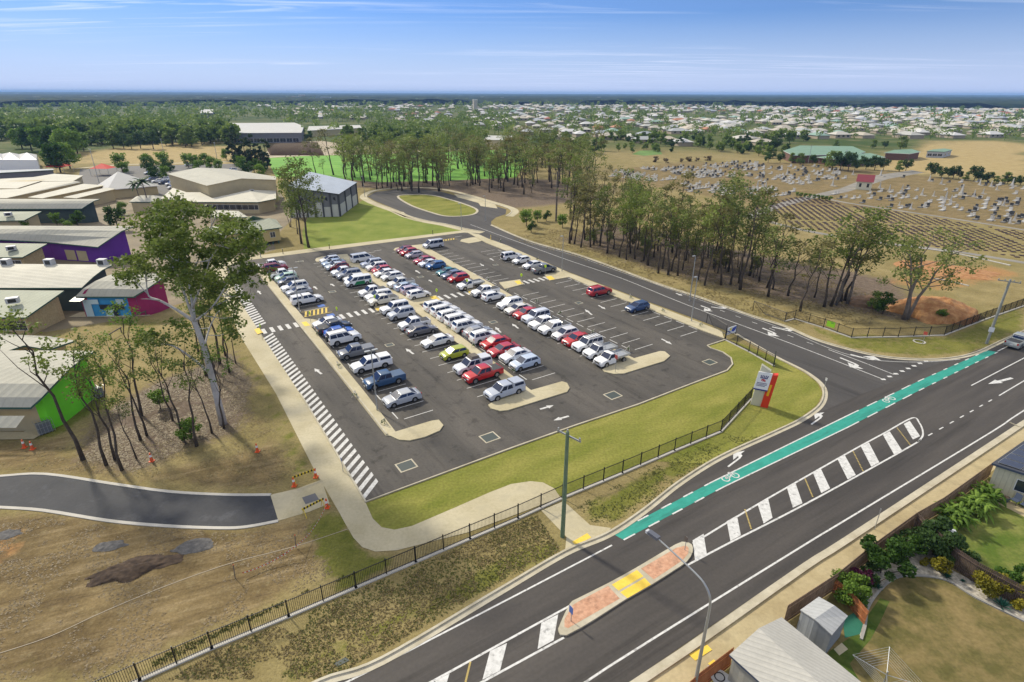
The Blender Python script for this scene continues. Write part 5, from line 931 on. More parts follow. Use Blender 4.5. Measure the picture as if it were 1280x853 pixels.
def gum(h, cr, cb, ncl, per, size, lean=.05, nt=1, tr=.2, bark=None, leafm=None, name='gum_tree', csize=.33, seed=1, spread=1.0, bend=.3, topflat=1.0, tn=6, limbs=True):
    rg = np.random.default_rng(seed); rr = random.Random(seed); root = empty(name); mb = MB(); cl = []
    for k in range(nt):
        an = rr.uniform(0, 6.28); bx, by = (math.cos(an)*.25*(nt > 1), math.sin(an)*.25*(nt > 1)); ln = lean*h*(1+.8*(nt > 1)); la = an if nt > 1 else rr.uniform(0, 6.28)
        npt = 7; P = []
        for i in range(npt):
            t = i/(npt-1); P.append(Vector((bx+math.cos(la)*ln*t**1.3+rr.uniform(-1, 1)*bend*min(1, t*3), by+math.sin(la)*ln*t**1.3+rr.uniform(-1, 1)*bend*min(1, t*3), h*.88*t)))
        r0 = tr*(1 if nt == 1 else .75); mb.tube(P, [r0*(1.25 if i == 0 else 1-.82*i/(npt-1)) for i in range(npt)], tn)
        n_ = ncl//nt
        for j in range(n_):
            t = cb + (1-cb)*((j+.5)/n_)**.8; zt = h*t; i0 = min(npt-2, int(max(cb*.9, t-.18)/.88*(npt-1)*.95)); i0 = max(1, min(i0, npt-2)); st = P[i0].lerp(P[i0+1], rr.random())
            u_ = (t-cb)/(1-cb); prof = (math.sin(math.pi*min(1, .18+.75*u_))**.6); R1 = cr*prof*(.25+.75*rr.random()**.6)*spread; a_ = rr.uniform(0, 6.28)
            e = Vector((P[-1].x*t+math.cos(a_)*R1, P[-1].y*t+math.sin(a_)*R1, zt*topflat+rr.uniform(-.4, .4)))
            if limbs and j % 2 == 0: mid = st.lerp(e, .5)+Vector((rr.uniform(-.3, .3), rr.uniform(-.3, .3), -.25+.3*rr.random())); mb.tube([st, mid, e], [r0*.30, r0*.2, r0*.07], 4, cap=False)
            cl.append((e.x, e.y, e.z, cr*csize*rr.uniform(.6, 1.25)))
    tk = mb.build('trunk', bark or BARKD, root, smooth=True)
    v, f, t = leaves(cl, int(per*1.3), size*.86, rng_=rg, clump_r=1.2, fall=.55); cw = npmesh('crown', v, f, leafm or L_OLIVE, t, root)
    reg(root, tk, cw); return root
def put(tmpl, used, loc, sc, rz, label, group, cat='tree', name=None, szs=None):
    r = tmpl if not used.get(tmpl.name) else copy_tree(tmpl); used[tmpl.name] = True
    r.location = loc; r.rotation_euler = (0, 0, rz); r.scale = szs or (sc, sc, sc); return tag(r, label, cat, group)
US = {}
rt = random.Random(5)
def bushy(seed, leafm, h=6, cr=2.8, per=70, size=.5, nm='round_tree', ncl=16, tr=.16, low=.3):
    rg = np.random.default_rng(seed); root = empty(nm); mb = MB(); mb.tube([(0, 0, 0), (.1, 0, h*.35), (0, .1, h*.7)], [tr, tr*.8, tr*.4], 6); cl = []
    for k_ in range(ncl):
        a_ = rg.uniform(0, 6.28); zz_ = low+ (1-low)*rg.random(); r0 = cr*math.sqrt(max(.1, 1-((zz_-.55)/.55)**2))*rg.uniform(.35, .8); cl.append((math.cos(a_)*r0, math.sin(a_)*r0, h*zz_*.92, cr*rg.uniform(.28, .48)))
        if k_ % 3 == 0: mb.tube([(0, 0, h*.3), (math.cos(a_)*r0*.9, math.sin(a_)*r0*.9, h*zz_*.9)], [tr*.4, tr*.15], 4, cap=False)
    v_, f_, t_ = leaves(cl, per, size, rng_=rg); tk = mb.build('trunk', BARKD, root); cw = npmesh('crown', v_, f_, leafm, t_, root); reg(root, tk, cw); return root
RDU = [bushy(160+i, [L_DARK, L_BRO][i], nm='sapling_tree', ncl=12, size=.42, per=50) for i in range(2)]
# --- woods: tall bare-stemmed gums
WOOD = [gum(16, 2.9, .46, 16, 30, .44, seed=s_, tr=.19, csize=.36, leafm=[L_OLIVE, L_DARK, L_BRO][s_ % 3], name='tall_gum_tree', bend=.32, lean=.07) for s_ in range(1, 8)]
WOODB = [gum(15, 3.8, .45, 20, 36, .44, seed=s_, tr=.24, csize=.33, nt=nt_, bark=BARKG, leafm=L_OLIVE, name='spreading_gum_tree', lean=.10, bend=.3) for s_, nt_ in ((21, 1), (22, 2), (23, 3))]
lab_w = 'tall bare-stemmed gum tree in the wood between the access road and the cemetery'; grp_w = 'gum trees of the roadside wood'
bases = [(712, 304.6), (718, 305), (726, 309.6), (738, 309), (742, 306), (759, 316.7), (767, 312), (774, 321.8), (783, 325), (788, 317), (793.5, 324), (804.6, 326), (809.6, 332), (817, 322), (822.8, 342), (828, 336), (835, 344), (839, 339), (847, 345), (853, 338), (872.6, 350), (880.7, 357), (869, 326), (877, 335), (892, 336), (901, 356.4), (907, 334), (913, 356), (910, 340), (925, 362.5), (923.5, 354), (948.7, 352), (897, 342), (937, 345), (731, 300), (750, 303), (801, 312), (860, 330), (845, 322), (885, 322)]
for _ in range(50):
    t_ = rt.random(); xx = 712+t_*235; yy = 303+(xx-712)*.20-rt.random()**.8*38*(1-.3*t_); bases.append((xx, yy))
for i, (bx_, by_) in enumerate(bases):
    s_ = rt.uniform(.72, 1.12) if i < 34 else rt.choice((.35, .5, .7, .8, .95, 1.05))*rt.uniform(.9, 1.1); put(rt.choice(WOOD), US, G(bx_, by_), s_, rt.uniform(0, 6.28), lab_w, grp_w, szs=(s_*rt.uniform(.85, 1.3), s_*rt.uniform(.85, 1.3), s_)).rotation_euler[0] = rt.uniform(-.07, .07)
for _ in range(34):
    t_ = rt.random(); xx = 715+t_*240; yy = 306+(xx-712)*.20-rt.random()*34*(1-.3*t_); put(RDU[rt.randrange(2)], US, G(xx, yy), rt.uniform(.35, .8), rt.uniform(0, 6), 'low bushy sapling among the trunks of the roadside wood', 'undergrowth saplings of the roadside wood', 'shrub')
# scattered right end of the wood
sing = [(949, 350.7, 11, 0), (959, 360, 14, 1), (960, 371, 13, 0), (966, 362, 10, 2), (984.7, 370, 12, 3), (1000, 389, 12.5, 4), (1018, 372, 9, 5), (1030, 384, 13, 6), (1038.5, 383, 15, 1), (1050.7, 377, 16, 2), (1055.7, 376, 14.5, 3)]
for i, (bx_, by_, hh, k_) in enumerate(sing):
    put(WOOD[k_], US, G(bx_, by_), hh/16, rt.uniform(0, 6.28), 'slender gum standing loosely spaced at the road-corner end of the wood', 'loose gums by the road corner', szs=(hh/16*1.35, hh/16*1.35, hh/16))
put(WOODB[0], US, G(1058.8, 380), 1.12, 2.2, 'tallest leaning gum with a broad crown in the clump behind the tapered gate', None)
put(WOODB[1], US, G(1044, 381), .95, .4, 'forked gum with a broad crown just left of the tallest leaning gum', None)
big_r = gum(13.5, 6.0, .42, 34, 60, .46, seed=77, nt=3, tr=.42, bark=BARKG, leafm=L_DARK, csize=.24, name='spreading_gum_tree', lean=.16, bend=.35, tn=8); put(big_r, US, G(1131, 399), 1, 1.2, 'broad multi-stemmed gum standing alone near the orange soil mound and fence corner', None)
# --- band of trees along the crop field
lab_b = 'slim gum tree in the belt between the crop field and the turning loop'; grp_b = 'gum trees of the belt behind the turning loop'
belt = []
for _ in range(205):
    t_ = rt.random()**.8; xx = 430+t_*315; top = 207 if xx < 560 else 196; yy = top + rt.random()*(28+22*t_) + (6 if xx > 600 else 0); belt.append((xx, yy))
belt += [(478, 235), (484, 233), (430, 217), (405, 219), (417, 219), (443, 222), (452, 224), (463, 225), (395, 218), (512, 231), (530, 229), (500, 232)]
for bx_, by_ in belt:
    s_ = rt.choice((.4, .7, .85, .95, 1.1))*rt.uniform(.9, 1.12); put(rt.choice(WOOD), US, G(bx_, by_), s_, rt.uniform(0, 6.28), lab_b, grp_b, szs=(s_*1.45, s_*1.45, s_))
# --- the hero gum
rh = random.Random(9); hero = empty('white_gum_tree', G(279, 530)); tag(hero, 'huge white-limbed gum tree with a wide airy crown left of the zebra-striped lane', 'tree')
HB = hero.location.copy()
def hp(x_, y_, dep=0.0):
    """point on the hero tree: screen position in the trunk's plane, pushed dep metres back"""
    Y = HB.y + dep; u_, v_ = x_-CX, CY-y_; u_, v_ = u_*math.cos(ROLL)-v_*math.sin(ROLL), u_*math.sin(ROLL)+v_*math.cos(ROLL)
    d = Vector((u_/FOC, math.cos(PITCH)+v_/FOC*math.sin(PITCH), -math.sin(PITCH)+v_/FOC*math.cos(PITCH))); t_ = Y/d.y; return Vector((d.x*t_, Y, HGT+d.z*t_))-HB
mbw = MB()
tr_ = [(279, 530, 0), (272, 500, 0), (264, 468, 0), (255, 435, 0), (243, 402, 0)]; mbw.tube([Vector((0, 0, 0))]+[hp(*p) for p in tr_[1:]], [.44, .36, .32, .29, .25], 10)
br = [([(264, 468, 0), (240, 448, -.5), (215, 432, -1), (193, 430, -1.5)], .22), ([(243, 402, 0), (222, 388, 1), (200, 376, 1.5), (186, 370, 2), (183, 352, 2)], .24), ([(200, 376, 1.5), (186, 374, .5), (176, 374, 0)], .10), ([(183, 352, 2), (180, 335, 2), (168, 322, 3)], .12), ([(243, 402, 0), (235, 380, -.5), (228, 360, -1), (220, 340, -1)], .2), ([(243, 402, 0), (240, 375, 1), (236, 350, 2), (232, 325, 2)], .24), ([(241, 385, 0), (248, 365, -1), (256, 345, -1.5), (262, 325, -2)], .18), ([(243, 402, 0), (262, 388, -1), (275, 370, -2), (285, 352, -2)], .18), ([(232, 325, 2), (222, 300, 2), (214, 280, 3)], .14), ([(236, 350, 2), (250, 320, 3), (258, 295, 3)], .15), ([(220, 340, -1), (205, 315, -1), (200, 295, 0)], .12), ([(262, 325, -2), (280, 300, -2), (290, 285, -1)], .1), ([(255, 435, 0), (262, 410, 2), (272, 390, 3)], .15), ([(214, 280, 3), (225, 262, 3), (230, 250, 3)], .09), ([(258, 295, 3), (268, 275, 2), (272, 262, 2)], .09), ([(185, 368, 2), (168, 350, 2), (155, 335, 2)], .08)]
for pts_, r0 in br:
    P = smooth_line([hp(*p) for p in pts_], 3); mbw.tube(P, [r0*.8*(1-.75*i/(len(P)-1)) for i in range(len(P))], 7)
cl = []
masses = [(232, 262, 45, 16, 3, 24), (195, 285, 32, 24, 1, 22), (250, 300, 60, 35, 0, 55), (295, 300, 36, 26, -1, 26), (200, 320, 36, 26, 2, 26), (168, 330, 24, 16, 2, 14), (230, 345, 34, 24, -2, 24), (285, 345, 34, 26, -1, 26), (300, 330, 24, 18, 0, 12), (272, 385, 26, 22, 2, 14), (160, 350, 14, 8, 2, 5), (318, 345, 16, 12, -2, 7), (210, 300, 30, 20, -1, 16), (190, 425, 20, 10, -1, 7), (225, 410, 12, 8, -1, 3), (290, 410, 14, 18, 1, 7), (300, 375, 12, 12, 1, 5)]
for (mx_, my_, rx, ry, dp, n_) in masses:
    for _ in range(n_):
        a_, r0 = rh.uniform(0, 6.28), math.sqrt(rh.random()); q = hp(mx_+math.cos(a_)*r0*rx, my_+math.sin(a_)*r0*ry, dp+rh.uniform(-4, 4)); cl.append((q.x, q.y, q.z, rh.uniform(.40, .85)))
for c_ in cl[::4]:   # twigs into the clumps
    e = Vector(c_[:3]); best = min((Vector(v_) for v_ in mbw.v[::3]), key=lambda v_: (v_-e).length+.5*max(0, v_.z-e.z)); 
    if (best-e).length < 6: mbw.tube([best, best.lerp(e, .5)+Vector((0, 0, -.2)), e], [.05, .035, .015], 4, cap=False)
mbw.build('trunk', BARKW, hero, smooth=True); v_, f_, t_ = leaves(cl, 66, .31, rng_=np.random.default_rng(4), flat=.7, clump_r=1.5, fall=.7); npmesh('crown', v_, f_, L_OLIVE, t_, hero)
# thin trees round it
THIN = [gum(13, 2.2, .60, 11, 40, .28, seed=30+s_, tr=.15, csize=.34, name='thin_gum_tree', leafm=[L_OLIVE, L_DARK, L_LIME][s_ % 3], bend=.28, lean=.08) for s_ in range(5)]
tl = [(104, 575, 15.5, 'tallest thin gum leaning left across the lime green classroom, white band on its stem'), (133, 581.7, 13, 'thin leaning gum second from the left in front of the lime green wall'), (144, 575, 11, None), (152.5, 588, 12, 'forked thin gum whose foot is nearest the service driveway'), (170.6, 573.5, 7, None), (176, 550.5, 11, None), (183.7, 545, 10, None), (177, 520, 12.5, 'dark-crowned gum with a kinked stem behind the other thin gums'), (216, 526, 9, None), (228.6, 550.5, 11, None), (246, 558, 11.5, None), (265, 541.7, 9, None), (280, 536, 9, None), (287, 466, 10, None), (266, 462, 13, None), (275, 455, 14, None), (258, 470, 13, None), (262, 445, 12, None), (282, 445, 11, None), (270, 475, 9, None), (248, 440, 10, None), (295, 455, 7, None)]
for i, (bx_, by_, hh, lb) in enumerate(tl): s_ = hh/12; put(THIN[i % 5], US, G(bx_, by_), s_, rt.uniform(0, 6.28), lb or 'thin gum tree in the leaf litter around the huge white-limbed gum', None if lb else 'thin gums around the white-limbed gum')
# trees by the gymnasium
ga = gum(20, 4.6, .38, 34, 60, .46, seed=51, tr=.28, csize=.30, leafm=L_DARK, name='spreading_gum_tree', bend=.25)
put(ga, US, G(386, 309.6), 1, .5, 'taller dark gum at the left corner of the gymnasium', None); put(gum(18, 4.0, .42, 26, 60, .46, seed=52, tr=.25, csize=.32, leafm=L_OLIVE, name='spreading_gum_tree'), US, G(377, 305), 1, 2.0, 'second dark gum left of the gymnasium, just behind the tallest one', None)
put(WOODB[2], US, G(363, 284), .62, 1.0, 'short bright green gum between the yellow building and the gymnasium', None); put(WOODB[0], US, G(372, 292.7), .65, 3.0, 'small gum just left of the two tall gums at the gymnasium', None)
# round garden trees, car park shade trees, field-edge trees
RD = [bushy(60+i, [L_SHR, L_LIME, L_DEEP, L_FAR][i], nm='round_tree') for i in range(4)]
for (x_, y_, sc, k_, lb) in [(148, 287, 1.05, 2, 'largest dark round tree between the curved classroom roofs'), (72, 284, .62, 1, 'small bright round tree left in the courtyard behind the purple block'), (98, 284, .70, 0, 'mid-green round tree in the courtyard behind the purple block'), (86, 288, .4, 1, 'low yellowish bush between the two courtyard round trees'), (155, 268, .6, 1, 'small tree just behind the largest dark round courtyard tree'), (33, 289, .45, 1, 'low pale bush by the small olive roof behind the purple block')]:
    put(RD[k_], US, G(x_, y_), sc, rt.uniform(0, 6), lb, None)
lab_p = 'round shade tree in the staff car park behind the tall sports hall'
for (x_, y_, sc) in [(153, 215, 1.35), (155, 219, .9), (185, 213, 1.2), (190, 219, 1.2), (205, 212, 1.3), (213, 217, 1.1), (208, 225, .9), (195, 226, .9), (236, 210, 1.1), (244, 212, 1.1), (258, 210, 1.1), (266, 213, 1.0), (250, 216, .9), (275, 215, .9), (284, 201, 1), (310, 219, 1.1), (303, 212, 1.0), (318, 216, 1.0), (325, 222, .9), (296, 208, .9), (330, 217, .9)]: put(RD[1 if rt.random() < .7 else 0], US, G(x_, y_), sc, rt.uniform(0, 6), lab_p, 'shade trees of the staff car park')
CAS = [bushy(80+i, L_CAS, h=15, cr=2.6, per=60, size=.7, nm='dark_pine_tree', ncl=22, tr=.25, low=.12) for i in range(2)]
for (x_, y_) in [(293, 206), (301, 207), (309, 208), (317, 210), (325, 212), (331, 215), (335, 211), (298, 203), (312, 205)]: s_ = rt.uniform(.75, 1.1); put(rt.choice(CAS), US, G(x_, y_), s_, rt.uniform(0, 6), 'tall dark narrow pine in the row left of the bright green crop field', 'dark pines by the crop field')
GT = [bushy(90+i, [L_LIME, L_SHR][i % 2], h=13, cr=6.0, per=90, size=.9, nm='broad_tree', ncl=26, tr=.4, low=.28) for i in range(3)]
for (x_, y_, sc) in [(28, 186, 1.0), (40, 189, 1.05), (55, 191, 1.1), (70, 192, 1.15), (85, 194, 1.2), (97, 192, 1.0), (105, 189, .8), (62, 185, 1), (90, 186, 1), (76, 216, .95), (88, 211, .9), (66, 207, .7)]: put(rt.choice(GT), US, G(x_, y_), sc, rt.uniform(0, 6), 'broad bright green tree in the cluster beyond the white marquee', 'broad green trees beyond the marquee')
for (x_, y_, sc) in [(142, 186, .9), (155, 186, .75), (176, 186, .85), (192, 187, .9), (240, 184, .95), (232, 184, .8), (165, 187, .6), (208, 183, .6)]: put(rt.choice(RD[2:]), US, G(x_, y_), sc*2.2, rt.uniform(0, 6), 'scattered dark tree on the far edge of the dry field behind the school', 'trees on the dry field edge')
# palms
def palm(seed, h=8):
    rr = random.Random(seed); root = empty('palm_tree'); mb = MB(); mb.tube([(0, 0, 0), (.2, .1, h*.5), (.1, .3, h)], [.2, .14, .11], 7); tk = mb.build('trunk', BARKG, root); mb = MB()
    for k_ in range(18):
        a_ = k_*2.4+rr.uniform(-.2, .2); el = rr.uniform(-.2, 1.2); Lf = rr.uniform(2.2, 3.0); c_ = Vector((.1, .3, h)); d = Vector((math.cos(a_), math.sin(a_), 0)); n_ = Vector((-d.y, d.x, 0)); prev = None
        for i in range(6):
            t_ = i/5; p = c_+d*Lf*t_*math.cos(el*.6)+Vector((0, 0, math.sin(el)*Lf*t_-1.6*t_*t_)); w_ = .42*math.sin(math.pi*min(1, t_*.85+.15)); cur = [p-n_*w_+Vector((0, 0, -w_*.6)), p, p+n_*w_+Vector((0, 0, -w_*.6))]
            if prev: mb.add([prev[0], prev[1], cur[1], cur[0]], F4); mb.add([prev[1], prev[2], cur[2], cur[1]], F4)
            prev = cur
    cw = mb.build('crown', mat('palm_frond', (.05, .10, .025), .6, var=.3, scale=3), root); reg(root, tk, cw); return root
pm = palm(1)
for (x_, y_, h_, lb) in [(178, 264, 1.05, 'palm tree left of the pair beside the tan hip-roofed building'), (187, 265, 1.15, 'taller palm tree of the pair beside the tan hip-roofed building')]: put(pm, US, G(x_, y_), h_, rt.uniform(0, 6), lb, None, 'palm')
# cemetery edge trees and shrubs
for (x_, y_, sc) in [(1082, 212, 1.0), (1093, 213, 1.2), (1104, 213, 1), (1124, 215, .9), (1132, 214, 1.0), (1163, 221, 1.1), (1176, 223, .9), (1191, 224, 1), (1217, 227, 1.15), (1234, 229, .8), (1256, 230, .8), (1259, 230, .6), (1275, 232, .7), (1206, 226, .6), (1245, 229, .5), (1050, 214, 1.6), (1040, 212, 1.5), (1060, 214, 1.5), (1030, 209, .8), (1015, 206, .9), (1000, 206, 1), (990, 204, .9), (975, 204, .9), (1068, 213, .8), (1078, 208, .9), (960, 204, .9), (966, 198, .9), (970, 188, 1.3), (978, 193, .9), (995, 198, .7), (1045, 185, .9), (1125, 187, 1.5), (1090, 186, 1.0), (1105, 186, .9), (1185, 222, .6), (1198, 224, .6), (1225, 228, .6), (1268, 232, .6)]: put(RD[2 if rt.random() < .75 else 3], US, G(x_, y_), sc*.95, rt.uniform(0, 6), 'dark bushy tree along the far boundary of the cemetery', 'bushy trees bounding the cemetery')
for (x_, y_, sc) in [(820, 203, .75), (832, 204, .6), (852, 203, .45), (861, 202, .7), (871, 202, .5), (884, 201, .7)]: put(bushy(int(x_), L_BRN, h=3, cr=2.4, per=60, size=.4, nm='dry_shrub', ncl=10, low=.1), US, G(x_, y_), sc*1.3, 0, 'brown dried shrub on the bare ground beyond the dense graves', 'brown shrubs beyond the graves', 'shrub')
for (x_, y_, sc, lf) in [(658, 283, .75, 1), (664, 291, .5, 0), (672, 278, .55, 1), (683, 277, .5, 0), (703, 285, .6, 1)]: put(RD[lf], US, G(x_, y_), sc, 1, 'young roadside tree between the turning loop and the wood', 'young trees near the loop')
for (x_, y_, sc, lf, lb) in [(1103, 393, .60, 0, 'dense dark shrub at the foot of the lone multi-stemmed gum'), (1094, 388, .55, 3, 'small open tree left of the lone multi-stemmed gum'), (1175, 403, .35, 1, 'bright low weed bush on the side of the orange soil mound'), (240, 548, .38, 1, 'bright green low shrub in the leaf litter by the white-limbed gum'), (232, 556, .3, 1, 'small pale shrub among thin gums'), (201, 512, .4, 1, 'sparse shrub behind the dark-crowned gum')]: put(RD[lf], US, G(x_, y_), sc, 1, lb, None, 'shrub', )
# ---- far woodland
FT = [bushy(120+i, L_FAR, h=11, cr=4.6, per=14, size=2.0, nm='bushy_tree', ncl=16, tr=.3, low=.25) for i in range(5)] + [bushy(130, L_DEEP, h=10, cr=4.6, per=14, size=2.0, nm='bushy_tree', ncl=16, tr=.3, low=.2)]
for ft in FT: US[ft.name] = False
def inpoly(p, poly):
    c_ = False
    for i in range(len(poly)):
        (x1, y1), (x2, y2) = poly[i], poly[(i+1) % len(poly)]
        if (y1 > p[1]) != (y2 > p[1]) and p[0] < (x2-x1)*(p[1]-y1)/(y2-y1)+x1: c_ = not c_
    return c_
regs = [([(-20, 132), (330, 132), (335, 150), (290, 152), (285, 165), (300, 180), (235, 183), (105, 182), (60, 180), (25, 176), (-20, 178)], 800, 1.15), ([(330, 134), (480, 134), (490, 150), (450, 155), (380, 154), (330, 152)], 200, 1.1), ([(480, 134), (640, 134), (645, 170), (560, 180), (470, 182), (455, 165), (480, 152)], 240, 1.0), ([(345, 150), (460, 155), (470, 178), (380, 178)], 10, 1.1), ([(640, 140), (760, 140), (790, 178), (740, 195), (650, 182), (640, 165)], 120, 1.0),
        ([(700, 130), (1300, 128), (1300, 176), (1080, 174), (980, 180), (840, 185), (760, 180)], 1050, .9), ([(850, 182), (960, 180), (985, 190), (960, 199), (840, 190)], 40, .75), ([(780, 175), (845, 180), (850, 192), (770, 192)], 26, .55), ([(1085, 166), (1300, 160), (1300, 170), (1100, 176)], 26, .8), ([(-20, 122), (1300, 122), (1300, 134), (-20, 134)], 2600, 1.15), ([(390, 166), (470, 170), (560, 178), (640, 178), (640, 184), (540, 188), (470, 186)], 26, .75)]
pts_ = []
for poly, n_, sc in regs:
    xs = [p[0] for p in poly]; ys = [p[1] for p in poly]; c_ = 0
    while c_ < n_:
        p = (rt.uniform(min(xs), max(xs)), rt.uniform(min(ys), max(ys)))
        if inpoly(p, poly):
            c_ += 1
            if p[0] > 640 and 158 < p[1] < 186 and rt.random() < .45: continue
            g_ = G(*p); pts_.append((g_.y, g_.x, sc*rt.uniform(.65, 1.25)*(.75 if p[0] > 640 and p[1] > 155 else 1)))
pts_.sort(); FARTREES = pts_
for (yy, xx, sc) in pts_[:280]:
    put(FT[5 if rt.random() < .22 else rt.randrange(5)], US, (xx, yy, 0), sc, rt.uniform(0, 6.28), 'bushy dark-green tree of the woodland and garden trees beyond school and cemetery', 'bushy trees beyond the school and cemetery')
rg = np.random.default_rng(8); V, F, T = [], [], []; k0 = 0
for (yy, xx, sc) in pts_[280:]:
    D_ = math.hypot(xx, yy); n_ = 46 if D_ < 700 else 26 if D_ < 1300 else 14; sz = (1.9 if D_ < 700 else 2.6 if D_ < 1300 else 3.8)*sc
    d = rg.normal(size=(n_, 3)); d /= np.linalg.norm(d, axis=1)[:, None]; c_ = np.array([xx, yy, 6.2*sc])+d*np.array([4.4, 4.4, 3.6])*sc*(.45+.55*rg.random((n_, 1)))*np.array([rg.uniform(.8, 1.3), 1, rg.uniform(.8, 1.15)])
    a = rg.normal(size=(n_, 3)); a /= np.linalg.norm(a, axis=1)[:, None]; b2 = np.cross(a, rg.normal(size=(n_, 3))); b2 /= np.linalg.norm(b2, axis=1)[:, None]; s2 = sz*(.6+.7*rg.random((n_, 1))); a *= s2/2; b2 *= s2*.4
    V.append(np.stack([c_-a, c_-b2, c_+a, c_+b2], 1).reshape(-1, 3)); T.append(np.clip(rg.random()*.8-.05 + rg.random(n_)*.3, 0, 1))
    V.append(np.array([[xx-.3, yy, 0], [xx+.3, yy, 0], [xx+.2, yy, 5*sc], [xx-.2, yy, 5*sc]])); T.append(np.zeros(1))
V = np.concatenate(V); T = np.concatenate(T); F = np.arange(len(V)).reshape(-1, 4); o = npmesh('distant_woodland', V, F, L_FAR, T); tag(o, 'far woodland and garden trees fading towards the horizon', 'woodland', None, 'stuff')
# canopy relief out to the horizon
def vnoise(x_, y_, seed):
    xi, yi = np.floor(x_).astype(int), np.floor(y_).astype(int); fx, fy = x_-xi, y_-yi; fx, fy = fx*fx*(3-2*fx), fy*fy*(3-2*fy)
    h = lambda a, b_: ((np.sin(a*127.1+b_*311.7+seed*74.7)*43758.5453) % 1.0)
    return (h(xi, yi)*(1-fx)+h(xi+1, yi)*fx)*(1-fy)+(h(xi, yi+1)*(1-fx)+h(xi+1, yi+1)*fx)*fy
th_ = np.linspace(math.radians(-47), math.radians(47), 900); rr_ = 1900*np.exp(np.linspace(0, math.log(15000/1900), 150)); TT, RR = np.meshgrid(th_, rr_)
xx, yy = RR*np.sin(TT), RR*np.cos(TT); f1 = vnoise(xx/420, yy/420, 1); f2 = vnoise(xx/90, yy/90, 2); f3 = vnoise(xx/28, yy/28, 3)
forest = np.clip((f1*.6+f2*.4-.32+.35*np.clip((RR-2600)/2500, 0, 1))*6, 0, 1); zz_ = forest*(7+7*f2+5*f3)
hills = np.clip((RR-8500)/5000, 0, 1)*(vnoise(xx/2600, yy/5000, 5)*.6+vnoise(xx/900, yy/3000, 6)*.25)*(18+16*np.clip((-np.degrees(TT)-12)/22, 0, 1)); zz_ = zz_+hills-.3
idx = np.arange(TT.size).reshape(TT.shape); fq = np.stack([idx[:-1, :-1], idx[:-1, 1:], idx[1:, 1:], idx[1:, :-1]], -1).reshape(-1, 4)
o = npmesh('forest_canopy', np.stack([xx.ravel(), yy.ravel(), zz_.ravel()], 1), fq, mat('far_canopy', (.010, .022, .012), .95, col2=(.045, .060, .026), scale=.02, detail=9, thr=(.4, .62), spec=.05)); tag(o, 'dark forest and low hills along the horizon', 'forest', None, 'stuff')
# ================================================================ FENCES
def seg_fence(name, label, pts, post_at=None, h=1.55, post_gap=2.4, picket_gap=.13, plinth=True, mat_=None, world=False, infill=True):
    P = pts if world else px(pts); c0 = P[0].copy(); root = empty(name, (c0.x, c0.y, 0), 0, label, 'fence'); P = [p-c0 for p in P]; m_ = mat_ or M_BLACK
    rail, pick, pl = MB(), MB(), MB(); posts = []
    for i in range(len(P)-1):
        a, b_ = P[i], P[i+1]; d = b_-a; Ln = d.length; d = d.normalized(); n_ = max(1, round(Ln/post_gap))
        for k_ in range(n_+(1 if i == len(P)-2 else 0)): posts.append((a+d*Ln*k_/n_, math.atan2(d.y, d.x)))
        for z in (.22, h-.12): rail.bar(a+Vector((0, 0, z)), b_+Vector((0, 0, z)), .04, .05)
        s_ = .07
        while s_ < Ln: c_ = a+d*s_; nn = Vector((-d.y, d.x, 0)); pick.add([c_-d*.014+Vector((0, 0, .12)), c_+d*.014+Vector((0, 0, .12)), c_+d*.014+Vector((0, 0, h)), c_-d*.014+Vector((0, 0, h))], F4); pick.add([c_-nn*.014+Vector((0, 0, .12)), c_+nn*.014+Vector((0, 0, .12)), c_+nn*.014+Vector((0, 0, h)), c_-nn*.014+Vector((0, 0, h))], F4); s_ += picket_gap
        pl.bar(a-d*.1, b_+d*.1, .30, .10)
    rail.build('rail', m_, root); tag(pick.build('pickets', m_, root), None, None, None, 'stuff')
    if plinth: pl.build('plinth', M_PLINTH, root)
    pm_ = None
    for (p, a_) in posts[:100]:
        if pm_ is None: mb = MB(); mb.box(-.04, .04, -.04, .04, 0, h+.08); pm_ = mb.build('post', m_, root); o = pm_
        else: o = pm_.copy(); C.objects.link(o); o.parent = root
        o.location = p; o.rotation_euler = (0, 0, a_)
    return root
seg_fence('picket_fence', 'long black picket fence along the verge from bottom left up to the entrance sign', [(60, 902), (175, 851), (265, 811), (361, 771), (445, 735), (519.7, 703), (587.5, 674), (647.5, 648.5), (703, 623), (778, 592), (843, 564), (901, 540), (938.5, 499)], post_gap=2.4)
seg_fence('picket_fence', 'short black picket fence from the blue gate sign down to the red school sign', [(906, 425), (935.8, 440), (967, 457.5)], post_gap=1.9)
seg_fence('picket_fence', 'black fence round the cemetery corner carrying the bright green board', [(981, 402), (993, 399), (1029, 410), (1064, 422.5), (1122.5, 421.5), (1180, 419.5), (1230, 400), (1290, 379), (1400, 340)], post_gap=2.2)
def gate(label, a, b_, flip=False):
    A_, B_ = G(*a), G(*b_); d = (B_-A_); Ln = d.length; r_ = empty('sliding_gate', A_, math.atan2(d.y, d.x), label, 'gate'); mb = MB(); t_ = Ln*.36; h = 1.65
    mb.tube([(0, 0, h), (Ln, 0, h)], .045, 6); mb.tube([(t_, 0, .15), (Ln, 0, .15)], .045, 6); mb.tube([(0, 0, h), (t_, 0, .15)], .04, 6); mb.tube([(Ln, 0, .1), (Ln, 0, h)], .05, 6); mb.tube([(0, 0, .0), (0, 0, h)], .05, 6); mb.build('frame', M_BLACK, r_); mb = MB(); s_ = .15
    while s_ < Ln: z0 = .15 if s_ > t_ else h-(h-.15)*s_/t_; mb.add([(s_-.015, .0, z0), (s_+.015, 0, z0), (s_+.015, 0, h), (s_-.015, 0, h)], F4); s_ += .11
    tag(mb.build('pickets', M_BLACK, r_), None, None, None, 'stuff'); return r_
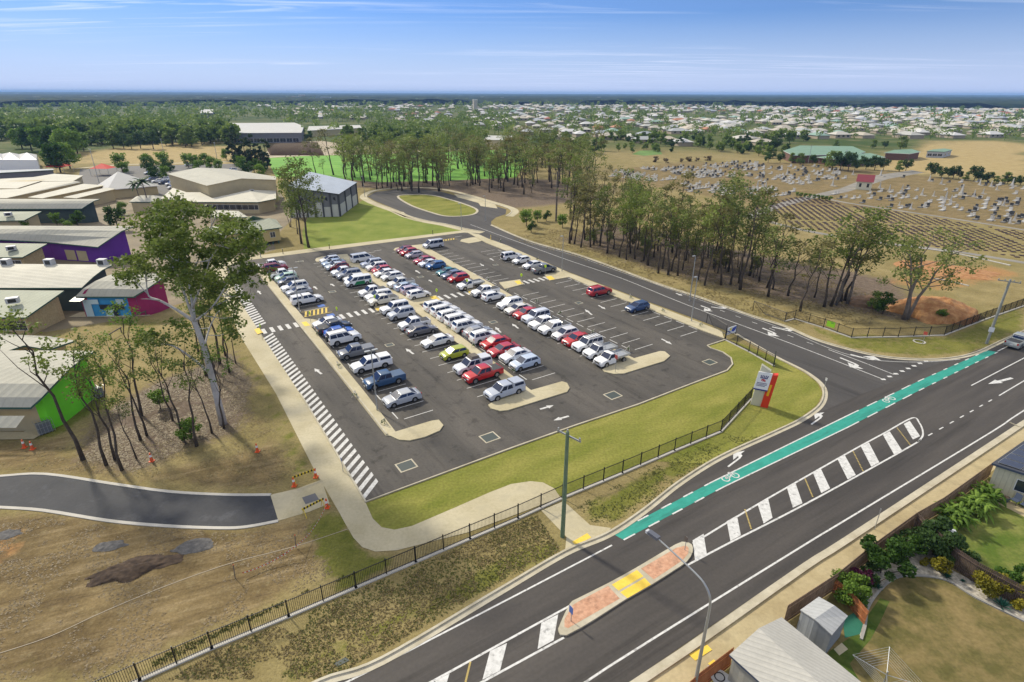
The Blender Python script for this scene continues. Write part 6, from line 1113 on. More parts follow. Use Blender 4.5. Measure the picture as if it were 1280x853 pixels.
gate('open black tapered sliding gate beside the blue sign at the car park corner', (883, 404), (907, 419)); gate('open black tapered sliding gate on the cemetery side of the access road', (941, 388), (981, 403))
# blue sign on the gate post
a_, b2 = G(907, 423), G(919, 418.5); d = b2-a_; Ln = d.length; r_ = empty('gate_sign', a_, math.atan2(d.y, d.x), 'white sign with blue and yellow artwork between black posts at the gate', 'sign')
for x_ in (0, Ln): mb = MB(); mb.box(x_-.05, x_+.05, -.05, .05, 0, 1.75); mb.build('post', M_BLACK, r_)
mb = MB(); mb.box(.06, Ln-.06, -.03, .03, .45, 1.6, 0); o = mb.build('board', mat('sign_white', (.72, .75, .78), .5), r_)
for s_ in (-1, 1):
    mb = MB(); Y_ = s_*.034; mb.add([(Ln*.5, Y_, .85), (Ln*.72, Y_, .7), (Ln-.15, Y_, 1.0), (Ln-.12, Y_, 1.5), (Ln*.62, Y_, 1.35), (Ln*.5, Y_, 1.05)], [tuple(range(6))]); mb.add([(.15, Y_, 1.2), (Ln*.28, Y_, .8), (Ln*.5, Y_, .82), (Ln*.3, Y_, .98)], F4); mb.build('blue_artwork', mat('sign_blue', (.03, .07, .42), .5), r_)
    mb = MB(); mb.add([(Ln*.25, Y_, 1.1), (Ln*.48, Y_, 1.0), (Ln*.46, Y_, 1.5), (Ln*.28, Y_, 1.45)], F4); mb.build('yellow_artwork', mat('sign_yellow', (.70, .60, .12), .5), r_)
# green board on the corner fence
a_, b2 = G(1032, 411.3), G(1042, 414.5); d = b2-a_; r_ = empty('notice_board', a_, math.atan2(d.y, d.x), 'fluorescent green notice board hung on the black corner fence', 'sign'); Ln = d.length
mb = MB(); mb.box(0, Ln, -.06, -.045, .55, 1.45); mb.build('board', mat('fluoro_green', (.28, .62, .02), .5), r_); mb = MB(); mb.add([(Ln*.45, -.065, 1.18), (Ln*.9, -.065, 1.18), (Ln*.9, -.065, 1.24), (Ln*.45, -.065, 1.24)], F4); mb.add([(Ln*.5, -.065, 1.3), (Ln*.8, -.065, 1.3), (Ln*.8, -.065, 1.36), (Ln*.5, -.065, 1.36)], F4); mb.build('small_print', mat('ink_green', (.03, .16, .08), .6), r_)
# entrance sign
g_ = G(953, 509); dd = (G(966, 514)-G(937, 503)).normalized(); ang = math.atan2(-.25, 1)
r_ = empty('entrance_sign', G(951, 507), math.radians(-24), 'tall school entrance sign, white emblem panel on cream and red slabs', 'sign')
M_SLAB = mat('slab_cream', (.58, .56, .42), .7, var=.06, scale=1.5); M_SIGR = mat('sign_red', (.66, .035, .012), .45); 
mb = MB(); mb.add([(-1.15, -.28, 0), (.05, -.28, 0), (.35, -.28, 4.7), (-.75, -.28, 5.3), (-1.15, .28, 0), (.05, .28, 0), (.35, .28, 4.7), (-.75, .28, 5.3)], [(0, 1, 2, 3), (7, 6, 5, 4), (0, 3, 7, 4), (1, 5, 6, 2), (3, 2, 6, 7), (0, 4, 5, 1)]); mb.build('slab', M_SLAB, r_)
mb = MB(); mb.add([(-.05, -.42, 0), (.75, -.42, 0), (1.15, -.42, 4.45), (.35, -.42, 4.25), (-.05, .2, 0), (.75, .2, 0), (1.15, .2, 4.45), (.35, .2, 4.25)], [(0, 1, 2, 3), (7, 6, 5, 4), (0, 3, 7, 4), (1, 5, 6, 2), (3, 2, 6, 7), (0, 4, 5, 1)]); mb.build('red_slab', M_SIGR, r_)
mb = MB(); q = lambda x_, z_, y_=-.44: (x_, y_, z_); mb.add([q(.32, 1.6), q(.58, 1.6), q(.75, 3.1), q(.50, 3.1)], F4); mb.build('yellow_lettering_strip', mat('sign_gold', (.80, .42, .01), .5), r_)
mb = MB(); mb.add([(-1.15, -.52, 2.35), (.35, -.52, 2.35), (.55, -.52, 4.55), (-.95, -.52, 4.55), (-1.15, -.40, 2.35), (.35, -.40, 2.35), (.55, -.40, 4.55), (-.95, -.40, 4.55)], [(0, 1, 2, 3), (7, 6, 5, 4), (0, 3, 7, 4), (1, 5, 6, 2), (3, 2, 6, 7), (0, 4, 5, 1)]); pn = mb.build('emblem_panel', mat('sign_panel_white', (.82, .83, .86), .4), r_)
mb = MB(); mb.add([(-1.16, -.54, 2.2), (.34, -.54, 2.2), (.355, -.54, 2.36), (-1.145, -.54, 2.36), (-1.16, -.38, 2.2), (.34, -.38, 2.2), (.355, -.38, 2.36), (-1.145, -.38, 2.36)], [(0, 1, 2, 3), (7, 6, 5, 4), (0, 3, 7, 4), (1, 5, 6, 2), (3, 2, 6, 7), (0, 4, 5, 1)]); mb.build('panel_base', mat('sign_navy', (.02, .03, .22), .4), r_)
sh = lambda x_, z_: (x_+.09*(z_-2.35), -.535, z_); NAVY = mat('ink_navy', (.05, .04, .18), .5); INKR = mat('ink_red', (.55, .03, .06), .5)
mb = MB()
for k_ in range(5): x_ = -.72+k_*.16; mb.add([sh(x_-.05, 3.86), sh(x_+.05, 3.86), sh(x_+.07+(k_-2)*.03, 4.15+.05*(k_ % 2)), sh(x_-.03+(k_-2)*.03, 4.2)], F4)
mb.add([sh(-.78, 3.76), sh(-.02, 3.76), sh(.0, 3.86), sh(-.8, 3.86)], F4); mb.build('crown_emblem', NAVY, r_)
mb = MB()
for k_ in range(10):
    t0, t1 = k_/10*6.28, (k_+1)/10*6.28; mb.add([sh(-.4+.24*math.cos(t0), 3.55+.15*math.sin(t0)), sh(-.4+.24*math.cos(t1), 3.55+.15*math.sin(t1)), sh(-.4+.15*math.cos(t1), 3.55+.08*math.sin(t1)), sh(-.4+.15*math.cos(t0), 3.55+.08*math.sin(t0))], F4)
mb.add([sh(-.62, 3.66), sh(-.5, 3.72), sh(-.1, 3.42), sh(-.2, 3.36)], F4); mb.build('knot_emblem', INKR, r_)
mb = MB(); rs = random.Random(2)
for row, z_ in enumerate((3.10, 2.92, 2.74)):
    x_ = -.98
    while x_ < .12-(.2 if row == 2 else 0): w_ = rs.uniform(.06, .09); mb.add([sh(x_, z_), sh(x_+w_, z_), sh(x_+w_, z_+.11), sh(x_, z_+.11)], F4); x_ += w_+.035
mb.build('lettering', NAVY, r_)
# dark gate wedge beside the sign
r_ = empty('fence_wing', G(966, 459), math.radians(60), 'dark green triangular fence wing just behind the entrance sign', 'fence'); mb = MB(); mb.add([(0, -.03, 0), (1.6, -.03, 0), (.2, -.03, 2.3), (0, .03, 0), (1.6, .03, 0), (.2, .03, 2.3)], [(0, 1, 2), (5, 4, 3), (0, 3, 4, 1), (1, 4, 5, 2), (2, 5, 3, 0)]); mb.build('panel', mat('deep_green_steel', (.015, .05, .04), .5), r_)
# ================================================================ POLES, LAMPS, SIGNS
M_POLEG = mat('pole_green', (.10, .16, .09), .8, col2=(.16, .22, .13), scale=2, stretch=(0, 3, 3)); M_POLEB = mat('pole_timber', (.13, .11, .095), .9, var=.2, scale=2); M_POLEW = mat('pole_weathered', (.25, .26, .24), .9, var=.15, scale=2)
def cyl_obj(name, p, r, m_, root, n=10): mb = MB(); mb.tube(p, r, n); return mb.build(name, m_, root, smooth=False)
_d = G(717, 553, 9.8)-G(693, 541, 9.8); r_ = empty('power_pole', G(703, 671), math.atan2(_d.y, _d.x), 'green painted timber power pole standing at the ramp beside the picket fence', 'power pole')
cyl_obj('pole', [(0, 0, 0), (.02, 0, 5), (0, 0, 10.3)], [.19, .17, .14], M_POLEG, r_); mb = MB(); mb.box(-1.15, 1.15, .14, .24, 9.75, 9.88); mb.build('crossarm', M_GALV, r_)
for x_ in (-1.05, 0, 1.05): cyl_obj('insulator', [(x_, .19 if x_ else 0, 9.88 if x_ else 10.3), (x_, .19 if x_ else 0, 10.1 if x_ else 10.5)], .07, M_GALV, r_, 6)
r_ = empty('power_pole', G(1233, 430), math.radians(-35), 'weathered leaning power pole with a crossarm and small white plate near the corner fence', 'power pole')
cyl_obj('pole', [(0, 0, 0), (.0, 0, 5), (.05, 0, 10.0)], [.2, .18, .15], M_POLEW, r_); mb = MB(); mb.box(-1.3, 1.3, -.06, .06, 9.6, 9.73); mb.build('crossarm', M_POLEW, r_)
for x_ in (-1.2, -.5, .5, 1.2): cyl_obj('insulator', [(x_, 0, 9.73), (x_, 0, 9.95)], .06, M_GALV, r_, 6)
mb = MB(); mb.box(-.35, .3, -.25, -.22, 2.0, 2.7); mb.build('white_plate', mat('plate_white', (.75, .76, .78), .5), r_)
r_ = empty('power_pole', G(695, 277), 0, 'dark timber power pole standing clear in front of the wood', 'power pole'); cyl_obj('pole', [(0, 0, 0), (0, 0, 14.0)], [.28, .2], M_POLEB, r_); mb = MB(); mb.box(-1.4, 1.4, -.07, .07, 13.2, 13.35); mb.build('crossarm', M_POLEB, r_)
for (x_, y_, h_, lb) in [(124, 229, 13, 'thin light pole rising behind the zigzag skillion roofs'), (274, 212, 12, 'thin light pole at the far side of the staff car park'), (208, 205, 12, 'slim pole at the edge of the dry field'), (1053, 213, 9, 'slim pole among trees before the brick halls'), (1010, 205, 9, 'slim pole in front of the large brick hall')]:
    r_ = empty('light_pole', G(x_, y_), 0, lb, 'light pole'); cyl_obj('pole', [(0, 0, 0), (0, 0, h_)], [.14, .09], M_GALV, r_, 6); mb = MB(); mb.box(-.5, .5, -.15, .15, h_, h_+.15); mb.build('lamp_head', M_GALV, r_)
# street lamp over the main road
P0 = Vector((11.2, 23.4, 0)); ar_ = (G(812, 665, 9.6)-Vector((P0.x, P0.y, 9.6))); ar_.z = 0; Ln = ar_.length; r_ = empty('street_lamp', P0, math.atan2(ar_.y, ar_.x), 'tall curved-arm street lamp reaching over the main road from the garden side', 'street lamp')
arm = smooth_line([Vector(p) for p in [(0, 0, 6.6), (.05, 0, 7.9), (.45, 0, 8.65), (1.3, 0, 9.05), (Ln-.6, 0, 9.55)]], 5); cyl_obj('pole', [(0, 0, 0), (0, 0, 3), (0, 0, 6.65)], [.13, .11, .085], M_GALV, r_); cyl_obj('arm', arm, [.08-.035*i/(len(arm)-1) for i in range(len(arm))], M_GALV, r_)
mb = MB(); mb.box(Ln-.7, Ln+.05, -.16, .16, 9.48, 9.68); mb.build('lamp_head', mat('lamp_housing', (.10, .11, .14), .4), r_); mb = MB(); mb.box(Ln-.15, Ln+.22, -.13, .13, 9.44, 9.62); mb.build('lens', mat('lamp_lens', (.55, .57, .60), .2), r_)
# car park light poles
def clight(x_, y_, h_, lb, two=True, ang=0.0):
    r_ = empty('light_pole', G(x_, y_), TH+ang, lb, 'light pole', None); cyl_obj('pole', [(0, 0, 0), (0, 0, h_)], [.10, .06], M_GALV, r_, 8); mb = MB(); mb.box(-.16, .16, -.16, .16, 0, .12); mb.build('base_plate', M_GALV, r_)
    for s_ in ((-1, 1) if two else (1,)):
        mb = MB(); mb.box(-.16, .16, s_*.12, s_*.75, h_-.02, h_+.09) if s_ > 0 else mb.box(-.16, .16, -.75, -.12, h_-.02, h_+.09); mb.build('lamp_head', M_GALV, r_)
for (x_, y_, h_, lb, tw_) in [(471.7, 513.9, 7.7, 'double-headed light pole in front of the nearest silver sedan', 1), (374.8, 391, 7.7, 'double-headed light pole by the yellow hatched bay', 1), (702.5, 340, 7.5, 'light pole on the strip above the dark grey ute', 0), (864, 402.5, 7.6, 'light pole on the strip beside the access road near the gate', 0), (326, 322, 7.5, 'light pole at the back left corner of the car park path', 0), (577, 287.5, 7.0, 'light pole where the back path meets the turning loop', 0), (607, 276, 7, 'light pole on the loop side path', 0), (862, 376, 8.2, 'tall slim light pole on the far side of the access road', 0), (456, 246, 7, 'light pole beside the gymnasium corner', 0)]: clight(x_, y_, h_, lb, tw_)
M_FLY = mat('sign_fluoro_yellow', (.55, .80, .02), .5)
for (x_, y_, lb) in [(387, 391.7, 'on the left island by the yellow hatched bay'), (420.8, 386, 'beside the first zebra crossing, right of the hatched bay'), (325, 407.5, 'on the left pavement at the ramped crossing'), (468.3, 370.8, 'in front of the cream ute left of the middle island'), (545.8, 363, 'right of the middle island at its crossing'), (583.8, 350.8, 'left of the right-hand island near the red hatchback'), (651.8, 344, 'at the crossing pad right of the right-hand island'), (681.8, 333, 'on the outer pad by the dark grey ute')]:
    p = G(x_, y_, 2.25); r_ = empty('crossing_sign', (p.x, p.y, 0), ANG_L, 'round yellow-green pedestrian sign '+lb, 'sign'); cyl_obj('post', [(0, 0, 0), (0, 0, 2.5)], .03, M_GALV, r_, 6)
    mb = MB(); mb.tube([(.03, 0, 2.25), (.06, 0, 2.25)], .30, 18); mb.build('disc', M_FLY, r_); mb = MB(); mb.tube([(.062, .0, 2.42), (.068, 0, 2.42)], .04, 8); mb.add([(.066, -.05, 2.36), (.066, .05, 2.36), (.066, .03, 2.22), (.066, -.03, 2.22)], F4); mb.add([(.066, -.03, 2.22), (.066, .0, 2.22), (.066, -.09, 2.04), (.066, -.13, 2.04)], F4); mb.add([(.066, .0, 2.22), (.066, .03, 2.22), (.066, .13, 2.04), (.066, .09, 2.04)], F4); mb.build('walking_figure', M_BLACK, r_)
    mb = MB(); mb.tube([(-.06, 0, 2.25), (-.03, 0, 2.25)], .30, 18); mb.build('disc', M_FLY, r_)
def smallsign(x_, y_, h_, lb, m_, w_=.35, hh=.45, nm='road_sign', ang=None):
    r_ = empty(nm, G(x_, y_), ANG_L+math.pi/2 if ang is None else ang, lb, 'sign'); cyl_obj('post', [(0, 0, 0), (0, 0, h_)], .035, M_GALV, r_, 6); mb = MB(); mb.box(-w_, w_, -.06, -.04, h_-hh*2+.05, h_+.05); mb.build('plate', m_, r_); return r_
PB = mat('sign_plate_blue', (.05, .12, .4), .4); PW = mat('sign_plate_white', (.7, .7, .7), .4); PR = mat('sign_plate_red', (.45, .08, .06), .4)
smallsign(713.6, 778.5, 1.5, 'small blue and white keep-left sign on the near end of the traffic island', PB, .2, .3, ang=TH+math.pi); smallsign(855.6, 689.5, 1.5, 'small dark sign on the far end of the traffic island', M_POLEB, .15, .25, ang=TH+math.pi)
smallsign(769, 466.5, 2.6, 'faint red and white no-entry sign on the end of the right-hand island', PR, .25, .28); smallsign(953, 508, .01, 'x', PW) if False else None
smallsign(1153, 430, 1.9, 'small pale sign on the verge in front of the cemetery corner fence', PR, .25, .25); smallsign(1030, 487, 1.6, 'thin signpost on the lawn inside the rounded kerb', PW, .12, .2); smallsign(1093, 662, 2.2, 'slim grey signpost on the straw-coloured path beside the main road', M_GALV, .04, .15)
smallsign(429, 590, 1.6, 'thin blue-topped sign post at the edge of the zebra-striped lane', PB, .12, .18)
cyl = MB(); g_ = G(613, 302); r_ = empty('marker_post', G(613.5, 300.5), 0, 'yellow marker post on the strip at the loop end', 'bollard'); cyl_obj('post', [(0, 0, 0), (0, 0, 1.3)], .09, M_YEL, r_, 8); mb = MB(); mb.tube([(0, 0, .9), (0, 0, 1.1)], .095, 8); mb.build('reflector', PW, r_)
for (x_, y_, lb) in [(412, 311.5, 'dark bollard on the back path left of centre'), (354, 318, 'dark bollard on the back path nearest the yellow building'), (541, 293.5, 'dark bollard on the back path near the loop')]:
    r_ = empty('bollard', G(x_, y_), 0, lb, 'bollard'); cyl_obj('post', [(0, 0, 0), (0, 0, 1.2)], .07, M_BLACK, r_, 8); cyl_obj('cap', [(0, 0, 1.2), (0, 0, 1.26)], .08, M_GALV, r_, 8)
# wooden wheel-guard / drain kerbs, ring on the verge
r_ = empty('valve_ring', G(1149, 427.5), 0, 'flat white ring on the verge by the corner fence', 'valve cover'); mb = MB()
for k_ in range(20): t0, t1 = k_*math.pi/10, (k_+1)*math.pi/10; mb.add([(.85*math.cos(t0), .85*math.sin(t0), .06), (.85*math.cos(t1), .85*math.sin(t1), .06), (.62*math.cos(t1), .62*math.sin(t1), .06), (.62*math.cos(t0), .62*math.sin(t0), .06)], F4)
mb.build('ring', M_PLINTH, r_)
# ---- site works: cones, barriers, stakes, tape
M_ORG = mat('cone_orange', (.70, .10, .02), .6); M_BAND = mat('cone_white', (.75, .75, .75), .5); M_BB = mat('barrier_yellow', (.70, .52, .03), .6)
for (x_, y_, lb) in [(31, 560, 'leftmost orange cone beside the green classroom corner'), (41, 562, 'second orange cone beside the green classroom corner'), (190, 577, 'orange and white bollard cone in the leaf litter'), (322, 565, 'lone orange cone on the dry dirt left of the pavement'), (368, 608, 'orange cone at the left end of the upper barrier board'), (395, 597, 'orange cone at the right end of the upper barrier board'), (409, 635, 'orange cone at the top of the lower barrier board')]:
    r_ = empty('traffic_cone', G(x_, y_), 0, lb, 'cone'); mb = MB(); mb.box(-.22, .22, -.22, .22, .02, .07); mb.build('base', M_ORG, r_); cyl_obj('cone_body', [(0, 0, .07), (0, 0, 1.0)], [.16, .06], M_ORG, r_, 10); cyl_obj('reflective_band', [(0, 0, .55), (0, 0, .78)], [.118, .098], M_BAND, r_, 10)
for (a, b_, lb) in (((367, 606.5), (396, 595.5), 'yellow and black barrier board closing the upper side of the driveway'), ((379, 647), (406, 633), 'yellow and black barrier board closing the lower side of the driveway')):
    A_, B_ = G(*a), G(*b_); d = B_-A_; Ln = d.length; r_ = empty('barrier_board', A_, math.atan2(d.y, d.x), lb, 'barrier'); mb = MB(); n_ = 14
    for k_ in range(n_): mb.box(Ln*k_/n_, Ln*(k_+1)/n_, -.02, .02, .75, .95, k_ % 2)
    mb.build('board', [M_BB, M_BLACK], r_)
    for x_ in (.15, Ln-.15):
        mb = MB(); mb.bar((x_, -.35, 0), (x_, 0, .8), .05, .05); mb.bar((x_, .35, 0), (x_, 0, .8), .05, .05); mb.build('trestle', M_BB, r_)
for (x_, y_, lb) in [(370, 685, 'upper timber stake holding the red and white tape'), (294, 723, 'lower timber stake at the end of the red and white tape')]:
    r_ = empty('stake', G(x_, y_), 0, lb, 'stake'); cyl_obj('post', [(0, 0, 0), (.1, 0, 1.3)], .035, M_POLEB, r_, 5); cyl_obj('tip', [(.1, 0, 1.3), (.105, 0, 1.4)], [.04, .02], M_ORG, r_, 5)
A_, B_, E_ = G(303, 717, .35), G(370, 683, .9), G(408, 632, .8); r_ = empty('barrier_tape', (A_.x, A_.y, 0), 0, 'sagging red and white barrier tape between stakes and the pavement', 'tape'); mb = MB(); o0 = Vector((A_.x, A_.y, 0))
for (p, q, sag) in ((A_, B_, .3), (B_, E_, .5)):
    n_ = 30
    for k_ in range(n_): t0, t1 = k_/n_, (k_+1)/n_; f = lambda t: p.lerp(q, t)-o0-Vector((0, 0, sag*4*t*(1-t))); a, b_ = f(t0), f(t1); mb.add([a, b_, b_+Vector((0, 0, .08)), a+Vector((0, 0, .08))], F4, k_ % 2)
mb.build('ribbon', [mat('tape_red', (.6, .04, .05), .6), M_BAND], r_)
# pipeline-like pale trench line, soil heaps
mb = MB(); strip(mb, smooth_line(px([(-20, 823), (60, 797), (130, 765), (210, 732), (290, 704), (370, 683), (440, 660)]), 5), .03, -.03, .03); o = mb.build('rope', mat('rope_pale', (.38, .33, .25), .9)); tag(o, 'long pale string line laid across the worked dirt', 'rope')
def mound(name, lb, px_, sx_, sy_, h_, m_, rot=0, seed=1, cat='soil heap', rough=.35):
    rg = np.random.default_rng(seed); n_ = 44; u_ = np.linspace(-1, 1, n_); X, Y = np.meshgrid(u_, u_); r0 = np.hypot(X, Y); z = h_*np.clip(1-r0**1.4, 0, 1)*(1-rough+2*rough*vnoise(X*5+seed*7, Y*5, seed))+.16*h_*(vnoise(X*16, Y*16, seed+2)-.5)*(r0 < .95)-.02*(r0 >= 1)
    keep = np.zeros((n_-1, n_-1), bool); e_ = 1-.35*vnoise(np.arctan2(Y, X)*2+9, r0*0, seed+5); ok = r0 < e_; keep = ok[:-1, :-1] & ok[1:, :-1] & ok[:-1, 1:] & ok[1:, 1:]
    z = np.where(r0 < e_-.08, z, .012); idx = np.arange(n_*n_).reshape(n_, n_); fq = np.stack([idx[:-1, :-1], idx[:-1, 1:], idx[1:, 1:], idx[1:, :-1]], -1)[keep]
    o = npmesh(name, np.stack([X.ravel()*sx_, Y.ravel()*sy_, z.ravel()+.015], 1), fq, m_); o.location = G(*px_); o.rotation_euler = (0, 0, rot); return tag(o, lb, cat)
M_SOIL = mat('dark_soil', (.035, .022, .014), .95, col2=(.09, .060, .038), scale=2.2, thr=(.35, .65), fine=.2); M_ASHP = mat('asphalt_spoil', (.055, .055, .058), .9, col2=(.13, .125, .12), scale=2.5, fine=.2); M_ORS = mat('orange_soil', (.30, .13, .045), .95, col2=(.44, .24, .10), scale=.9, fine=.15)
mound('soil_heap', 'long heap of dark brown soil on the worked dirt', (162, 713), 3.3, 1.5, .30, M_SOIL, .35, 3); mound('soil_heap', 'smaller loose scatter of dark soil right of the long heap', (200, 703), 1.9, 1.0, .08, M_SOIL, .3, 4)
mound('asphalt_heap', 'oval grey asphalt spoil patch right of the dark soil', (242, 684), 1.9, 1.1, .07, M_ASHP, .2, 5); mound('asphalt_heap', 'oval grey asphalt spoil patch left of centre below the driveway', (138, 683), 1.5, .9, .06, M_ASHP, .1, 6); mound('asphalt_heap', 'small grey spoil patch at the far left edge', (12, 668), 1.2, .7, .05, M_ASHP, .1, 8)
mound('soil_heap', 'large orange soil mound behind the corner fence', (1168, 391), 8.5, 7.0, 2.6, M_ORS, .3, 7, rough=.15); mound('soil_heap', 'low brown soil bank left of the lone multi-stemmed gum', (1092, 378), 6.0, 4.0, .8, mat('bank_soil', (.15, .09, .05), .95, var=.25, scale=1), .3, 9)
mound('soil_heap', 'orange soil scraped patch beside the cemetery road', (1195, 340), 10, 6, .35, M_ORS, -.4, 11); mound('soil_heap', 'orange soil bank behind the clump of leaning gums', (1150, 331), 7, 4, .5, M_ORS, .2, 12)
# log rails in the school grounds
for (a, b_, lb) in (((138, 424), (153, 415), 'lower log rail on the dry ground by the magenta classroom'), ((162, 404), (184, 394), 'upper log rail near the magenta classroom')):
    A_, B_ = G(*a), G(*b_); d = B_-A_; r_ = empty('log_rail', A_, math.atan2(d.y, d.x), lb, 'rail'); cyl_obj('rail', [(0, 0, .75), (d.length, 0, .75)], .09, M_POLEB, r_, 6)
    for x_ in (.2, d.length-.2): cyl_obj('post', [(x_, 0, 0), (x_, 0, .8)], .09, M_POLEB, r_, 6)
# air conditioner cages on the lime wall
for (x_, y_, s_, lb) in ((58, 541, 1.0, 'steel-caged air conditioner at the near corner of the lime green wall'), (124, 497, .9, 'steel-caged air conditioner at the far end of the lime green wall')):
    r_ = empty('aircon_cage', G(x_, y_), math.radians(52), lb, 'air conditioner'); mb = MB(); mb.box(-.6*s_, .6*s_, -.35, .35, .1, 1.3); mb.build('unit', mat('cage_unit_grey', (.16, .18, .2), .5), r_); mb = MB()
    for i in range(6): x0_ = (-.75+1.5*i/5)*s_; mb.tube([(x0_, -.5, .1), (x0_, -.5, 1.55), (x0_, .5, 1.55)], .02, 4)
    for z_ in (.3, .9, 1.5): mb.tube([(-.75*s_, -.5, z_), (.75*s_, -.5, z_)], .02, 4)
    mb.build('cage', M_GALV, r_)
# kerb planting pots on the islands (small tree guards)
for i, (x_, y_) in enumerate([(444, 498), (424, 460), (398, 420), (480, 531), (642, 466), (592, 435), (560, 412), (700, 394), (741, 418), (671, 379), (788, 374), (829, 391), (876, 409), (634, 366), (785, 440), (610, 352), (568, 330), (672, 326), (625, 303)]):
    g_ = G(x_, y_); r_ = empty('sapling', g_, i*1.3, 'tiny staked sapling in a cut-out along a parking island', 'sapling', 'saplings on the parking islands'); mb = MB(); mb.bar((-.35, -.2, .15), (0, .25, .9), .06, .06); mb.bar((.35, -.2, .15), (0, .25, .9), .06, .06); mb.build('stake', M_PLINTH, r_)
    v_, f_, t_ = leaves([(0, 0, .5, .3), (.15, .1, .35, .22)], 14, .16, rng_=np.random.default_rng(i)); npmesh('foliage', v_, f_, L_SHR, t_, r_)
# ================================================================ BACK GARDENS (bottom right)
M_TIMB = mat('timber_paling', (.16, .105, .065), .9, col2=(.26, .18, .12), scale=1.5, stretch=(.55, 6, .6), fine=.15); M_TIMBO = mat('timber_orange', (.30, .10, .035), .85, col2=(.40, .16, .06), scale=1.5, stretch=(.55, 6, .6)); M_TIMBD = mat('timber_dark', (.065, .045, .035), .9, col2=(.13, .09, .07), scale=1.5, stretch=(-.9, 6, .6))
def paling(lb, pts, m_, h=1.8, z1=None):
    P = px(pts); c0 = P[0].copy(); r_ = empty('timber_fence', c0, 0, lb, 'fence'); P = [p-c0 for p in P]
    mb, rl = MB(), MB()
    for i in range(len(P)-1):
        a, b_ = P[i], P[i+1]; d = b_-a; Ln = d.length; d = d.normalized(); s_ = 0
        while s_ < Ln-.02: e_ = min(Ln, s_+.11); mb.bar(a+d*s_+Vector((0, 0, .04)), a+d*(e_-.012)+Vector((0, 0, .04)), .022, h+(.015 if int(s_/.12) % 2 else 0)); s_ += .12
        nn = Vector((-d.y, d.x, 0))*.05
        for z_ in (.35, h-.3): rl.bar(a-nn+Vector((0, 0, z_)), b_-nn+Vector((0, 0, z_)), .05, .08)
    tag(mb.build('palings', m_, r_), None, None, None, 'stuff'); rl.build('rail', m_, r_); return r_
paling('weathered paling fence along the straw-coloured path behind the shrubs', [(978.6, 781), (1040, 740), (1084, 703), (1139.5, 662), (1172.5, 643), (1236, 596)], M_TIMB); paling('orange-brown paling fence at the bottom edge beside the large ribbed shed', [(800, 930), (872, 865), (912, 834)], M_TIMBO)
paling('dark paling fence between the two gardens behind the gravel bed', [(1139.5, 663), (1187, 708), (1213, 726), (1264, 754), (1330, 790)], M_TIMBD); paling('short orange timber fence beside the small garden shed', [(1040, 741), (1060, 758), (1080, 782)], M_TIMBO, 1.3)
GR1 = mat('lawn_dull', (.11, .10, .035), .95, col2=(.22, .17, .075), scale=.45, thr=(.38, .62), fine=.15, spec=.1); GR2 = mat('lawn_bright', (.085, .13, .022), .95, col2=(.20, .21, .06), scale=.4, thr=(.38, .66), fine=.15, spec=.1); GRE = mat('lawn_edge', (.05, .09, .015), .95, col2=(.10, .13, .03), scale=.7, fine=.15, spec=.1)
sheetobj('lawn', [(1000, 800), (1040, 741), (1084, 704), (1139.5, 664), (1187, 709), (1264, 755), (1400, 830), (1400, 980), (1000, 980)], .012, GR1)
sheetobj('lawn', [(1139.5, 662), (1172.5, 645), (1236, 598), (1300, 645), (1500, 760), (1400, 828), (1264, 753)], .012, GR2)
sheetobj('lawn', [(1030, 853), (1036, 815), (1081, 785), (1086, 768), (1100, 748), (1112, 752), (1100, 778), (1088, 800), (1062, 830), (1075, 853)], .018, GRE)
sheetobj('path', [(1232, 598), (1250, 618), (1262, 626), (1300, 646), (1320, 668), (1262, 637), (1246, 630)], .03, M_CONC2)
edge = smooth_line(px([(1076, 800), (1081, 782), (1084, 762), (1098, 740), (1119, 723), (1147, 720), (1183.5, 726), (1220, 748), (1290, 782), (1400, 840)]), 5)
inn = px([(1400, 800), (1290, 765), (1240, 740), (1187, 711), (1142, 668), (1084, 706), (1045, 742), (1068, 765)])
mb = MB(); mb.sheet([(p.x, p.y) for p in edge]+[(p.x, p.y) for p in inn], .022); struct(mb.build('gravel_bed', mat('gravel_pale', (.33, .30, .25), .95, col2=(.50, .47, .41), scale=4, thr=(.35, .65), fine=.2)))
mb = MB(); strip(mb, edge, .08, -.10, .01, z1=.12); struct(mb.build('kerb', mat('edging_grey', (.30, .29, .27), .9, var=.1, scale=2)))
sheetobj('path', [(1053, 774), (1070, 765), (1080, 776), (1075, 793), (1056, 798)], .026, mat('green_carpet', (.02, .14, .09), .9, var=.1)); sheetobj('path', [(1042, 812), (1052, 804), (1060, 812), (1049, 820)], .03, M_CONC)
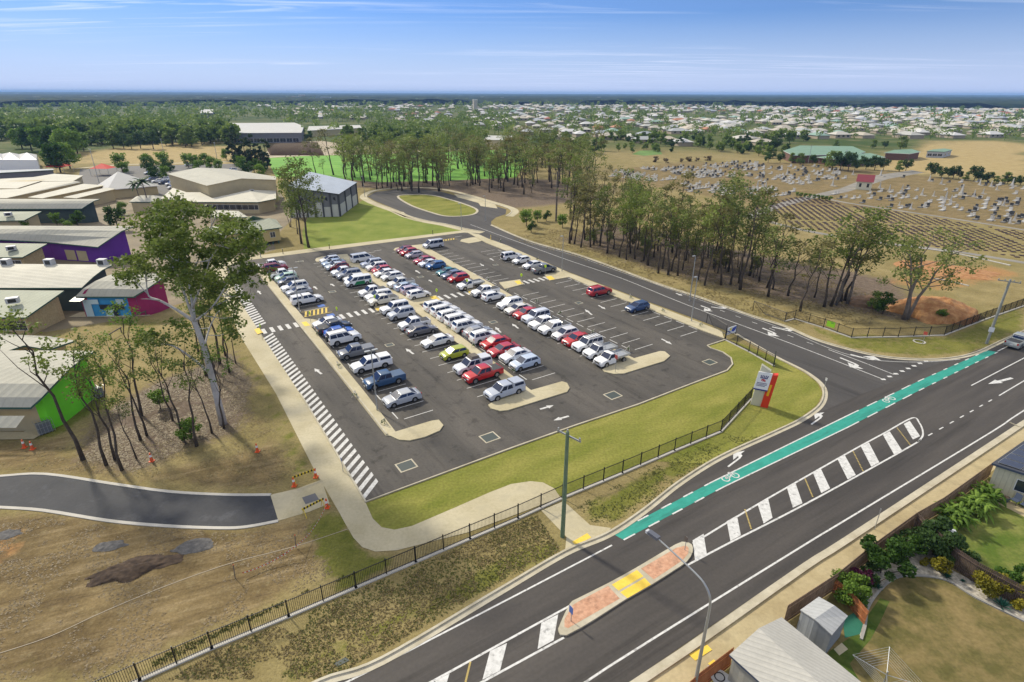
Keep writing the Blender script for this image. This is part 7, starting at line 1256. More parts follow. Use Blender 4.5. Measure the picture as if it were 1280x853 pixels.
# small shed and big shed
M_SHW = ribbed('shed_roof_white', (.40, .41, .41), math.radians(-57), .35, .4, .22); M_SHG = ribbed('shed_wall_grey', (.26, .28, .30), math.radians(-57), .3, .5, .2); M_BIGR = ribbed('big_shed_roof', (.44, .43, .39), math.radians(-57), .30, .4, .22); M_BWALL = ribbed('big_shed_wall', (.34, .33, .28), math.radians(-57), .3, .6, .12); M_FASC = mat('fascia_navy', (.06, .08, .13), .5)
roofed('garden_shed', 'small grey corrugated garden shed with a white gable roof', [(1000.4, 762.5, 2.0), (1018, 774, 2.35), (1040, 794, 2.0), (1060, 770, 2.0), (1043, 757, 2.35), (1023.6, 746, 2.0)], [(0, 1, 4, 5), (1, 2, 3, 4)], M_SHG, M_SHW, .06, .08, trim=M_SHW, cat='shed')
roofed('large_shed', 'large ribbed metal shed with a cream gable roof at the bottom edge', [(911.6, 818.5, 2.7), (948.5, 785.5, 3.6), (977, 771.6, 2.7), (1110, 880, 2.7), (1075, 900, 3.6), (1030, 925, 2.7)], [(0, 1, 4, 5), (1, 2, 3, 4)], M_BWALL, M_BIGR, .15, .16, trim=M_FASC, cat='shed')
# brick house corner with solar panels
hv = [(1240, 579, 3.0), (1300, 598, 3.0), (1400, 628, 3.0), (1420, 520, 3.0), (1300, 536, 3.0), (1330, 570, 4.6)]
r_, ins, O_ = roofed('house', 'house with cream ribbed walls and a solar roof at the right edge', [(1240, 579, 3.0), (1460, 650, 3.0), (1480, 560, 4.4), (1300, 537, 4.4)], F4, ribbed('house_wall_cream', (.55, .52, .38), math.radians(15), .35, .6, .2), mat('roof_dark', (.06, .065, .08), .5), .25, .2, trim=M_FASC, cat='house', wins=[(0, 1, 1.0, 2.1, 1.6, (.14, .34))])
V0, V1, V3 = [G(1240, 579, 3.0)-O_, G(1460, 650, 3.0)-O_, G(1300, 537, 4.4)-O_]; e1, e2 = (V1-V0), (V3-V0); nn = e1.cross(e2).normalized(); nn = nn if nn.z > 0 else -nn; l1, l2 = e1.length, e2.length; e1.normalize(); e2.normalize(); M_SOL = mat('solar_cell', (.02, .035, .08), .15, spec=.8, var=.1, scale=2)
for i in range(5):
    for j in range(4):
        p = V0+e1*(.25+i*1.72)+e2*(.3+j*1.05)+nn*.08; mb = MB(); mb.add([p, p+e1*1.64, p+e1*1.64+e2*.98, p+e2*.98], F4, 1); mb.add([p+e1*.03+e2*.03+nn*.01, p+e1*1.61+e2*.03+nn*.01, p+e1*1.61+e2*.95+nn*.01, p+e1*.03+e2*.95+nn*.01], F4, 0); mb.build('solar_panel', [M_SOL, M_GALV], r_)
for (x_, y_, lb) in ((1267, 630, 'dark outdoor chair on the patio nearer the shrubs'), (1279, 636, 'dark outdoor chair at the right edge of the patio')):
    r_ = empty('outdoor_chair', G(x_, y_), -1.2, lb, 'chair'); mb = MB(); mb.box(-.27, .27, -.25, .25, .40, .45); mb.build('seat', M_FASC, r_); mb = MB(); mb.add([(-.27, .25, .42), (.27, .25, .42), (.27, .38, .98), (-.27, .38, .98), (-.27, .29, .42), (.27, .29, .42), (.27, .42, .98), (-.27, .42, .98)], [(0, 1, 2, 3), (7, 6, 5, 4), (0, 3, 7, 4), (1, 5, 6, 2), (3, 2, 6, 7)]); mb.build('backrest', M_FASC, r_)
    for sx_ in (-.25, .25):
        for sy_ in (-.22, .24): cyl_obj('leg', [(sx_, sy_, 0), (sx_, sy_, .42)], .02, M_BLACK, r_, 5)
r_ = empty('planter', G(1256, 627), 0, 'small dark round pot by the house wall', 'pot'); cyl_obj('pot', [(0, 0, 0), (0, 0, .5)], [.22, .3], M_FASC, r_, 10); mb = MB(); mb.disc((0, 0), .26, .505, 10); mb.build('soil', M_SOIL, r_)
# rotary clothesline
g_ = G(1099, 868); r_ = empty('rotary_clothesline', g_, math.radians(12), 'rotary clothesline with square wire frame on the dull lawn', 'clothesline'); cyl_obj('mast', [(0, 0, 0), (0, 0, 2.05)], .04, M_GALV, r_, 8); AL_ = 1.9
for k_ in range(4): a_ = math.pi/4+k_*math.pi/2; cyl_obj('arm', [(0, 0, 1.75), (math.cos(a_)*AL_, math.sin(a_)*AL_, 2.15)], .022, M_GALV, r_, 6)
for k_ in range(7):
    f = .42+.58*k_/6; mb = MB()
    for i in range(4): a_, b3 = math.pi/4+i*math.pi/2, math.pi/4+(i+1)*math.pi/2; z_ = 1.75+.4*f; mb.tube([(math.cos(a_)*AL_*f, math.sin(a_)*AL_*f, z_), (math.cos(b3)*AL_*f, math.sin(b3)*AL_*f, z_)], .008, 4)
    mb.build('wire', M_GALV, r_)
for p_ in ((.4, -.5, 1.9),): mb = MB(); mb.box(.35, .65, -.75, -.72, 1.55, 1.95); mb.build('peg_basket', mat('basket_tan', (.6, .3, .1), .7), r_)
# covered dinghy behind the fence
r_ = empty('dinghy', G(906, 862), math.radians(-58), 'grey dinghy with a dark round hatch tucked beside the large shed', 'boat'); mb = MB(); n_ = 12; ring = [(1.6*math.cos(t)*(1 if math.cos(t) > 0 else .9), .7*math.sin(t)*(1-.35*max(0, -math.cos(t)))) for t in [2*math.pi*i/n_ for i in range(n_)]]
mb.add([(x_, y_, .55) for x_, y_ in ring]+[(x_*.75, y_*.6, .12) for x_, y_ in ring], [(i, n_+i, n_+(i+1) % n_, (i+1) % n_) for i in range(n_)]+[tuple(range(n_))]); mb.build('hull', mat('dinghy_grey', (.36, .38, .40), .6, var=.1), r_); mb = MB()
for k_ in range(14): t0, t1 = k_/14*6.28, (k_+1)/14*6.28; mb.add([(-.5+.34*math.cos(t0), .34*math.sin(t0), .57), (-.5+.34*math.cos(t1), .34*math.sin(t1), .57), (-.5+.26*math.cos(t1), .26*math.sin(t1), .57), (-.5+.26*math.cos(t0), .26*math.sin(t0), .57)], F4)
mb.build('hatch_ring', M_BLACK, r_)
# shrubs
def shrub(px_, blobs, leafm, lb, size=.22, per=240, seed=1, flat=.8, name='garden_shrub', hz=1.0):
    rg = np.random.default_rng(seed); g_ = G(*px_); r_ = empty(name, g_, 0, lb, 'shrub'); v_, f_, t_ = leaves(blobs, per, size, rng_=rg, flat=flat); npmesh('foliage', v_, f_, leafm, t_, r_); mb = MB()
    for b_ in blobs[:6]: mb.tube([(b_[0]*.3, b_[1]*.3, 0), (b_[0], b_[1], b_[2])], [.05, .015], 4)
    mb.build('stems', BARKD, r_); return r_
def blob(n_, rx, ry, h, r, seed): rg = random.Random(seed); return [(rg.uniform(-rx, rx), rg.uniform(-ry, ry), rg.uniform(.25, 1)*h, r*rg.uniform(.7, 1.2)) for _ in range(n_)]
shrub((1103, 712), blob(16, 1.5, 1.3, 2.2, .6, 1), L_SHR, 'big fresh-green shrub against the fence, largest mass left of the dark shrub', .24, 200, 1); shrub((1128, 700), blob(10, 1.4, 1.0, 1.7, .55, 2), L_SHR, 'lower green shrub joining the largest shrub to the dark one', .22, 180, 2)
shrub((1160, 690), blob(18, 1.9, 1.1, 2.2, .65, 3), L_DEEP, 'glossy dark green shrub beside the white-covered trailer', .26, 220, 3); shrub((1187, 702), blob(8, 1.4, .7, 1.5, .5, 4), L_DEEP, 'right end of the dark hedge sprawling over the dividing fence', .24, 200, 4)
shrub((1062, 748), blob(12, 1.0, .9, 1.7, .5, 5), L_LIME, 'rounded bright green shrub beside the short orange fence', .2, 220, 5); shrub((1077, 734), blob(7, .6, .6, 1.3, .4, 6), L_PUR, 'dark purple-leaved shrub between two green ones', .2, 200, 6); shrub((1088, 728), blob(8, .8, .7, 1.4, .45, 7), L_DEEP, 'dark green shrub right of the purple one', .2, 200, 7)
shrub((1178, 715), blob(8, .8, .5, 1.5, .35, 8), L_YEL, 'yellow-green sapling shrub in front of the dark hedge', .2, 90, 8); shrub((1238, 736), blob(14, 1.3, .8, 1.5, .5, 9), L_YEL, 'rounded shrub with yellow and orange tips over the dividing fence', .17, 220, 9); shrub((1262, 728), blob(9, 1.3, .7, 1.1, .45, 10), L_SHR, 'green shrub behind the yellow-tipped one on the bright lawn side', .2, 200, 10); shrub((1274, 756), blob(8, .9, .7, 1.4, .45, 11), L_YEL, 'half-hidden yellowish shrub at the right edge by the dividing fence', .18, 160, 11)
shrub((1157, 706), blob(4, .35, .3, .6, .25, 12), L_YEL, 'tiny yellow-green plant in the gravel bed', .12, 80, 12)
for (x_, y_, s_, lb) in [(1141, 712, .6, 'small agave nearest the top of the gravel bed'), (1183, 722, .7, 'agave below the yellow-green sapling'), (1252, 758, 1.0, 'largest blue-green agave in the gravel bed'), (1096, 735, .7, 'agave beside the dark green shrub'), (1079, 752, .7, 'agave beside the rounded bright shrub'), (1203, 727, .35, 'tiny spiky plant midway along the gravel bed')]:
    r_ = empty('agave', G(x_, y_), x_, lb, 'plant'); mb = MB(); rr = random.Random(int(x_))
    for k_ in range(22): a_ = k_*2.4; el = .25+1.1*(k_/22); L_ = s_*(.8-.25*k_/22); d = Vector((math.cos(a_)*math.cos(el), math.sin(a_)*math.cos(el), math.sin(el))); n_ = Vector((-math.sin(a_), math.cos(a_), 0))*.08*s_; mb.add([-n_*.7, d*L_*.5-n_+Vector((0, 0, .03)), d*L_, d*L_*.5+n_+Vector((0, 0, .03)), n_*.7], [(0, 1, 2, 3, 4)])
    o = npmesh('leaves', np.array([tuple(v) for v in mb.v]), np.array([f[:4] for f in mb.f]), L_BLU, np.full(len(mb.f), .5), r_); mb2 = MB(); mb2.tube([(0, 0, 0), (0, 0, .15*s_)], .08*s_, 6); mb2.build('stem', BARKG, r_)
def frondbush(px_, h, R0, nf, lb, seed):
    rr = random.Random(seed); r_ = empty('frond_plant', G(*px_), 0, lb, 'palm'); mb = MB()
    for k_ in range(nf):
        bx_, by_ = rr.uniform(-R0*.5, R0*.5), rr.uniform(-R0*.5, R0*.5); a_ = rr.uniform(0, 6.28); el = rr.uniform(.3, 1.2); L_ = R0*rr.uniform(.8, 1.3); c_ = Vector((bx_, by_, h*rr.uniform(.2, .75))); d = Vector((math.cos(a_), math.sin(a_), 0)); n_ = Vector((-d.y, d.x, 0)); prev = None
        for i in range(5):
            t_ = i/4; p = c_+d*L_*t_*math.cos(el)+Vector((0, 0, math.sin(el)*L_*t_-.9*L_*t_*t_*.8)); w_ = .16*math.sin(math.pi*min(1, t_*.8+.2)); cur = [p-n_*w_+Vector((0, 0, -w_*.5)), p, p+n_*w_+Vector((0, 0, -w_*.5))]
            if prev: mb.add([prev[0], prev[1], cur[1], cur[0]], F4); mb.add([prev[1], prev[2], cur[2], cur[1]], F4)
            prev = cur
    npmesh('fronds', np.array([tuple(v) for v in mb.v]), np.array(mb.f), L_LIME, np.repeat(np.random.default_rng(seed).random(nf)*1.0, 8), r_); mb = MB()
    for k_ in range(5): mb.tube([(rr.uniform(-.4, .4), rr.uniform(-.4, .4), 0), (rr.uniform(-.6, .6), rr.uniform(-.6, .6), h*.6)], .05, 5)
    mb.build('stems', BARKG, r_)
frondbush((1190, 655), 1.8, 1.5, 150, 'clumping golden palm nearest the white-covered trailer', 1); frondbush((1215, 640), 1.8, 1.4, 150, 'clumping golden palm between the nearer palm and the house', 2); frondbush((1232, 626), 1.7, 1.3, 120, 'clumping golden palm closest to the cream house wall', 3)
r_ = empty('covered_trailer', G(1176, 671), math.radians(-25), 'small trailer under a pale grey cover behind the dark shrub', 'trailer'); mb = MB(); mb.add([(-1.1, -.5, .5), (1.1, -.5, .45), (1.1, .5, .45), (-1.1, .5, .5), (-.9, -.15, 1.1), (.8, -.1, .95), (.8, .1, .95), (-.9, .15, 1.1)], [(0, 1, 5, 4), (1, 2, 6, 5), (2, 3, 7, 6), (3, 0, 4, 7), (4, 5, 6, 7)]); mb.build('cover', mat('cover_grey', (.50, .52, .55), .6, var=.1, scale=3), r_); mb = MB(); mb.box(-1.0, 1.0, -.45, .45, .3, .5); mb.build('chassis', M_BLACK, r_)
for y_ in (-.5, .4): mb = MB(); mb.tube([(0, y_, .28), (0, y_+.12, .28)], .28, 12); mb.build('wheel', TYRE, r_)
# ================================================================ CEMETERY
M_STW = mat('grave_white', (.46, .45, .42), .7, var=.2, scale=.6); M_STG = mat('grave_grey', (.16, .155, .145), .8, var=.2, scale=.6); M_STD = mat('grave_dark', (.05, .055, .06), .3); M_STC = mat('grave_cream', (.45, .41, .33), .8, var=.15, scale=.6); M_PLQ = mat('plaque_dark', (.055, .035, .03), .6, col2=(.10, .06, .05), scale=.5)
CD = math.radians(33.5)
def grave(kind):
    r_ = empty({0: 'grave', 1: 'obelisk_grave', 2: 'dark_grave'}[kind]); mb = MB()
    if kind == 0: mb.box(-.6, .6, -1.15, 1.15, 0, .32); k1 = mb.build('slab', M_STW, r_); mb = MB(); mb.box(-.5, .5, 1.0, 1.2, .3, 1.25); k2 = mb.build('headstone', M_STW, r_)
    elif kind == 1:
        mb.box(-.9, .9, -1.2, 1.2, 0, .25); k1 = mb.build('surround', M_STC, r_); mb = MB(); mb.box(-.45, .45, .2, 1.1, .25, .8); mb.add([(-.28, .37, .8), (.28, .37, .8), (.28, .93, .8), (-.28, .93, .8), (-.12, .53, 2.9), (.12, .53, 2.9), (.12, .77, 2.9), (-.12, .77, 2.9), (0, .65, 3.2)], [(0, 1, 5, 4), (1, 2, 6, 5), (2, 3, 7, 6), (3, 0, 4, 7), (4, 5, 8), (5, 6, 8), (6, 7, 8), (7, 4, 8)]); k2 = mb.build('obelisk', M_STW, r_)
    else: mb.box(-.6, .6, -1.15, 1.15, 0, .25); k1 = mb.build('slab', M_STG, r_); mb = MB(); mb.box(-.55, .55, 1.0, 1.2, .25, 1.1); k2 = mb.build('headstone', M_STD, r_)
    reg(r_, k1, k2); return r_
GV = [grave(0), grave(1), grave(2)]; rc = random.Random(21)
GLB = ['white slab grave with an upright headstone in the old cemetery', 'tall white obelisk grave in the old cemetery', 'grey slab grave with a dark headstone in the old cemetery']; GGR = ['white slab graves', 'white obelisk graves', 'grey slab graves']
for (x_, y_, s_) in [(1204, 245, 1.7), (1219, 247, 1.1), (1230, 243, .9), (1154, 245, 1.1), (1168, 246, .8), (1113, 240, 1.1), (1140, 262, .9), (1101, 236, 1.1), (1163, 227, 1.1), (1226, 232, 1.1), (1240, 234, 1.0), (1042, 233, 1.2), (1012, 229, 1.1), (1011, 224, .9), (1022, 226, .9), (1067, 219, .9), (1042, 218, 1), (1102, 221, 1.3), (1178, 231, 1.1), (1184, 250, 1.2), (1190, 253, 1), (1256, 258, 1.0), (1267, 233, 1.3), (1156, 260, .8), (948, 236, 1.2), (958, 237, 1.1), (1129, 237, .8), (1125, 258, .7), (1048, 216, .9), (985, 219, 1.2), (1247, 238, .8), (1270, 277, 1), (1264, 280, .8), (1241, 276, .7)]:
    put(GV[1], US, G(x_, y_), s_*.78, CD+rc.uniform(-.1, .1), GLB[1], GGR[1], 'grave')
cr = [([(765, 214), (790, 216), (845, 224), (830, 228), (800, 226), (762, 222)], 60, .9), ([(798, 211), (850, 208), (918, 216), (915, 222), (870, 223), (835, 216)], 130, .6), ([(872, 206), (930, 202), (1000, 209), (985, 213), (900, 213)], 80, .7), ([(849, 229), (900, 230), (1000, 240), (975, 247), (920, 246), (860, 240)], 85, .8), ([(930, 218), (1000, 214), (1060, 222), (1010, 232), (940, 230)], 70, .6), ([(1000, 205), (1060, 214), (1060, 220), (1000, 214)], 20, .6), ([(1040, 240), (1130, 232), (1200, 240), (1290, 250), (1290, 262), (1230, 266), (1130, 262), (1050, 250)], 80, .5), ([(1200, 262), (1290, 268), (1290, 284), (1210, 276)], 26, .4), ([(1130, 222), (1200, 224), (1290, 236), (1290, 244), (1180, 238)], 20, .5)]
cand = []
for poly, n_, wf in cr:
    xs = [p[0] for p in poly]; ys = [p[1] for p in poly]; c_ = 0; gset = set()
    while c_ < n_:
        p = (rc.uniform(min(xs), max(xs)), rc.uniform(min(ys), max(ys))); c_ += .25
        if not inpoly(p, poly): continue
        q = G(*p)-OO; aa, bb_ = round(q.dot(AV)/3.0)*3.0, round(q.dot(BV)/1.9)*1.9
        if (aa, bb_) in gset: continue
        gset.add((aa, bb_)); c_ += .75; cand.append((W(aa, bb_), 0 if rc.random() < wf else 2))
for loc, k_ in cand: s_ = rc.uniform(.75, 1.05); put(GV[k_], US, (loc.x+rc.uniform(-.2, .2), loc.y, 0), s_, CD-math.pi/2+rc.uniform(-.04, .04), GLB[k_], GGR[k_], 'grave')
# lawn cemetery plaques
lawn = [(938, 258), (955, 254), (995, 246.5), (1030, 250), (1058, 256), (1120, 265), (1200, 278), (1300, 293), (1300, 326), (1190, 311), (1120, 303), (1060, 295), (1000, 284), (950, 274)]
lawn2 = [(1170, 343), (1200, 322), (1255, 331), (1240, 342)]
pq = []
ux, uy = Vector((math.cos(math.radians(78)), math.sin(math.radians(78)), 0)), Vector((math.cos(math.radians(-12)), math.sin(math.radians(-12)), 0)); o0 = G(1100, 280)
for i in range(-60, 61):
    for j in range(-50, 51):
        if (i % 14) == 0 or (j % 17) == 0: continue
        p = o0+uy*i*1.9+ux*j*1.75
        if p.y < 50: continue
        s_ = PROJ(p)
        if -20 < s_[0] < 1310 and inpoly(s_, lawn): pq.append((p.y, p.x))
pq.sort(); mb = MB(); mb.box(-.42, .42, -.28, .28, 0, .16); mb.add([(-.3, -.2, .165), (.3, -.2, .165), (.3, .2, .165), (-.3, .2, .165)], F4); PLM = None
for (yy_, xx_) in pq[:290]:
    if PLM is None: o = mb.build('lawn_plaque', M_PLQ); PLM = o
    else: o = PLM.copy(); C.objects.link(o)
    o.location = (xx_, yy_, .01); o.rotation_euler = (0, 0, math.radians(-12)+rc.uniform(-.1, .1)); s_ = rc.uniform(.8, 1.25); o.scale = (s_, s_, s_); tag(o, 'small dark plaque in the straight rows of the lawn cemetery', 'plaque', 'plaques of the lawn cemetery')
mb = MB()
for (yy_, xx_) in pq[290:]: s_ = rc.uniform(.8, 1.25); mb.box(xx_-.42*s_, xx_+.42*s_, yy_-.28*s_, yy_+.28*s_, 0, .17)
tag(mb.build('lawn_plaques', M_PLQ), 'farther rows of small dark plaques in the lawn cemetery', 'plaques', None, 'stuff')
mb = MB()
for (x0_, x1_, y0_, y1_) in ((335, 400, 178, 195), (352, 392, 179, 190)):
    for i in range(26):
        for j in range(15):
            p = G(x0_+(x1_-x0_)*(i+.5)/26+rc.uniform(-.6, .6)+(j-7)*.5, y0_+(y1_-y0_)*(j+.5)/15); mb.box(p.x-1.1, p.x+1.1, p.y-.5, p.y+.5, 0, .4)
    break
tag(mb.build('farm_rows', mat('row_brown', (.14, .08, .05), .9)), 'short brown rows on the pale plot before the long white warehouse', 'crop rows', None, 'stuff')
sheetobj('farm_plot', [(328, 196), (345, 178), (400, 176), (450, 183), (440, 191), (370, 195)], .008, mat('plot_pale', (.36, .30, .20), .9, var=.1, scale=.2))
for i in range(9): put(RD[1], US, G(996+i*5.2, 246.3+i*.72), .28, i, 'low clipped green bush in the short row above the lawn cemetery', 'clipped bushes above the lawn cemetery', 'shrub')
# ================================================================ SUBURB
ra = random.Random(31); RC = [((.50, .48, .42), 'white'), ((.44, .40, .32), 'cream'), ((.36, .38, .38), 'pale grey'), ((.55, .55, .54), 'white'), ((.30, .33, .36), 'grey'), ((.22, .34, .28), 'green'), ((.40, .17, .08), 'terracotta'), ((.32, .10, .06), 'brown-red'), ((.50, .44, .34), 'fawn'), ((.42, .42, .38), 'white')]; RWT = [5, 5, 3, 4, 1.5, 1.2, .7, .4, 2, 4]
M_HR = bpy.data.materials.new('house_roof'); M_HR.use_nodes = True; t_ = M_HR.node_tree; oi = t_.nodes.new('ShaderNodeObjectInfo'); t_.links.new(oi.outputs['Color'], t_.nodes['Principled BSDF'].inputs['Base Color']); t_.nodes['Principled BSDF'].inputs['Roughness'].default_value = .6
M_HW = mat('house_wall', (.38, .32, .24), .9, var=.2, scale=.05)
def housegeo(w_, d_, h_, r0): 
    o_ = .7; return [(-w_/2, -d_/2, 0), (w_/2, -d_/2, 0), (w_/2, d_/2, 0), (-w_/2, d_/2, 0), (-w_/2, -d_/2, h_), (w_/2, -d_/2, h_), (w_/2, d_/2, h_), (-w_/2, d_/2, h_)], [(0, 1, 5, 4), (1, 2, 6, 5), (2, 3, 7, 6), (3, 0, 4, 7)], [(-w_/2-o_, -d_/2-o_, h_-.1), (w_/2+o_, -d_/2-o_, h_-.1), (w_/2+o_, d_/2+o_, h_-.1), (-w_/2-o_, d_/2+o_, h_-.1), (-w_/2+d_*.45, 0, h_+r0), (w_/2-d_*.45, 0, h_+r0)], [(0, 1, 5, 4), (1, 2, 5), (2, 3, 4, 5), (3, 0, 4)]
HT = []
for (w_, d_) in ((15, 11), (18, 12), (13, 10)):
    r_ = empty('house'); wv, wf, rv, rf = housegeo(w_, d_, 2.8, 2.1); mb = MB(); mb.add(wv, wf); k1 = mb.build('wall', M_HW, r_); mb = MB(); mb.add(rv, rf); k2 = mb.build('roof', M_HR, r_)
    mb = MB()
    for x_ in (-w_*.3, 0, w_*.3): mb.add([(x_-.9, -d_/2-.03, 1), (x_+.9, -d_/2-.03, 1), (x_+.9, -d_/2-.03, 2.2), (x_-.9, -d_/2-.03, 2.2)], F4)
    k3 = mb.build('window', M_WIN, r_); reg(r_, k1, k2, k3); HT.append(r_)
S1 = [(640, 136), (645, 165), (690, 180), (762, 186), (800, 180), (850, 184), (900, 185), (985, 181), (1075, 173), (1200, 172.5), (1300, 177), (1300, 119.5), (640, 119.5)]; S2 = [(395, 150), (470, 150), (560, 160), (640, 162), (640, 120), (250, 120), (330, 136)]; S3 = [(-20, 128), (330, 131), (330, 119.5), (-20, 119.5)]
hs_ = []
ca, sa = math.cos(.35), math.sin(.35)
for i in range(-130, 130):
    for j in range(0, 110):
        if i % 9 == 0: continue
        u_ = i*21+ra.uniform(-2, 2); v_ = 380+j*31+ra.uniform(-3, 3); x_, y_ = u_*ca-v_*sa*.25, v_+u_*sa*.3
        if y_ < 350: continue
        s_ = PROJ((x_, y_, 0))
        if not -40 < s_[0] < 1320 or s_[1] > 186: continue
        pr = .80 if inpoly(s_, S1) else .5 if inpoly(s_, S2) else .22 if inpoly(s_, S3) else 0
        cl_ = vnoise(np.array(x_/170.), np.array(y_/170.), 13); 
        if y_ > 1500: pr *= .55
        if y_ > 2200: pr *= .6
        if ra.random() < pr*((.15+1.0*float(cl_)) if y_ > 900 else (.55+.6*float(cl_))): hs_.append((math.hypot(x_, y_), x_, y_, ra.choice((0, 1.57))+.12+ra.uniform(-.08, .08), ra.randrange(3), ra.choices(range(len(RC)), RWT)[0]))
hs_.sort(); 
NEARH = hs_[:230]
for (D_, x_, y_, a_, k_, ci) in NEARH:
    r_ = put(HT[k_], US, (x_, y_, 0), ra.uniform(.85, 1.1), a_, f"{RC[ci][1]}-roofed house in the suburb beyond the cemetery and crop field", f"{RC[ci][1]}-roofed suburban houses", 'house')
    for ch in KIDS[r_.name]: ch.color = (*RC[ci][0], 1)
buck = {}
for (D_, x_, y_, a_, k_, ci) in hs_[230:]: buck.setdefault(ci, []).append((x_, y_, a_, k_, D_))
mb = MB(); mats_ = [mat('far_house_wall', (.36, .31, .24), .9)] + [mat('far_roof_'+RC[c_][1].replace(' ', '_')+str(c_), RC[c_][0], .6) for c_ in range(len(RC))]
for ci, lst in buck.items():
    for (x_, y_, a_, k_, D_) in lst:
        wv, wf, rv, rf = housegeo(*((15, 11), (18, 12), (13, 10))[k_], 2.8, 2.1); cs, sn = math.cos(a_), math.sin(a_); T_ = lambda P: [(x_+p[0]*cs-p[1]*sn, y_+p[0]*sn+p[1]*cs, p[2]) for p in P]; mb.add(T_(wv), wf, 0); mb.add(T_(rv), rf, ci+1)
for _ in range(300):   # industrial sheds far off
    p = G(ra.uniform(-20, 1300), ra.uniform(118.6, 126)); w_, d_ = ra.uniform(14, 50), ra.uniform(12, 25); h_ = ra.uniform(8, 15); mb.box(p.x-w_/2, p.x+w_/2, p.y-d_/2, p.y+d_/2, 0, h_, ra.choice((1, 3, 4)))
tag(mb.build('distant_houses', mats_), 'mass of pale far-off suburban roofs towards the horizon', 'houses', None, 'stuff')
for (x_, y_, w_, h_, lb) in [(378, 124.5, 30, 22, 'pale tall hospital-like block on the skyline left of centre'), (370, 124.5, 40, 14, 'reddish low wing beside the pale skyline block'), (594, 138, 8, 20, 'blue and white water tower above the trees')]:
    g_ = G(x_, y_); r_ = empty('tower_block', g_, .2, lb, 'building'); mb = MB(); mb.box(-w_/2, w_/2, -8, 8, 0, h_); mb.build('wall', M_STC if 'red' not in lb else M_TERRA, r_); mb = MB(); mb.box(-w_/2-.5, w_/2+.5, -8.5, 8.5, h_, h_+1); mb.build('roof', M_FRAME, r_)
# ================================================================ HAZE
mb = MB(); mb.box(-17000, 17000, -400, 17000, -1.5, 58); hz = mb.build('haze', bpy.data.materials.new('haze_air')); tag(hz, 'thin blue air haze over the whole place', 'haze', None, 'stuff')
m = hz.data.materials[0]; m.use_nodes = True; t_ = m.node_tree; t_.nodes.remove(t_.nodes['Principled BSDF']); pv = t_.nodes.new('ShaderNodeVolumePrincipled'); pv.inputs['Color'].default_value = (.33, .58, 1.0, 1); pv.inputs['Density'].default_value = 1.05e-4; pv.inputs['Anisotropy'].default_value = 0.0; t_.links.new(pv.outputs[0], t_.nodes['Material Output'].inputs['Volume'])
for r_ in TEMPL.values(): pass

# ================================================================ GRASS TUFTS AND LITTER
def scatter(name, label, poly, n_, size, cols, leafm, hgt=.18, seed=1, clump=.35):
    rg = np.random.default_rng(seed); P = px(poly); xs = [p.x for p in P]; ys = [p.y for p in P]; q = np.stack([rg.uniform(min(xs), max(xs), n_*3), rg.uniform(min(ys), max(ys), n_*3)], 1)
    nz = vnoise(q[:, 0]*.45, q[:, 1]*.45, seed)*.6+vnoise(q[:, 0]*1.3, q[:, 1]*1.3, seed+3)*.4; q = q[(sdist(P, q) > .15) & (nz > clump)][:n_]; m_ = len(q)
    a = rg.uniform(0, 6.28, m_); s_ = size*rg.uniform(.5, 1.4, m_); d = np.stack([np.cos(a)*s_, np.sin(a)*s_, np.zeros(m_)], 1); up = np.stack([-d[:, 1]*1.3+rg.normal(0, .03, m_), d[:, 0]*1.3+rg.normal(0, .03, m_), .45*hgt*rg.uniform(.2, 1.0, m_)], 1); c = np.column_stack([q, np.full(m_, .012)])
    v = np.stack([c-d, c+d, c+d*.6+up, c-d*.7+up], 1).reshape(-1, 3); tag(npmesh(name, v, np.arange(m_*4).reshape(-1, 4), leafm, rg.random(m_)), label, None, None, 'stuff')
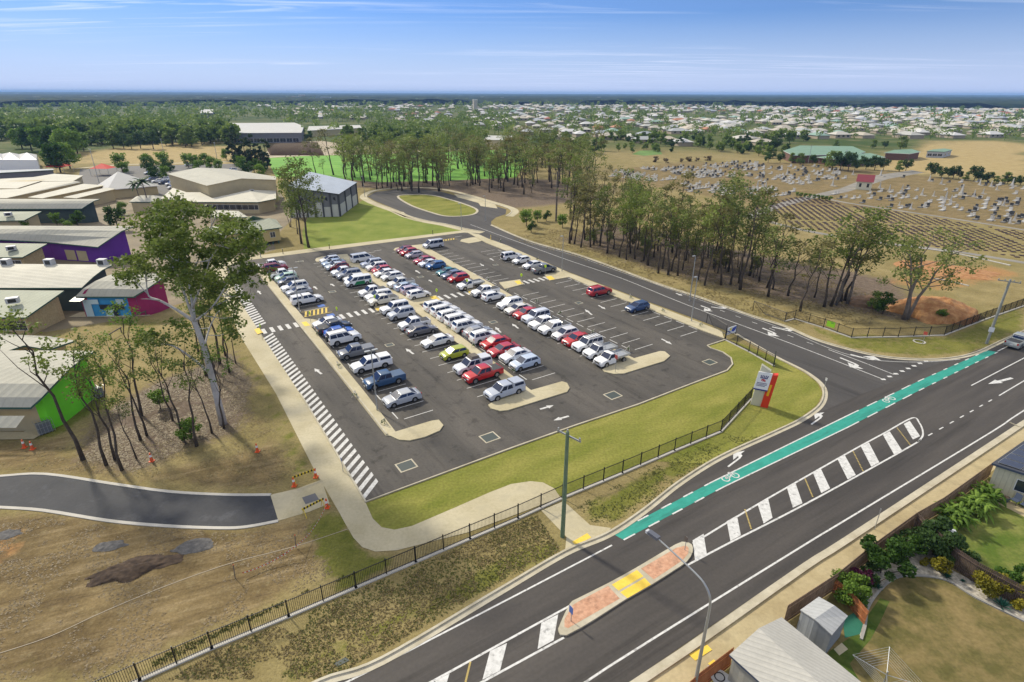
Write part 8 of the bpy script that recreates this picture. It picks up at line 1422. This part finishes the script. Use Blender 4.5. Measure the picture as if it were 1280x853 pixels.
L_TUFT = leafmat('tuft_green', (.10, .115, .026), (.19, .19, .055)); L_DRY = leafmat('tuft_dry', (.19, .15, .065), (.36, .29, .14)); L_BARK = leafmat('bark_litter', (.13, .098, .052), (.26, .20, .115), trans=0)
scatter('grass_tufts', 'weedy grass tufts on the verge between the fence and the main road', [(200, 853), (265, 815), (445, 738), (587, 677), (672, 642), (704, 688), (590, 750), (480, 815), (410, 850)], 7000, .055, None, L_TUFT, seed=5, clump=.46)
scatter('dry_grass', 'dry grass tufts on the verge between the fence and the main road', [(200, 853), (265, 815), (445, 738), (587, 677), (672, 642), (704, 688), (590, 750), (480, 815), (410, 850)], 9000, .06, None, L_DRY, seed=6, clump=.42)
scatter('grass_tufts', 'weedy tufts on the verge below the entrance sign', [(715, 632), (822, 580), (905, 545), (960, 545), (900, 570), (805, 636), (765, 655), (740, 655)], 3500, .055, None, L_TUFT, seed=7, clump=.42)
scatter('grass_tufts', 'dark weeds along the inside of the picket fence', [(130, 850), (265, 790), (400, 728), (470, 706), (440, 722), (330, 770), (200, 833), (150, 858)], 4500, .06, None, L_TUFT, hgt=.25, seed=8, clump=.45)
scatter('dirt_clods', 'clods and litter on the worked dirt below the driveway', [(-40, 660), (60, 645), (300, 666), (395, 655), (420, 720), (300, 770), (120, 853), (-40, 853)], 7000, .05, None, L_BARK, hgt=.07, seed=9, clump=.45)
scatter('dirt_clods', 'dry litter above the driveway', [(-40, 590), (60, 588), (330, 612), (375, 590), (320, 480), (300, 440), (280, 545), (60, 560), (-40, 575)], 9000, .06, None, L_DRY, hgt=.08, seed=10, clump=.45)
scatter('leaf_litter', 'bark and leaf litter under the thin gum trees', [(95, 575), (122, 522), (190, 482), (290, 442), (316, 480), (298, 540), (235, 560), (165, 592)], 14000, .085, None, L_BARK, hgt=.07, seed=11, clump=.3)
scatter('dry_grass', 'dry grass on the ground beside the access road', [(640, 300), (720, 322), (880, 378), (940, 395), (981, 405), (1170, 410), (1150, 380), (960, 330), (760, 290), (660, 285)], 16000, .12, None, L_DRY, hgt=.22, seed=12, clump=.4)
